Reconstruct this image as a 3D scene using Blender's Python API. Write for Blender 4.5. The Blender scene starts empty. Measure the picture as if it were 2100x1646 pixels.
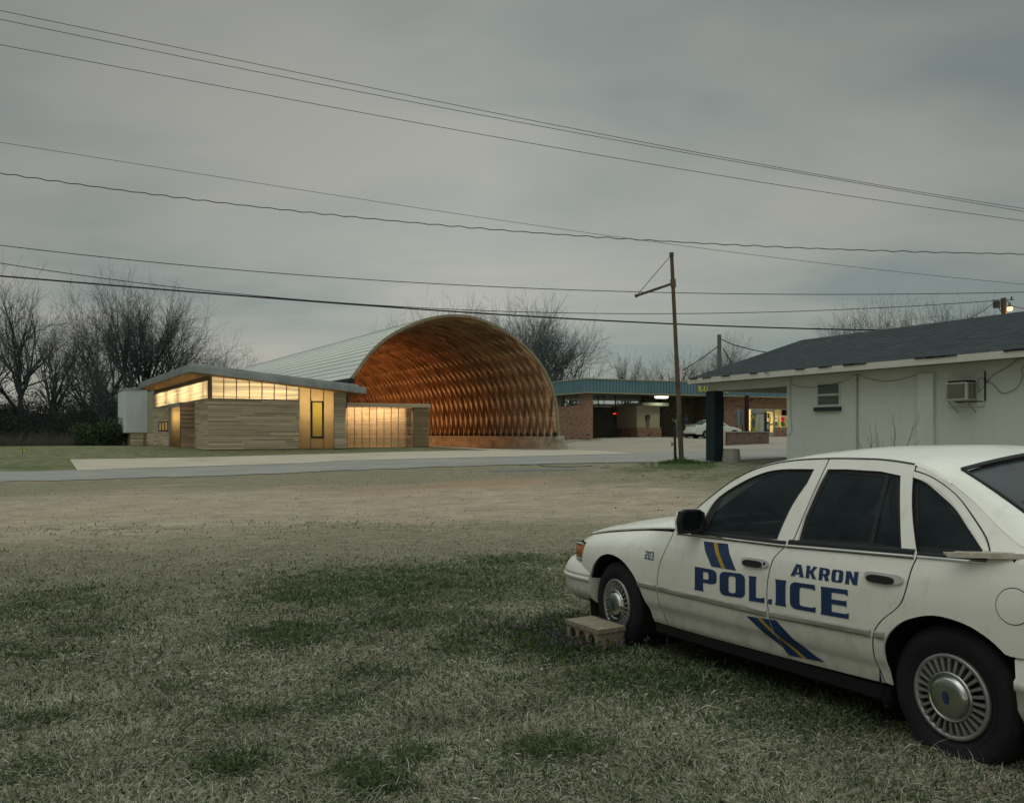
import bpy, math, random
import numpy as np
from mathutils import Vector, Matrix, geometry, noise
R = math.radians
scene = bpy.context.scene
col = scene.collection
F = 1750.0; HY = 890.0; CZ = 1.6          # focal length and horizon row of the 2100 px photograph, eye height
# ---------------------------------------------------------------- camera
cd = bpy.data.cameras.new('camera'); cam = bpy.data.objects.new('camera', cd); col.objects.link(cam)
cam.location = (0, 0, CZ); cam.rotation_euler = (R(90), 0, 0)
cd.sensor_width = 36; cd.lens = 36 * F / 2100; cd.shift_y = (HY - 823) / 2100
cd.clip_start = 0.1; cd.clip_end = 3000
scene.camera = cam
# ---------------------------------------------------------------- world: overcast dusk
world = bpy.data.worlds.new("World"); scene.world = world; world.use_nodes = True
def build_world():
    nt = world.node_tree; N = nt.nodes; L = nt.links; N.clear()
    out = N.new('ShaderNodeOutputWorld'); bg = N.new('ShaderNodeBackground')
    sky = N.new('ShaderNodeTexSky'); sky.sky_type = 'NISHITA'; sky.sun_disc = False
    sky.sun_elevation = R(6); sky.sun_rotation = R(200)
    tc = N.new('ShaderNodeTexCoord'); sep = N.new('ShaderNodeSeparateXYZ'); L.new(tc.outputs['Generated'], sep.inputs[0])
    def math_(op, a, b=None, c=None):
        m = N.new('ShaderNodeMath'); m.operation = op
        for i, v in enumerate((a, b, c)):
            if v is None: continue
            if isinstance(v, (int, float)): m.inputs[i].default_value = v
            else: L.new(v, m.inputs[i])
        return m.outputs[0]
    z = math_('MAXIMUM', sep.outputs[2], 0.0)
    k = math_('ADD', z, 0.22)
    u = math_('DIVIDE', sep.outputs[0], k); v = math_('DIVIDE', sep.outputs[1], k)
    cmb = N.new('ShaderNodeCombineXYZ'); L.new(u, cmb.inputs[0]); L.new(v, cmb.inputs[1])
    n1 = N.new('ShaderNodeTexNoise'); n1.inputs['Scale'].default_value = 1.15; n1.inputs['Detail'].default_value = 4; n1.inputs['Roughness'].default_value = 0.5
    n1.inputs['Distortion'].default_value = 0.3
    mp = N.new('ShaderNodeMapping'); mp.inputs['Location'].default_value = (1.7, 3.1, 1.4); mp.inputs['Rotation'].default_value = (0, 0, R(-14)); mp.inputs['Scale'].default_value = (0.75, 1.25, 1)
    L.new(cmb.outputs[0], mp.inputs[0]); L.new(mp.outputs[0], n1.inputs['Vector'])
    rp = N.new('ShaderNodeValToRGB'); L.new(n1.outputs['Fac'], rp.inputs[0])
    e = rp.color_ramp.elements
    e[0].position = 0.34; e[0].color = (0.184, 0.214, 0.210, 1)
    e[1].position = 0.62; e[1].color = (0.316, 0.312, 0.284, 1)
    m = rp.color_ramp.elements.new(0.47); m.color = (0.255, 0.269, 0.249, 1)
    # side darkening of the cloud deck away from the afterglow, brighter deck overhead
    azi = math_('MULTIPLY', math_('ABSOLUTE', math_('ADD', sep.outputs[0], 0.03)), -0.50)
    gain = math_('ADD', azi, 1.06)
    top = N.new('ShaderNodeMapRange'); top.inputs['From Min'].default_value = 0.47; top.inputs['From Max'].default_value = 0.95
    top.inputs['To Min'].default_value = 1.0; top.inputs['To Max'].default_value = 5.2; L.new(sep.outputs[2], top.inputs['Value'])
    mid = N.new('ShaderNodeMapRange'); mid.inputs['From Min'].default_value = 0.05; mid.inputs['From Max'].default_value = 0.45
    mid.inputs['To Min'].default_value = 1.06; mid.inputs['To Max'].default_value = 0.80; L.new(sep.outputs[2], mid.inputs['Value'])
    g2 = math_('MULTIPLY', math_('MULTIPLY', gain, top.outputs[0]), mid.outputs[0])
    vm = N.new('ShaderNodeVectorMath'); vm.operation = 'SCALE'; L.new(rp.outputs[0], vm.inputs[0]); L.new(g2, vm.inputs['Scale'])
    sk = N.new('ShaderNodeVectorMath'); sk.operation = 'SCALE'; L.new(sky.outputs[0], sk.inputs[0]); sk.inputs['Scale'].default_value = 0.05
    ad = N.new('ShaderNodeMix'); ad.data_type = 'RGBA'; ad.inputs[0].default_value = 0.12
    L.new(vm.outputs[0], ad.inputs[6]); L.new(sk.outputs[0], ad.inputs[7])
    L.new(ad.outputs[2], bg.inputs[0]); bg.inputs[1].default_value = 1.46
    L.new(bg.outputs[0], out.inputs[0])
build_world()
sd = bpy.data.lights.new('sun', 'SUN'); sun = bpy.data.objects.new('sun', sd); col.objects.link(sun)
sd.energy = 0.25; sd.angle = R(60); sd.color = (1, 0.96, 0.86); sun.rotation_euler = (R(40), 0, R(-20)); sun.location = (0, 0, 60)
scene.view_settings.view_transform = 'Standard'; scene.view_settings.look = 'None'
scene.view_settings.exposure = 0; scene.view_settings.gamma = 1
scene.render.engine = 'CYCLES'
scene.cycles.max_bounces = 6; scene.cycles.transparent_max_bounces = 12
try: scene.cycles.use_denoising = True
except Exception: pass
# ---------------------------------------------------------------- helpers
def W(px, py, d): return Vector(((px - 1050) * d / F, d, CZ + (HY - py) * d / F))
class MB:
    def __init__(s): s.v = []; s.f = []; s.t = []; s.tone = 0.0
    def pt(s, p): s.v.append(tuple(p)); return len(s.v) - 1
    def face(s, pts, tone=None):
        n = len(s.v); s.v += [tuple(p) for p in pts]; s.f.append(tuple(range(n, n + len(pts)))); s.t.append(s.tone if tone is None else tone)
    def idx(s, ids): s.f.append(tuple(ids)); s.t.append(s.tone)
    def box(s, a, b, tone=None):
        if tone is not None: s.tone = tone
        x0, y0, z0 = a; x1, y1, z1 = b; n = len(s.v)
        s.v += [(x0,y0,z0),(x1,y0,z0),(x1,y1,z0),(x0,y1,z0),(x0,y0,z1),(x1,y0,z1),(x1,y1,z1),(x0,y1,z1)]
        for q in ((3,2,1,0),(4,5,6,7),(0,1,5,4),(1,2,6,5),(2,3,7,6),(3,0,4,7)): s.idx([n + i for i in q])
        return s
    def hexa(s, p):   # 8 points bottom ring then top ring
        n = len(s.v); s.v += [tuple(q) for q in p]
        for q in ((3,2,1,0),(4,5,6,7),(0,1,5,4),(1,2,6,5),(2,3,7,6),(3,0,4,7)): s.idx([n + i for i in q])
        return s
    def prism(s, poly, h, axis=2):  # poly 2D in the two other axes, h=(lo,hi) on axis
        n = len(s.v); k = len(poly)
        for hh in h:
            for p in poly:
                q = list(p); q.insert(axis, hh); s.v.append(tuple(q))
        s.idx(range(n, n + k)); s.idx(reversed(range(n + k, n + 2 * k)))
        for i in range(k): s.idx((n + i, n + (i + 1) % k, n + k + (i + 1) % k, n + k + i))
        return s
    def tube(s, pts, r, k=8, caps=True):
        pts = [Vector(p) for p in pts]; rs = r if isinstance(r, (list, tuple)) else [r] * len(pts); n0 = len(s.v)
        up = None
        for i, p in enumerate(pts):
            d = (pts[min(i + 1, len(pts) - 1)] - pts[max(i - 1, 0)]).normalized()
            if up is None: up = d.orthogonal().normalized()
            up = (up - d * up.dot(d)).normalized(); w = d.cross(up)
            for j in range(k):
                a = 2 * math.pi * j / k; s.v.append(tuple(p + (up * math.cos(a) + w * math.sin(a)) * rs[i]))
        for i in range(len(pts) - 1):
            for j in range(k): s.idx((n0 + i*k + j, n0 + i*k + (j+1) % k, n0 + (i+1)*k + (j+1) % k, n0 + (i+1)*k + j))
        if caps:
            s.idx([n0 + j for j in reversed(range(k))]); s.idx([n0 + (len(pts)-1)*k + j for j in range(k)])
        return s
    def grid(s, rows):  # rows of points
        n = len(s.v); m = len(rows[0])
        for r in rows: s.v += [tuple(p) for p in r]
        for i in range(len(rows) - 1):
            for j in range(m - 1): s.idx((n + i*m + j, n + i*m + j + 1, n + (i+1)*m + j + 1, n + (i+1)*m + j))
        return s
    def lathe(s, prof, c=(0,0,0), k=32, axis='z'):  # prof (r,h)
        rows = []
        for j in range(k + 1):
            a = 2 * math.pi * j / k; row = []
            for r, h in prof:
                x, y = r * math.cos(a), r * math.sin(a)
                p = {'z': (x, y, h), 'y': (x, h, y), 'x': (h, x, y)}[axis]
                row.append((p[0] + c[0], p[1] + c[1], p[2] + c[2]))
            rows.append(row)
        return s.grid(rows)
    def off(s, fn): s.v = [tuple(fn(Vector(p))) for p in s.v]; return s
def obj(name, mb, mat, parent=None, smooth=False, label=None, bevel=0, weld=False):
    me = bpy.data.meshes.new(name); me.from_pydata(mb.v, [], mb.f)
    at = me.attributes.new('tone', 'FLOAT', 'FACE'); at.data.foreach_set('value', np.array(mb.t, dtype=np.float32))
    me.materials.append(mat); me.validate(); me.update()
    if weld:
        import bmesh
        bm = bmesh.new(); bm.from_mesh(me); bmesh.ops.remove_doubles(bm, verts=bm.verts, dist=1e-4); bmesh.ops.recalc_face_normals(bm, faces=bm.faces); bm.to_mesh(me); bm.free()
    if smooth: me.shade_smooth()
    o = bpy.data.objects.new(name, me); col.objects.link(o)
    if parent: o.parent = parent
    if label: o['label'] = label
    if bevel:
        b = o.modifiers.new('bevel', 'BEVEL'); b.width = bevel; b.segments = 2; b.limit_method = 'ANGLE'; b.harden_normals = False
    return o
def tag(o, label, cat, group=None, kind=None):
    if label: o['label'] = label
    if cat: o['category'] = cat
    if group: o['group'] = group
    if kind: o['kind'] = kind
    return o
def thing(name, label, cat, loc=(0, 0, 0), rz=0, group=None):
    o = bpy.data.objects.new(name, None); col.objects.link(o); o.location = loc; o.rotation_euler = (0, 0, rz); o.empty_display_size = 0.3
    return tag(o, label, cat, group)
def copy_tree(o, parent=None, label=None):
    c = o.copy(); col.objects.link(c); c.parent = parent
    if label: c['label'] = label
    for ch in list(o.children): copy_tree(ch, c)
    return c
class Frame:   # ground frame: origin O, u across, v away; local coords (u,v,z)
    def __init__(s, ox, oy, ang, k=1.0): s.o = (ox, oy); s.a = ang; s.k = k; s.b = (math.cos(ang), math.sin(ang)); s.n = (-math.sin(ang), math.cos(ang))   # k = metres per local unit
    def P(s, u, v): u *= s.k; v *= s.k; return (s.o[0] + s.b[0]*u + s.n[0]*v, s.o[1] + s.b[1]*u + s.n[1]*v)
    def u_at(s, px, v):
        r = (px - 1050) / F; x, y = s.P(0, v); return (r*y - x) / (s.b[0] - r*s.b[1]) / s.k
    def v_at(s, px, u):
        r = (px - 1050) / F; x, y = s.P(u, 0); return (r*y - x) / (s.n[0] - r*s.n[1]) / s.k
    def z_at(s, py, u, v): return (CZ + (HY - py) * s.P(u, v)[1] / F) / s.k
    def gz(s, u, v): return gz(*s.P(u, v)) / s.k
    def W(s, u, v, z): p = s.P(u, v); return Vector((p[0], p[1], z * s.k))
# ---------------------------------------------------------------- materials
def nodes_mat(name):
    m = bpy.data.materials.new(name); m.use_nodes = True; nt = m.node_tree; nt.nodes.clear()
    out = nt.nodes.new('ShaderNodeOutputMaterial'); return m, nt, out
def mix(nt, fac, a, b, mode='MIX'):
    n = nt.nodes.new('ShaderNodeMix'); n.data_type = 'RGBA'; n.blend_type = mode
    for i, v in ((0, fac), (6, a), (7, b)):
        if isinstance(v, (int, float)): n.inputs[i].default_value = v
        elif isinstance(v, tuple): n.inputs[i].default_value = (*v[:3], 1)
        else: nt.links.new(v, n.inputs[i])
    return n.outputs[2]
def tex(nt, scale, detail=4, rough=0.55, vec=None, stretch=None, coord='Object', distort=0.0):
    n = nt.nodes.new('ShaderNodeTexNoise'); n.inputs['Scale'].default_value = scale; n.inputs['Detail'].default_value = detail; n.inputs['Roughness'].default_value = rough; n.inputs['Distortion'].default_value = distort
    if vec is None:
        if coord == 'World': vec = nt.nodes.new('ShaderNodeNewGeometry').outputs['Position']
        else: vec = nt.nodes.new('ShaderNodeTexCoord').outputs[coord]
    if stretch:
        mp = nt.nodes.new('ShaderNodeMapping'); mp.inputs['Scale'].default_value = stretch; nt.links.new(vec, mp.inputs[0]); vec = mp.outputs[0]
    nt.links.new(vec, n.inputs['Vector']); return n.outputs['Fac']
def ramp(nt, fac, stops):
    n = nt.nodes.new('ShaderNodeValToRGB'); nt.links.new(fac, n.inputs[0]); els = n.color_ramp.elements
    while len(els) < len(stops): els.new(0.5)
    for e, (p, c) in zip(els, stops):
        e.position = p; e.color = (*c, 1) if isinstance(c, tuple) else (c, c, c, 1)
    return n.outputs[0]
def rng(nt, v, a, b, c=0.0, d=1.0):
    n = nt.nodes.new('ShaderNodeMapRange'); nt.links.new(v, n.inputs[0])
    for i, x in zip((1, 2, 3, 4), (a, b, c, d)): n.inputs[i].default_value = x
    return n.outputs[0]
def attr(nt, name='tone'):
    n = nt.nodes.new('ShaderNodeAttribute'); n.attribute_name = name; return n.outputs['Fac']
def princ(nt, out, colour, rough=0.8, metal=0.0, bump=None, bstr=0.3, bdist=0.01, spec=0.3, coat=0.0, rough_in=None):
    p = nt.nodes.new('ShaderNodeBsdfPrincipled')
    if isinstance(colour, tuple): p.inputs['Base Color'].default_value = (*colour[:3], 1)
    else: nt.links.new(colour, p.inputs['Base Color'])
    p.inputs['Roughness'].default_value = rough; p.inputs['Metallic'].default_value = metal; p.inputs['Specular IOR Level'].default_value = spec
    p.inputs['Coat Weight'].default_value = coat
    if rough_in is not None: nt.links.new(rough_in, p.inputs['Roughness'])
    if bump is not None:
        b = nt.nodes.new('ShaderNodeBump'); b.inputs['Strength'].default_value = bstr; b.inputs['Distance'].default_value = bdist
        nt.links.new(bump, b.inputs['Height']); nt.links.new(b.outputs[0], p.inputs['Normal'])
    nt.links.new(p.outputs[0], out.inputs[0]); return p
def simple(name, c1, c2=None, scale=6, rough=0.8, metal=0.0, bstr=0.25, bdist=0.01, spec=0.3, stretch=None, coord='Object', coat=0.0, detail=5, tone=0.0):
    m, nt, out = nodes_mat(name)
    if c2 is None: c2 = tuple(x * 0.72 for x in c1)
    f = tex(nt, scale, detail, 0.6, stretch=stretch, coord=coord)
    c = ramp(nt, f, [(0.32, c2), (0.68, c1)])
    if tone:
        t = rng(nt, attr(nt), 0, 1, 1 - tone, 1 + tone)
        vm = nt.nodes.new('ShaderNodeVectorMath'); vm.operation = 'SCALE'; nt.links.new(c, vm.inputs[0]); nt.links.new(t, vm.inputs['Scale']); c = vm.outputs[0]
    f2 = tex(nt, scale * 6, 4, 0.6, stretch=stretch, coord=coord)
    princ(nt, out, c, rough, metal, f2, bstr, bdist, spec, coat); return m
def emis(name, c, s):
    m, nt, out = nodes_mat(name); e = nt.nodes.new('ShaderNodeEmission'); e.inputs[0].default_value = (*c, 1); e.inputs[1].default_value = s
    nt.links.new(e.outputs[0], out.inputs[0]); return m
def brick_mat(name, ca=(0.30, 0.115, 0.075), cb=(0.16, 0.060, 0.042), mortar=(0.25, 0.22, 0.18), dark=0.10):
    m, nt, out = nodes_mat(name); tc = nt.nodes.new('ShaderNodeTexCoord'); sp = nt.nodes.new('ShaderNodeSeparateXYZ'); nt.links.new(tc.outputs['Object'], sp.inputs[0])
    ad = nt.nodes.new('ShaderNodeMath'); ad.operation = 'ADD'; nt.links.new(sp.outputs[0], ad.inputs[0]); nt.links.new(sp.outputs[1], ad.inputs[1])
    cb_ = nt.nodes.new('ShaderNodeCombineXYZ'); nt.links.new(ad.outputs[0], cb_.inputs[0]); nt.links.new(sp.outputs[2], cb_.inputs[1])
    def bt(w, h):
        b = nt.nodes.new('ShaderNodeTexBrick'); b.inputs['Scale'].default_value = 1; b.inputs['Brick Width'].default_value = w; b.inputs['Row Height'].default_value = h
        b.inputs['Mortar Size'].default_value = 0.009; b.inputs['Color1'].default_value = (0, 0, 0, 1); b.inputs['Color2'].default_value = (1, 1, 1, 1); b.inputs['Mortar'].default_value = (0.5, 0.5, 0.5, 1)
        nt.links.new(cb_.outputs[0], b.inputs['Vector']); return b
    b = bt(0.215, 0.078)
    c = ramp(nt, b.outputs['Color'], [(0, (0.018, 0.019, 0.024)), (dark - 0.001, (0.018, 0.019, 0.024)), (dark + 0.001, cb), (1, ca)])
    c = mix(nt, b.outputs['Fac'], c, mortar)
    f = tex(nt, 0.7, 5, 0.6); c = mix(nt, rng(nt, f, 0.35, 0.7, 0.0, 0.35), c, (0.11, 0.10, 0.085))
    inv = nt.nodes.new('ShaderNodeMath'); inv.operation = 'SUBTRACT'; inv.inputs[0].default_value = 1; nt.links.new(b.outputs['Fac'], inv.inputs[1])
    princ(nt, out, c, 0.85, bump=inv.outputs[0], bstr=0.5, bdist=0.01); return m
def siding_mat(name, c1, c2, tone=0.28):
    m, nt, out = nodes_mat(name)
    f = tex(nt, 1.0, 6, 0.65, stretch=(0.7, 0.7, 14)); f2 = tex(nt, 9, 3, 0.5, stretch=(1, 1, 2.2))
    c = ramp(nt, f, [(0.3, c2), (0.7, c1)])
    c = mix(nt, rng(nt, f2, 0.66, 0.75, 0, 0.75), c, (0.035, 0.025, 0.018))
    t = rng(nt, attr(nt), 0, 1, 1 - tone, 1 + tone)
    vm = nt.nodes.new('ShaderNodeVectorMath'); vm.operation = 'SCALE'; nt.links.new(c, vm.inputs[0]); nt.links.new(t, vm.inputs['Scale'])
    princ(nt, out, vm.outputs[0], 0.8, bump=f, bstr=0.3, bdist=0.008); return m
M = {}
M['conc'] = simple('concrete', (0.40, 0.385, 0.32), (0.22, 0.21, 0.175), 1.3, 0.9, bstr=0.3)
M['galv'] = simple('galvanised_sheet', (0.42, 0.46, 0.45), (0.24, 0.28, 0.28), 0.9, 0.42, metal=0.55, bstr=0.15, stretch=(1, 1, 0.6))
M['dsteel'] = simple('dark_steel', (0.022, 0.026, 0.030), None, 5, 0.5)
M['rust'] = simple('rusty_pipe', (0.15, 0.115, 0.075), (0.06, 0.048, 0.038), 3, 0.8, stretch=(1, 1, 0.35))
M['black'] = simple('black_rubber', (0.012, 0.012, 0.013), None, 20, 0.7)
M['wire'] = simple('wire_rubber', (0.008, 0.009, 0.010), None, 3, 0.6)
# ================================================================ terrain
CAR_U = Vector((-0.43062416, 0.90199604, -0.03108024)); CAR_V = Vector((-0.01339037, 0.02804781, 0.99951689)); CAR_N = Vector((-0.90243201, -0.43083229, 0.0))
CAR_O = Vector((2.91683544, 4.41821379, -1.56701587 + CZ))
def CW(x, y, z): return CAR_O + CAR_U * x + CAR_N * y + CAR_V * z
ctrl = []
for x in (0.0, 2.913):
    for y in (-0.85, 0.9): ctrl.append(tuple(CW(x, y, 0.045)))
ctrl += [tuple(CW(-1.5, 1.5, 0.05)), tuple(CW(4.4, 1.2, 0.02)), tuple(CW(1.4, 2.4, 0.0))]
def C(px, py, d): p = W(px, py, d); ctrl.append((p.x, p.y, p.z))
ctrl += [(-4, 2, -0.02), (4, 1, 0.02), (-3, 6, -0.08), (-9, 9, -0.12), (9, 8, 0.10), (-1, 11, -0.08), (-14, 18, 0.0), (3, 18, 0.12), (-24, 30, 0.08), (-60, 30, 0.1), (60, 20, 0.8), (30, 25, 0.65), (-40, -10, 0), (40, -10, 0.3), (0, -15, 0.1)]
C(0, 986, 33.0); C(600, 970, 33.5); C(1043, 952, 33.5); C(1395, 948, 27.4); C(1466, 947, 28); C(1613, 941, 29)
C(145, 943, 38); C(427, 923, 44.1); C(708, 921, 47.8); C(708, 918, 52.5); C(880, 916, 55.5); C(1150, 922, 59.3); C(885, 915, 77); C(1010, 918, 68); C(1310, 929.5, 43)
C(1205, 900, 66); C(1390, 897.5, 67); C(1600, 896, 72); C(1530, 912, 53); C(50, 915, 70); C(268, 914, 62)
ctrl += [(14, 19, 0.45), (20, 25, 0.6), (12, 24.5, 0.55), (-90, 90, 0.6), (-200, 200, 0.5), (200, 200, 2), (0, 260, 1), (120, 60, 2), (-150, 20, 0.2), (60, 90, 1.6), (-10, 150, 0.4)]
cp = np.array(ctrl)
def tps_k(d2): return np.where(d2 > 1e-12, 0.5 * d2 * np.log(np.maximum(d2, 1e-12)), 0)
_n = len(cp); _d2 = ((cp[:, None, :2] - cp[None, :, :2]) ** 2).sum(-1)
_A = np.zeros((_n + 3, _n + 3)); _A[:_n, :_n] = tps_k(_d2) + np.eye(_n) * 0.6; _A[:_n, _n] = 1; _A[:_n, _n+1:] = cp[:, :2]; _A[_n:, :_n] = _A[:_n, _n:].T
_w = np.linalg.solve(_A, np.concatenate([cp[:, 2], [0, 0, 0]]))
def gzv(X, Y):
    X = np.asarray(X, float); Y = np.asarray(Y, float); sh = X.shape; X = X.ravel(); Y = Y.ravel()
    r = np.hypot(X, Y); s = np.minimum(1, 170 / np.maximum(r, 1)); Xc = X * s; Yc = Y * s
    out = np.zeros_like(X)
    for i in range(0, len(X), 200000):
        a = slice(i, i + 200000)
        out[a] = tps_k((Xc[a, None] - cp[None, :, 0]) ** 2 + (Yc[a, None] - cp[None, :, 1]) ** 2) @ _w[:_n] + _w[_n] + _w[_n+1] * Xc[a] + _w[_n+2] * Yc[a]
    near = np.exp(-((Y - 5) / 9.0) ** 2)
    out += near * 0.010 * (np.sin(X * 3.1 + np.sin(Y * 2.3) * 1.2) * np.cos(Y * 2.7 + X)) + near * 0.006 * np.sin(X * 7.3 + 1) * np.sin(Y * 6.1 + X * 2)
    return out.reshape(sh)
def gz(x, y): return float(gzv(np.array([x]), np.array([y]))[0])
def gpts(pxs):   # pixels -> ground points by marching down each ray
    pxs = np.array(pxs, float); dx = (pxs[:, 0] - 1050) / F; dz = (HY - pxs[:, 1]) / F
    t = np.geomspace(2.5, 160, 400)
    X = dx[:, None] * t; Z = CZ + dz[:, None] * t; G = gzv(X, np.broadcast_to(t, X.shape))
    below = (Z - G) < 0; i = np.where(below.any(1), below.argmax(1), len(t) - 1); i = np.maximum(i, 1)
    k = np.arange(len(pxs)); a = (Z - G)[k, i-1]; b = (Z - G)[k, i]; f = np.clip(a / np.maximum(a - b, 1e-9), 0, 1)
    d = t[i-1] + (t[i] - t[i-1]) * f
    return np.stack([dx * d, d, CZ + dz * d], 1)
# zone blobs given by where they lie in the picture, turned once into ground ellipses
def blobs(lst):
    out = []
    for (cx, cy, rx, ry, s) in lst:
        c, u, d = gpts([(cx, cy), (cx, cy - ry), (cx, cy + ry)])
        out.append((c[0], c[1], rx * c[1] / F, max(abs(u[1] - d[1]) / 2, 0.15), s))
    return np.array(out)
GREEN = blobs([(850,1195,330,45,.8),(690,1215,150,28,.9),(600,1300,130,26,.9),(850,1270,150,22,.8),(1010,1310,130,40,.8),(1180,1300,150,45,1.3),(100,1240,170,40,.5),(60,1340,110,24,.5),(180,1290,120,25,.5),(700,1450,90,25,.55),(760,1385,120,25,.4),(480,1572,70,20,1.3),(1150,1535,85,22,1.3),(850,1555,45,14,1.0),(770,1612,60,14,1.2),(730,1585,50,12,.8),(520,1465,90,18,.6),(950,1180,120,20,.9),(1040,1150,110,16,.8),(90,1480,80,15,.5),(40,1580,80,16,.5),(1500,1380,330,50,.9),(1700,1470,220,40,.6),(350,1410,60,10,.4),(1390,950,70,8,1.2),(1330,962,110,10,.5),(1480,975,160,14,.45),(250,1085,260,10,.35),(700,1075,260,14,.3),(80,932,150,10,.6),(60,955,95,9,.9),(500,928,250,5,.6),(300,925,200,5,.5),(800,920,130,4,.7),(1560,960,120,12,.4),(1180,1150,90,20,.5)])
CLAY = blobs([(1000,992,200,11,.8),(1020,990,70,4,.6),(760,1005,250,9,.55),(120,985,160,4,.5),(620,996,120,4,.4),(250,1005,160,5,.35),(860,1020,140,8,.35),(360,919,60,3,.7),(1300,975,120,6,.3)])
SAND = blobs([(300,1040,420,36,.8),(900,1030,380,34,.8),(1250,1030,260,36,.8),(60,1030,200,40,.4)])
BARE = blobs([(300,1390,200,28,.5),(380,1470,180,20,.4),(550,1550,120,20,.3),(300,1330,140,18,.35)])
GREEN[:, 4] *= 1.12
def field(B, X, Y):
    o = np.zeros_like(X)
    for cx, cy, rx, ry, s in B: o = np.maximum(o, s * np.exp(-(((X - cx) / rx) ** 2 + ((Y - cy) / ry) ** 2) ** 1.4 * 0.8))
    return o
def build_ground():
    xs = np.sinh(np.linspace(-5.6, 5.6, 300)) ; xs = xs / xs.max() * 900
    ys = np.concatenate([-np.geomspace(900, 3, 30), np.linspace(-2, 2, 8), np.geomspace(2.3, 1400, 300)])
    X, Y = np.meshgrid(xs, ys); Z = gzv(X, Y)
    nx, ny = len(xs), len(ys)
    v = np.stack([X.ravel(), Y.ravel(), Z.ravel()], 1)
    i = (np.arange(ny - 1)[:, None] * nx + np.arange(nx - 1)[None, :]).ravel()
    f = np.stack([i, i + 1, i + nx + 1, i + nx], 1)
    me = bpy.data.meshes.new('ground'); me.from_pydata(v.tolist(), [], f.tolist())
    for nm, B in (('green', GREEN), ('clay', CLAY), ('sand', SAND), ('bare', BARE)):
        a = me.attributes.new(nm, 'FLOAT', 'POINT'); a.data.foreach_set('value', field(B, X.ravel(), Y.ravel()).astype(np.float32))
    me.shade_smooth()
    m, nt, out = nodes_mat('field_soil')
    n1 = tex(nt, 1.1, 8, 0.65, coord='World'); n2 = tex(nt, 9, 6, 0.7, coord='World'); n3 = tex(nt, 60, 4, 0.7, coord='World', stretch=(1, 1, 1)); n4 = tex(nt, 0.35, 5, 0.6, coord='World', stretch=(1, 2.2, 1))
    n5 = tex(nt, 3.0, 5, 0.7, coord='World', stretch=(0.6, 1.6, 1))
    base = ramp(nt, n2, [(0.28, (0.17, 0.160, 0.115)), (0.5, (0.28, 0.262, 0.195)), (0.72, (0.38, 0.355, 0.275))])
    base = mix(nt, rng(nt, n3, 0.35, 0.7, 0.0, 0.55), base, (0.10, 0.098, 0.065))
    base = mix(nt, rng(nt, n5, 0.42, 0.62, 0.0, 0.5), base, (0.12, 0.125, 0.075))
    sand = ramp(nt, n1, [(0.3, (0.32, 0.272, 0.200)), (0.7, (0.49, 0.425, 0.325))])
    sand = mix(nt, rng(nt, n3, 0.38, 0.72, 0.0, 0.6), sand, (0.16, 0.15, 0.11))
    sand = mix(nt, rng(nt, n5, 0.48, 0.66, 0.0, 0.55), sand, (0.17, 0.165, 0.11))
    n6 = tex(nt, 2.6, 7, 0.75, coord='World', stretch=(0.35, 2.6, 1)); n7 = tex(nt, 120, 3, 0.8, coord='World')
    sand = mix(nt, rng(nt, n6, 0.54, 0.66, 0.0, 0.62), sand, (0.15, 0.145, 0.095)); base = mix(nt, rng(nt, n6, 0.50, 0.64, 0.0, 0.55), base, (0.12, 0.125, 0.075))
    sand = mix(nt, rng(nt, n7, 0.60, 0.72, 0.0, 0.6), sand, (0.52, 0.49, 0.41)); sand = mix(nt, rng(nt, n7, 0.40, 0.28, 0.0, 0.6), sand, (0.10, 0.09, 0.065))
    def masked(name, nz, lo, hi, amt):
        ad = nt.nodes.new('ShaderNodeMath'); ad.operation = 'MULTIPLY_ADD'; nt.links.new(nz, ad.inputs[0]); ad.inputs[1].default_value = amt; nt.links.new(attr(nt, name), ad.inputs[2])
        return rng(nt, ad.outputs[0], lo, hi)
    geo = nt.nodes.new('ShaderNodeNewGeometry'); sp = nt.nodes.new('ShaderNodeSeparateXYZ'); nt.links.new(geo.outputs['Position'], sp.inputs[0])
    c = mix(nt, masked('sand', n4, 0.55, 0.95, 0.9), base, sand)
    cl_ = rng(nt, masked('clay', n1, 0.62, 1.45, 0.9), 0, 1, 0, 0.75); c = mix(nt, cl_, c, (0.36, 0.235, 0.155))
    gcol = ramp(nt, n2, [(0.3, (0.035, 0.060, 0.022)), (0.7, (0.10, 0.135, 0.055))])
    c = mix(nt, masked('green', n5, 0.75, 1.15, 0.9), c, gcol)
    # under the near grass the soil is dark thatch
    near = rng(nt, sp.outputs[1], 7, 14, 0.80, 0.0)
    c = mix(nt, near, c, mix(nt, n2, (0.045, 0.048, 0.030), (0.15, 0.142, 0.10)))
    # lawn beyond the road
    far = rng(nt, sp.outputs[1], 34.5, 37, 0.0, 1.0); lx = rng(nt, sp.outputs[0], 2, 8, 1.0, 0.0)
    mm = nt.nodes.new('ShaderNodeMath'); mm.operation = 'MULTIPLY'; nt.links.new(far, mm.inputs[0]); nt.links.new(lx, mm.inputs[1])
    lawn = ramp(nt, n5, [(0.36, (0.075, 0.105, 0.045)), (0.5, (0.14, 0.15, 0.08)), (0.62, (0.25, 0.235, 0.155))])
    lawn = mix(nt, rng(nt, n2, 0.4, 0.7, 0, 0.5), lawn, (0.06, 0.085, 0.04))
    c = mix(nt, mm.outputs[0], c, lawn)
    princ(nt, out, c, 0.95, bump=n3, bstr=0.6, bdist=0.03, spec=0.1)
    me.materials.append(m)
    o = bpy.data.objects.new('ground', me); col.objects.link(o); tag(o, None, None, kind='structure'); return o
build_ground()
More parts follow.
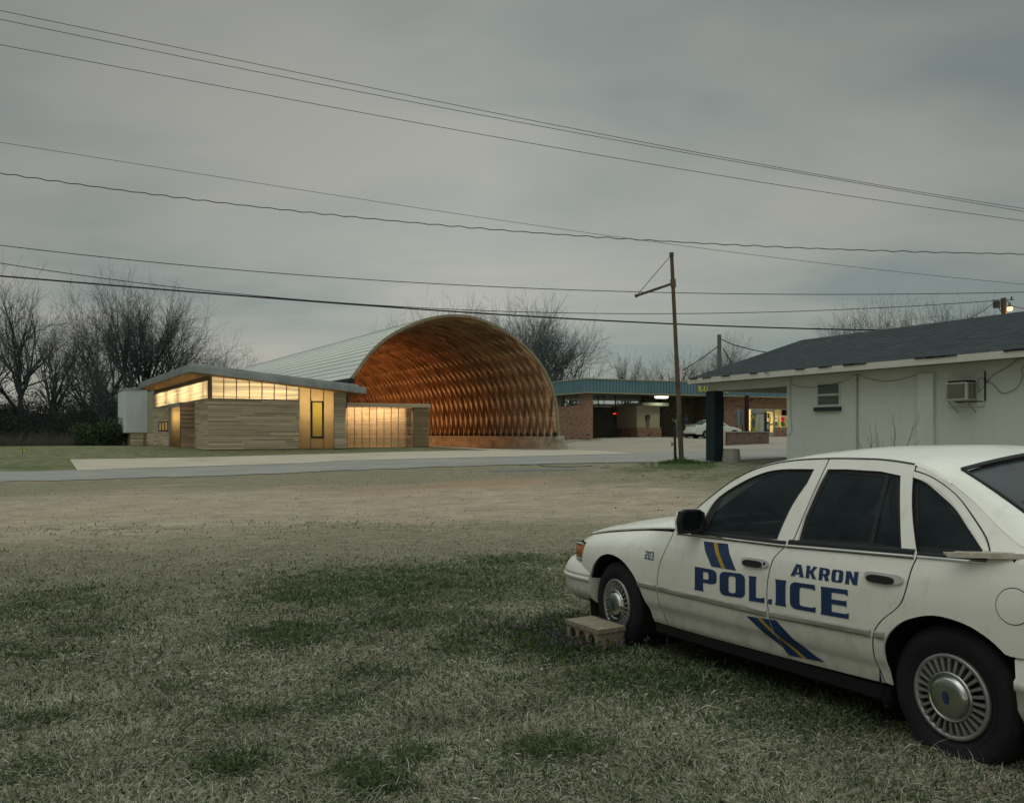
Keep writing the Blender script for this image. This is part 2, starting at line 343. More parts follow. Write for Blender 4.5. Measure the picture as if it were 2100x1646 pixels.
def cdt(outline, step, holes=(), jitter=0.0):
    """triangulate a 2D outline filled with a regular grid of points"""
    def dens(poly):
        out = []
        for i in range(len(poly)):
            a = Vector(poly[i]); b = Vector(poly[(i + 1) % len(poly)]); n = max(1, int((b - a).length / step))
            out += [a + (b - a) * (k / n) for k in range(n)]
        return out
    rings = [dens(outline)] + [dens(h) for h in holes]
    V = []; Eg = []
    for r in rings:
        n = len(V); V += r; Eg += [(n + i, n + (i + 1) % len(r)) for i in range(len(r))]
    ro = [np.array([tuple(p) for p in r]) for r in rings]
    def inside(P, poly):
        x, y = P[:, 0][:, None], P[:, 1][:, None]; a = poly; b = np.roll(poly, -1, 0)
        cond = ((a[:, 1] > y) != (b[:, 1] > y)) & (x < (b[:, 0] - a[:, 0]) * (y - a[:, 1]) / (b[:, 1] - a[:, 1] + 1e-12) + a[:, 0])
        return (cond.sum(1) % 2) == 1
    lo = ro[0].min(0); hi = ro[0].max(0)
    gx, gy = np.meshgrid(np.arange(lo[0] + step/2, hi[0], step), np.arange(lo[1] + step/2, hi[1], step)); G = np.stack([gx.ravel(), gy.ravel()], 1)
    if len(G):
        ok = inside(G, ro[0])
        for h in ro[1:]: ok &= ~inside(G, h)
        G = G[ok]
        allr = np.concatenate(ro)
        if len(G):
            d = np.sqrt(((G[:, None] - allr[None]) ** 2).sum(-1)).min(1); G = G[d > step * 0.45]
        V = V + [Vector(p) for p in G.tolist()]
    v2, _, f2, *_ = geometry.delaunay_2d_cdt([Vector(p) for p in V], Eg, [], 0, 1e-7, False)
    v2 = np.array([tuple(p) for p in v2]); f2 = [list(f) for f in f2]
    cen = np.array([v2[f].mean(0) for f in f2]); ok = inside(cen, ro[0])
    for h in ro[1:]: ok &= ~inside(cen, h)
    fs = []
    for f, k in zip(f2, ok):
        if not k: continue
        a, b, c_ = v2[f[0]], v2[f[1]], v2[f[2]]
        if (b[0]-a[0])*(c_[1]-a[1]) - (b[1]-a[1])*(c_[0]-a[0]) < 0: f = f[::-1]
        fs.append(f)
    return v2, fs
def sheet(name, outline, mat, off, step=1.2):
    v, f = cdt(outline, step); z = gzv(v[:, 0], v[:, 1]) + off
    me = bpy.data.meshes.new(name); me.from_pydata([(a[0], a[1], b) for a, b in zip(v.tolist(), z.tolist())], [], f); me.shade_smooth(); me.materials.append(mat)
    o = bpy.data.objects.new(name, me); col.objects.link(o); return tag(o, None, None, kind='structure')
def pxline(pts): return [tuple(p[:2]) for p in gpts(pts).tolist()]
# road
ne = pxline([(0,988),(200,982.5),(400,977),(600,970.5),(700,965),(860,959),(1043,953),(1214,950),(1378,949.5),(1480,946),(1560,943),(1613,940)])
fe = pxline([(0,968),(145,965),(400,957),(620,950),(700,945),(860,941),(1081,936),(1310,930),(1450,925),(1613,922)])
def ext(l):
    a, b = Vector(l[0]), Vector(l[1]); s = a + (a - b).normalized() * 70; a, b = Vector(l[-1]), Vector(l[-2]); e = a + (a - b).normalized() * 60
    return [tuple(s)] + list(l) + [tuple(e)]
rm, nt, out = nodes_mat('worn_asphalt')
n1 = tex(nt, 0.5, 6, 0.6, coord='World'); n2 = tex(nt, 30, 5, 0.7, coord='World'); n3 = tex(nt, 0.9, 6, 0.7, coord='World', stretch=(0.25, 1.6, 1), distort=0.6)
c = ramp(nt, n1, [(0.3, (0.215, 0.222, 0.202)), (0.7, (0.285, 0.29, 0.265))]); c = mix(nt, rng(nt, n2, 0.35, 0.7, 0, 0.5), c, (0.13, 0.14, 0.135))
c = mix(nt, rng(nt, n3, 0.485, 0.5, 0.0, 0.35), c, (0.30, 0.30, 0.27)); princ(nt, out, c, 0.85, bump=n2, bstr=0.4, bdist=0.01)
ne2, fe2 = ext(ne), ext(fe)
def ragged(L, amp, seed):
    rr = random.Random(seed); out_ = []
    for a, b in zip(L[:-1], L[1:]):
        n = max(1, int(math.dist(a, b) / .7)); nx, ny = -(b[1] - a[1]), b[0] - a[0]; l = math.hypot(nx, ny)
        for k in range(n): e = rr.gauss(0, amp); out_.append((a[0] + (b[0] - a[0]) * k / n + nx / l * e, a[1] + (b[1] - a[1]) * k / n + ny / l * e))
    return out_ + [L[-1]]
sheet('road', ragged(ne2, .16, 1) + ragged(fe2, .05, 2)[::-1], rm, 0.020, 1.5)
pm, nt, out = nodes_mat('pale_concrete_pad')
n1 = tex(nt, 0.45, 6, 0.6, coord='World', stretch=(1, 2, 1)); n2 = tex(nt, 22, 5, 0.7, coord='World')
c = ramp(nt, n1, [(0.3, (0.36, 0.33, 0.265)), (0.7, (0.46, 0.43, 0.35))]); c = mix(nt, rng(nt, n2, 0.4, 0.75, 0, 0.3), c, (0.25, 0.235, 0.19)); princ(nt, out, c, 0.85, bump=n2, bstr=0.2, bdist=0.01)
pad_px = [(158,965.5),(400,957.5),(620,950.5),(700,945.5),(860,941.5),(1081,936.5),(1310,930.5),(1240,926),(1163,923),(1150,918.5),(1000,914.5),(885,912.5),(885,917.2),(940,920),(1008,924),(860,926.5),(700,931),(560,934.5),(433,938),(280,941),(143,943)]
sheet('concrete_pavement', pxline(pad_px), pm, 0.032, 1.0)
# gravel lot
gm, nt, out = nodes_mat('gravel_lot')
n1 = tex(nt, 0.35, 7, 0.65, coord='World', stretch=(1, 2.5, 1)); n2 = tex(nt, 14, 6, 0.8, coord='World')
c = ramp(nt, n1, [(0.3, (0.24, 0.225, 0.18)), (0.7, (0.38, 0.36, 0.30))]); c = mix(nt, rng(nt, n2, 0.4, 0.7, 0, 0.55), c, (0.15, 0.145, 0.12)); princ(nt, out, c, 0.95, bump=n2, bstr=0.5, bdist=0.03)
lot = pxline([(1163,923),(1240,925.5),(1310,929.5),(1450,924.5),(1613,921.5)]); lot = lot + [(55, 50), (60, 90), (20, 100), (-8, 82)]
sheet('gravel_lot', lot, gm, 0.010, 2.0)
# cracked asphalt edge
ck, nt, out = nodes_mat('old_tar'); princ(nt, out, ramp(nt, tex(nt, 3, 5, coord='World'), [(0.4, (0.05, 0.055, 0.055)), (0.6, (0.12, 0.12, 0.115))]), 0.9)
o = sheet('road_crack', pxline([(1065,953.6),(1100,951.4),(1118,955),(1160,957),(1215,955),(1215,955.8),(1160,958.2),(1112,956.4),(1098,952.5),(1068,954.4)]), ck, 0.012, 0.5)
sheet('asphalt_patch', pxline([(1000,965),(1080,961.5),(1180,960.5),(1190,964),(1100,966.5),(1010,967.5)]), simple('patch_tar', (0.17, 0.18, 0.17), (0.10, 0.105, 0.10), 8, 0.9, coord='World'), 0.008, 0.6)
# ================================================================ timber club house
rnd = random.Random(5)
M['cedar'] = siding_mat('weathered_cedar', (0.62, 0.54, 0.39), (0.44, 0.38, 0.27))
M['cedar2'] = siding_mat('darker_cedar', (0.42, 0.31, 0.20), (0.26, 0.18, 0.115), 0.5)
M['soffit'] = simple('plywood_soffit', (0.42, 0.24, 0.11), (0.26, 0.14, 0.06), 2, 0.7)
M['metalbox'] = simple('painted_corrugated_metal', (0.62, 0.69, 0.72), (0.54, 0.61, 0.64), 0.6, 0.6, metal=0.0)
M['frame'] = simple('dark_frame', (0.03, 0.034, 0.036), None, 8, 0.5)
M['timber'] = simple('frame_timber', (0.24, 0.20, 0.145), (0.16, 0.13, 0.095), 4, 0.8)
def poly_mat(name, stretch, tint=(0.85, 0.78, 0.60), amt=0.6, sc=1.0):
    m, nt, out = nodes_mat(name)
    n = tex(nt, sc, 3, 0.5, stretch=stretch, distort=0.6); c = ramp(nt, n, [(0.38, tuple(x * (1 - amt) for x in tint)), (0.58, tint)])
    t = nt.nodes.new('ShaderNodeBsdfTranslucent'); nt.links.new(c, t.inputs[0])
    g = nt.nodes.new('ShaderNodeBsdfGlossy'); g.inputs[0].default_value = (1, 1, 1, 1); g.inputs[1].default_value = 0.25
    mx = nt.nodes.new('ShaderNodeMixShader'); mx.inputs[0].default_value = 0.05; nt.links.new(t.outputs[0], mx.inputs[1]); nt.links.new(g.outputs[0], mx.inputs[2]); nt.links.new(mx.outputs[0], out.inputs[0]); return m
M['poly'] = poly_mat('ribbed_polycarbonate', (0.12, 0.12, 5.0), sc=1.3, amt=0.5)
M['polyside'] = poly_mat('side_polycarbonate', (1, 0.06, 4.0), sc=1.6, amt=0.35)
M['polyflat'] = poly_mat('flat_polycarbonate', (0.4, 0.4, 0.8), tint=(0.62, 0.47, 0.24), amt=0.12)
M['yglass'] = poly_mat('amber_glass', (1, 1, 1), tint=(0.55, 0.44, 0.09), amt=0.1)
KS = 0.76; ZO = CZ * (1 - KS) / KS
T = Frame(W(427, 0, 58 * KS).x, 58 * KS, math.atan2(0.514, 0.858), KS)
tb = T.gz(0, 0) - 0.03
club = thing('club_house', 'long timber clad building with glowing translucent clerestory and sloping metal roof', 'building', (T.o[0], T.o[1], 0), T.a); club.scale = (KS,) * 3
WT = T.z_at(818, 0, 0)                       # top of the cladding
def rz(u): return T.z_at(763, -1.4, -1.2) + (u + 1.4) / 12.3 * (T.z_at(808, 10.9, -1.2) - T.z_at(763, -1.4, -1.2))   # roof underside
def siding(mb, p0, p1, z0, z1, nrm, pitch=0.142, th=0.045, gap=0.03, zfun=None, ragged=0.0):
    """horizontal boards from p0 to p1 (2D local), nrm = outward normal"""
    L = math.dist(p0, p1); d = ((p1[0]-p0[0])/L, (p1[1]-p0[1])/L); z = z0
    while z < z1 - 0.03:
        x = -rnd.random() * 2.0
        h = min(pitch - gap, z1 - z)
        while x < L:
            l = rnd.choice((2.4, 3.0, 3.6, 4.2)); a = max(x, 0); b = min(x + l, L); x += l
            if b - a < 0.05: continue
            jo = rnd.random() * 0.006; e = rnd.random() * ragged
            q = [(p0[0]+d[0]*s, p0[1]+d[1]*s) for s in (a + 0.004, b - 0.004 + (e if b >= L - 1e-6 else 0))]
            o_ = th + jo; P = [q[0], q[1], (q[1][0]+nrm[0]*o_, q[1][1]+nrm[1]*o_), (q[0][0]+nrm[0]*o_, q[0][1]+nrm[1]*o_)]
            mb.tone = rnd.random(); mb.hexa([(*p, z) for p in P] + [(*p, z + h) for p in P])
        z += pitch
ub = T.u_at(613, 0); uc = T.u_at(685, 0); ud = T.u_at(708, 0)
# sheathing behind the boards (walls with real thickness)
w = MB(); w.box((0, 0, tb), (ub, 0.12, WT)); w.box((0, 0.12, tb), (0.12, 24, WT)); w.box((uc, 0, tb), (ud, 0.12, rz(ud))); w.box((ud-0.12, 0.12, tb), (ud, 24, rz(ud))); w.box((0, 24, tb), (ud, 24.12, rz(ud) )); w.box((0.02, 24.12, tb), (0.14, 34, 1.75 + ZO)); w.box((-1.5, 28.2, tb), (0.02, 34, 1.75 + ZO))
obj('wall', w, M['timber'], club)
s = MB(); siding(s, (0.0, 0), (ub, 0), tb + 0.1, WT, (0, -1), ragged=0.05)
sd_ = MB(); vb0 = T.v_at(400, 0)
siding(sd_, (0, 0.0), (0, vb0), tb + 0.1, WT, (-1, 0)); obj('side_cladding', sd_, M['cedar'], club); sd_ = MB(); siding(sd_, (0, vb0 + 4.6), (0, 24), tb + 0.1, WT, (-1, 0))
obj('front_cladding', s, M['cedar'], club); obj('side_cladding', sd_, M['cedar'], club)
s = MB(); siding(s, (uc, -0.05), (ud, -0.05), tb + 0.1, rz(ud), (0, -1), th=0.05, ragged=0.06); obj('end_cladding', s, M['cedar'], club)
s = MB(); siding(s, (-1.5, 28.2), (0.0, 28.2), tb + 0.1, 1.72 + ZO, (0, -1)); siding(s, (0.0, 24.0), (0.0, 28.1), tb + 0.1, 1.72 + ZO, (-1, 0)); obj('low_cladding', s, M['cedar'], club)
c_ = MB(); c_.box((-0.03, -0.06, WT), (ub, 0.1, WT + 0.06)); c_.box((-0.06, 0.1, WT), (0.1, 24, WT + 0.06)); obj('cladding_cap', c_, M['timber'], club)
# corner post and mullions
p = MB(); p.box((-0.02, -0.05, WT + 0.06), (T.u_at(434, 0), 0.1, rz(0) )); obj('corner_post', p, M['timber'], club)
for px in (459, 485, 511.6, 537.3, 562.4, 587.6, 612.7):
    u = T.u_at(px, 0); q = MB(); q.box((u - 0.022, -0.03, WT + 0.06), (u + 0.022, 0.05, rz(u))); obj('mullion', q, M['timber'], club)
for px in (637, 663.5, 685):
    u = T.u_at(px, 0); q = MB(); q.box((u - 0.025, -0.03, tb + 0.1), (u + 0.025, 0.05, rz(u))); obj('mullion', q, M['timber'], club)
# translucent panes, one each between mullions
us = [T.u_at(434, 0)] + [T.u_at(px, 0) for px in (459, 485, 511.6, 537.3, 562.4, 587.6, 612.7)]
for a, b in zip(us[:-1], us[1:]):
    q = MB(); q.face([(a + 0.03, 0.0, WT + 0.06), (b - 0.03, 0.0, WT + 0.06), (b - 0.03, 0.0, rz(b)), (a + 0.03, 0.0, rz(a))]); obj('clerestory_pane', q, M['poly'], club)
u1, u2, u3 = ub, T.u_at(637, 0), T.u_at(663.5, 0)
zw0, zw1 = T.z_at(897, u2, 0), T.z_at(822, u2, 0)
for (a, b, z0, z1) in ((u1, u2, tb + 0.1, None), (u2, u3, tb + 0.1, zw0), (u2, u3, zw1, None), (u3, uc, tb + 0.1, None)):
    q = MB(); q.face([(a + 0.03, 0.0, z0), (b - 0.02, 0.0, z0), (b - 0.02, 0.0, z1 or rz(b)), (a + 0.03, 0.0, z1 or rz(a))]); obj('tall_pane', q, M['polyflat'] if z1 != None or True else M['poly'], club)
wf = MB(); fw = 0.09
for bx in (((u2+.03, -0.09, zw0), (u3-.03, 0.06, zw0 + fw)), ((u2+.03, -0.09, zw1 - fw), (u3-.03, 0.06, zw1)), ((u2+.03, -0.09, zw0+fw), (u2+.03 + fw, 0.06, zw1 - fw)), ((u3-.03 - fw, -0.09, zw0+fw), (u3-.03, 0.06, zw1 - fw))): wf.box(*bx)
win = obj('window', wf, M['frame'], club)
q = MB(); q.face([(u2+.1, -0.01, zw0 + fw), (u3-.1, -0.01, zw0 + fw), (u3-.1, -0.01, zw1 - fw), (u2+.1, -0.01, zw1 - fw)]); obj('pane', q, M['yglass'], win)
# side clerestory
q = MB(); n = 46
for i in range(n):
    a = 0.15 + (24 - 0.15) * i / n; b = 0.15 + (24 - 0.15) * (i + 1) / n; q.face([(-0.0, b - 0.02, WT + 0.06), (-0.0, a, WT + 0.06), (0.0, a, rz(0)), (0.0, b - 0.02, rz(0))])
obj('side_clerestory', q, M['polyside'], club)
q = MB(); q.box((-0.04, 0.1, rz(0) - 0.30), (0.1, 24, rz(0))); obj('side_head_beam', q, M['timber'], club)
q = MB(); q.box((-0.03, -0.04, 0), (0.1, 0.1, 0.001)); 
# end part with raised metal box
q = MB(); q.box((-0.02, 24.0, 1.74 + ZO), (0.1, 28.0, rz(0))); obj('end_panel', q, simple('pale_panel', (0.36, 0.33, 0.24), (0.28, 0.26, 0.19), 2, 0.7), club)
bx = MB(); N = 18
for i in range(N):
    a = -1.95 + 1.95 * i / N; b = a + 1.95 / N * 0.82; bx.box((a, 27.95, 1.745 + ZO), (b, 28.02, 5.86 + ZO))
bx.box((-1.95, 28.02, 1.74 + ZO), (0.0, 34, 5.86 + ZO)); box_o = obj('metal_box', bx, M['metalbox'], club)
q = MB(); q.hexa([(-2.02, 27.85, 5.862 + ZO), (0.0, 27.85, 5.862 + ZO), (0.0, 34.1, 5.862 + ZO), (-2.02, 34.1, 5.862 + ZO), (-2.02, 27.85, 5.98 + ZO), (0.0, 27.85, 6.1 + ZO), (0.0, 34.1, 6.1 + ZO), (-2.02, 34.1, 5.98 + ZO)]); obj('box_roof', q, M['galv'], club)
lv = MB()
for k in range(5): lv = MB(); lv.box((-0.36, 28.10, 0.65 + ZO + k * 0.2), (-0.14, 28.17, 0.72 + ZO + k * 0.2)); obj('vent_louvre', lv, M['frame'], club)

# entrance alcove projecting from the left wall
aw = 1.0; va = vb0; vbk = T.v_at(347, -aw); at_ = T.z_at(825, -aw, va)
s = MB(); siding(s, (-aw, va), (0, va), tb + 0.06, at_, (0, -1), pitch=0.15); 
alc = obj('entrance_porch', s, M['cedar2'], club)
q = MB(); q.box((-aw + .02, va + 0.002, tb), (0, va + 0.1, at_ - .02)); q.box((-aw, vbk - 0.1, tb), (0, vbk, at_ - .02)); q.box((-aw - 0.04, va, at_ - 0.26), (0, vbk, at_ + 0.02)); obj('porch_frame', q, M['galv'], alc)
q = MB(); q.box((-aw - 0.02, va - 0.03, tb), (-aw + 0.03, va + 0.04, at_)); obj('porch_trim', q, M['frame'], alc); q = MB(); q.box((-aw - 0.02, vbk - 0.05, tb), (-aw + 0.03, vbk + 0.02, at_)); obj('porch_trim', q, M['frame'], alc)
q = MB(); q.face([(-aw + 0.12, vbk - 0.1, tb + .04), (-aw + 0.12, va + 0.1, tb + .04), (-aw + 0.12, va + 0.1, at_ - 0.27), (-aw + 0.12, vbk - 0.1, at_ - 0.27)]); obj('sliding_door', q, M['polyflat'], alc)
# small window low on the side wall
q = MB(); v0, v1 = T.v_at(346, 0) , T.v_at(327, 0); z0, z1 = 1.85 + ZO, 2.72 + ZO
q.box((-0.09, v0, z0), (-0.03, v1, z0 + .1)); q.box((-0.09, v0, z1 - .1), (-0.03, v1, z1))
for k in range(4): vv = v0 + (v1 - v0 - .12) * k / 3; q.box((-0.095, vv, z0 + .1), (-0.03, vv + .12, z1 - .1))
sw = obj('side_window', q, M['frame'], club)
q = MB(); q.box((-0.05, v0 + .05, z0 + .08), (-0.034, v1 - .05, z1 - .08)); obj('pane', q, emis('lit_side_window', (0.42, 0.27, 0.09), 0.55), sw)
# roof
th = 0.50; r = MB(); U0, U1 = -1.4, 10.9; V0, V1 = -1.2, 23.5
def roofslab(mb, u0, u1, v0, v1, lo, hi): mb.hexa([(u0, v0, rz(u0) + lo), (u1, v0, rz(u1) + lo), (u1, v1, rz(u1) + lo), (u0, v1, rz(u0) + lo), (u0, v0, rz(u0) + hi), (u1, v0, rz(u1) + hi), (u1, v1, rz(u1) + hi), (u0, v1, rz(u0) + hi)])
roofslab(r, U0, U1, V0, V1, 0.03, th); roofslab(r, U0 + 0.15, U1 - 0.55, V0 + 0.12, V1 - .1, th, th + 0.13); roofslab(r, 0.05, 9, V1, 34, -0.3, 0.1)
ro = obj('roof', r, M['galv'], club, bevel=0.02)
r = MB(); roofslab(r, U0 + 0.06, U1 - 0.06, V0 + 0.06, V1 - 0.06, 0.0, 0.028); obj('soffit', r, M['soffit'], ro)
for i in range(7):
    r = MB(); vv = V0 + 3.4 * i; 
q = MB(); q.box((0.1, 0.1, tb), (ud - .1, 24, tb + 0.12)); obj('interior_floor', q, M['conc'], club)
def area(name, loc, size, energy, colour, direction, sy=None):
    l = bpy.data.lights.new(name, 'AREA'); l.energy = energy; l.color = colour; l.shape = 'RECTANGLE'; l.size = size; l.size_y = sy or size
    o = bpy.data.objects.new(name, l); col.objects.link(o); o.location = loc; o.rotation_euler = Vector(direction).to_track_quat('-Z', 'Y').to_euler(); return o
warm = (1.0, 0.78, 0.47)
def lamp_fixture(f, u, v, z, L, along, energy, d):
    """a fluorescent strip hung inside, facing the translucent wall"""
    o = area('interior_lamp', f.W(u, v, z), L * KS, energy * KS * KS * .8, warm, (f.b[0]*d[0] + f.n[0]*d[1], f.b[1]*d[0] + f.n[1]*d[1], d[2]), 0.2)
    return o
for u in (1.3, 3.2, 5.0): lamp_fixture(T, u, 1.5, 4.5 + ZO, 2.0, 0, 36, (0, -1, 0.1))
lamp_fixture(T, 7.6, 1.8, 3.8 + ZO, 2.6, 0, 66, (0, -1, -0.3))
for v in (4, 9, 14.5, 20): lamp_fixture(T, 1.4, v, 4.7 + ZO, 4.0, 0, 95, (-1, 0, 0.0))
lamp_fixture(T, -0.12, vb0 + 2.4, 3.0 + ZO, 3.6, 0, 34, (-1, 0, -0.3))
# ---------------------------------------------------------------- slatted screen, a volume of its own
uS = T.u_at(700, 6); uE = T.u_at(880, 6); uM = T.u_at(846, 6); tg = T.gz(14, 6) + 0.02
zt = T.z_at(836, uE, 6); zc = T.z_at(828.5, uE, 6)
scr = thing('slatted_screen_house', 'low room walled with backlit horizontal slats beside the arch mouth', 'building', (T.o[0], T.o[1], 0), T.a); scr.scale = (KS,) * 3
M['slat'] = siding_mat('pale_slats', (0.40, 0.31, 0.18), (0.25, 0.19, 0.11), 0.3)
s = MB(); z = tg + 0.12; k = 0
while z < zt - 0.04:
    hh = 0.058
    s.tone = rnd.random(); s.box((uS, 5.96, z), (uM - .06, 6.0, z + hh)); s.tone = rnd.random(); s.box((uM + .1, 5.9, z), (uE, 5.98, z + hh)); s.box((uE - 0.06, 6.0, z), (uE + 0.02, 13, z + hh)); z += 0.1035
obj('slats', s, M['slat'], scr)
s = MB(); n = 9
for i in range(n + 1):
    u = uS + 0.5 + (uM - uS - 0.5) * i / n; s.box((u - 0.018, 6.0, tg), (u + 0.018, 6.06, zt))
for u in (uM + .12, (uM + uE) / 2, uE - .06): s.box((u - .03, 5.985, tg), (u + .03, 6.09, zt))
obj('posts', s, M['timber'], scr)
s = MB()
for i in range(4): s.tone = rnd.random(); s.box((uS + 0.15, 5.8, zt + i * (zc - zt) / 4), (uE + .03, 9.5, zt + (i + 0.86) * (zc - zt) / 4))
obj('roof_edge', s, M['cedar'], scr)
s = MB(); s.box((uS, 7.3, tg), (uM, 7.42, zt)); s.box((uM, 6.15, tg), (uE - .1, 6.2, zt)); obj('back_wall', s, simple('bare_pine_boards', (0.62, 0.47, 0.30), (0.5, 0.37, 0.22), 2, 0.8), scr)
for i in range(3):
    u = uS + 1.2 + i * (uM - uS - 1.6) / 2.4
    area('screen_lamp', T.W(u, 6.35, zt - 0.12), 1.8, 42, (1, 0.74, 0.47), (T.n[0] * .7, T.n[1] * .7, -1), 0.12)
# ================================================================ lamella arch
A0 = W(1145, 0, 78 * KS); Afr = Frame(A0.x, 78 * KS, T.a, KS)
arch = thing('lamella_vault', 'great open timber lattice vault on a concrete wall lit orange inside', 'building', (A0.x, 78 * KS, 0), Afr.a); arch.scale = (KS,) * 3
cur_px = [(1145,894),(1143.7,876),(1142.3,858),(1140,838),(1137,818),(1133,802),(1128,787),(1121,771),(1113,756),(1104,743),(1094,730),(1083,718),(1070.5,706),(1055,693.5),(1037,681.5),(1020,671.5),(1001,662.5),(984,655.5),(966,651),(943,648),(920,647.5),(900,650),(882,654),(864,659),(847,665),(830,672),(813,680.5),(797,690.5),(782,701.5),(770,713),(759,725),(749,737),(739.5,749.5),(730,764),(720,776)]
prof0 = []
for px, py in cur_px:
    u = Afr.u_at(px, 0); prof0.append((u, Afr.z_at(py, u, 0)))
pr = np.array(prof0); dl = np.hypot(*np.diff(pr, axis=0).T); sA = np.concatenate([[0], np.cumsum(dl)]); SL = sA[-1]
cu = np.polynomial.Polynomial.fit(sA, pr[:, 0], 9); cz = np.polynomial.Polynomial.fit(sA, pr[:, 1], 9)
def arc(s, off=0.0):
    s = min(max(s, 0), SL); x, z = cu(s), cz(s); dx, dz = cu.deriv()(s), cz.deriv()(s); l = math.hypot(dx, dz); nx, nz = -dz / l, dx / l   # inward normal
    if nx > 0 and s < SL / 3: nx, nz = -nx, -nz
    return x + nx * off, z + nz * off, nx, nz
# make normals consistently inward (towards the middle of the floor)
def arcn(s, off=0.0):
    s = min(max(s, 0), SL); x, z = float(cu(s)), float(cz(s)); dx, dz = float(cu.deriv()(s)), float(cz.deriv()(s)); l = math.hypot(dx, dz); nx, nz = dz / l, -dx / l
    if nx * (-10 - x) + nz * (2 - z) < 0: nx, nz = -nx, -nz
    return x + nx * off, z + nz * off
AL = 58.0
rows = 40
sh = MB()
nl = 58
for i in range(nl):     # lapped roof panels running along the vault
    a, b = SL * i / nl, min(SL, SL * (i + 1.12) / nl)
    pa, pb = arcn(a, -0.10), arcn(b, -0.045)
    pm_ = arcn((a + b) / 2, -0.085)
    sh.hexa([(pa[0], -0.1, pa[1]), (pm_[0], -0.1, pm_[1]), (pm_[0], AL, pm_[1]), (pa[0], AL, pa[1])] + [(q[0], y, q[1]) for q, y in ((arcn(a, -0.12), -0.1), (arcn((a+b)/2, -0.105), -0.1), (arcn((a+b)/2, -0.105), AL), (arcn(a, -0.12), AL))])
    sh.hexa([(pm_[0], -0.1, pm_[1]), (pb[0], -0.1, pb[1]), (pb[0], AL, pb[1]), (pm_[0], AL, pm_[1])] + [(q[0], y, q[1]) for q, y in ((arcn((a+b)/2, -0.105), -0.1), (arcn(b, -0.065), -0.1), (arcn(b, -0.065), AL), (arcn((a+b)/2, -0.105), AL))])
m, nt, out = nodes_mat('pale_roof_sheet'); n1 = tex(nt, 0.5, 4, 0.5, stretch=(1, 0.2, 1)); princ(nt, out, ramp(nt, n1, [(0.3, (0.62, 0.66, 0.61)), (0.7, (0.68, 0.72, 0.67))]), 0.55, 0.25)
vr = obj('roof', sh, m, arch)
sm = MB()
for i in range(0, nl):
    a = SL * (i + 0.02) / nl; p = arcn(a, -0.125); q = arcn(a + 0.035, -0.125); sm.hexa([(p[0], -0.1, p[1]), (q[0], -0.1, q[1]), (q[0], AL, q[1]), (p[0], AL, p[1])] + [(arcn(a, -0.14)[0], -0.1, arcn(a, -0.14)[1]), (arcn(a+.035, -0.14)[0], -0.1, arcn(a+.035, -0.14)[1]), (arcn(a+.035, -0.14)[0], AL, arcn(a+.035, -0.14)[1]), (arcn(a, -0.14)[0], AL, arcn(a, -0.14)[1])])
obj('roof_seams', sm, simple('seam_shadow_metal', (0.30, 0.33, 0.32), None, 3, 0.6), vr)
# inner boarding: purlin boards with gaps
ib = MB(); s_ = 0.0; rr = random.Random(3)
while s_ < SL - 0.1:
    p0, p1 = arcn(s_, -0.01), arcn(s_ + 0.21, -0.01); q0, q1 = arcn(s_, -0.04), arcn(s_ + 0.21, -0.04); y = 0.0
    while y < AL:
        l = rr.choice((3.6, 4.8)); e = min(y + l, AL); ib.tone = rr.random()
        ib.hexa([(q0[0], y, q0[1]), (q1[0], y, q1[1]), (q1[0], e - .01, q1[1]), (q0[0], e - .01, q0[1]), (p0[0], y, p0[1]), (p1[0], y, p1[1]), (p1[0], e - .01, p1[1]), (p0[0], e - .01, p0[1])]); y += l
    s_ += 0.25
obj('ceiling_boards', ib, siding_mat('pine_boarding', (0.86, 0.68, 0.50), (0.74, 0.56, 0.40), 0.15), arch)
# lattice
la = MB(); dr = 0.28; tk = 0.045; NS = 50; dv = 1.16; NR = 16; ds = SL / NR
def apt(s, v, off): x, z = arcn(s, off); return Vector((x, v, z))
for r_ in range(NR):
    for i in range(NS + 1):
        v0 = i * dv + (0.58 if r_ % 2 else 0) + 0.25
        for sg in (-1, 1):
            v1 = v0 + sg * 0.58
            if v1 < 0.1 or v1 > AL or v0 > AL: continue
            la.tone = rr.random(); s0, s1 = r_ * ds, (r_ + 1) * ds; K = 2
            e0 = -0.06 if r_ else 0.0; e1 = 0.06
            for k in range(K):
                fa, fb = k / K, (k + 1) / K
                sa = s0 + e0 * (k == 0) + (s1 - s0) * fa * 1.0; sb = s0 + (s1 - s0) * fb + (e1 if k == K - 1 and r_ < NR - 1 else 0)
                fav = (sa - s0) / (s1 - s0); fbv = (sb - s0) / (s1 - s0)
                va_, vb_ = v0 + (v1 - v0) * fav, v0 + (v1 - v0) * fbv
                side = Vector((0, ds, 0)) ; tl = math.hypot(ds, 0.58)
                h = tk / 2 * tl / ds
                A = [apt(sa, va_ - h, 0.005), apt(sa, va_ + h, 0.005), apt(sa, va_ + h, dr), apt(sa, va_ - h, dr)]
                B = [apt(sb, vb_ - h, 0.005), apt(sb, vb_ + h, 0.005), apt(sb, vb_ + h, dr), apt(sb, vb_ - h, dr)]
                la.hexa(A + B)
obj('lamella_lattice', la, siding_mat('lattice_lumber', (0.38, 0.245, 0.135), (0.22, 0.13, 0.07), 0.40), arch)
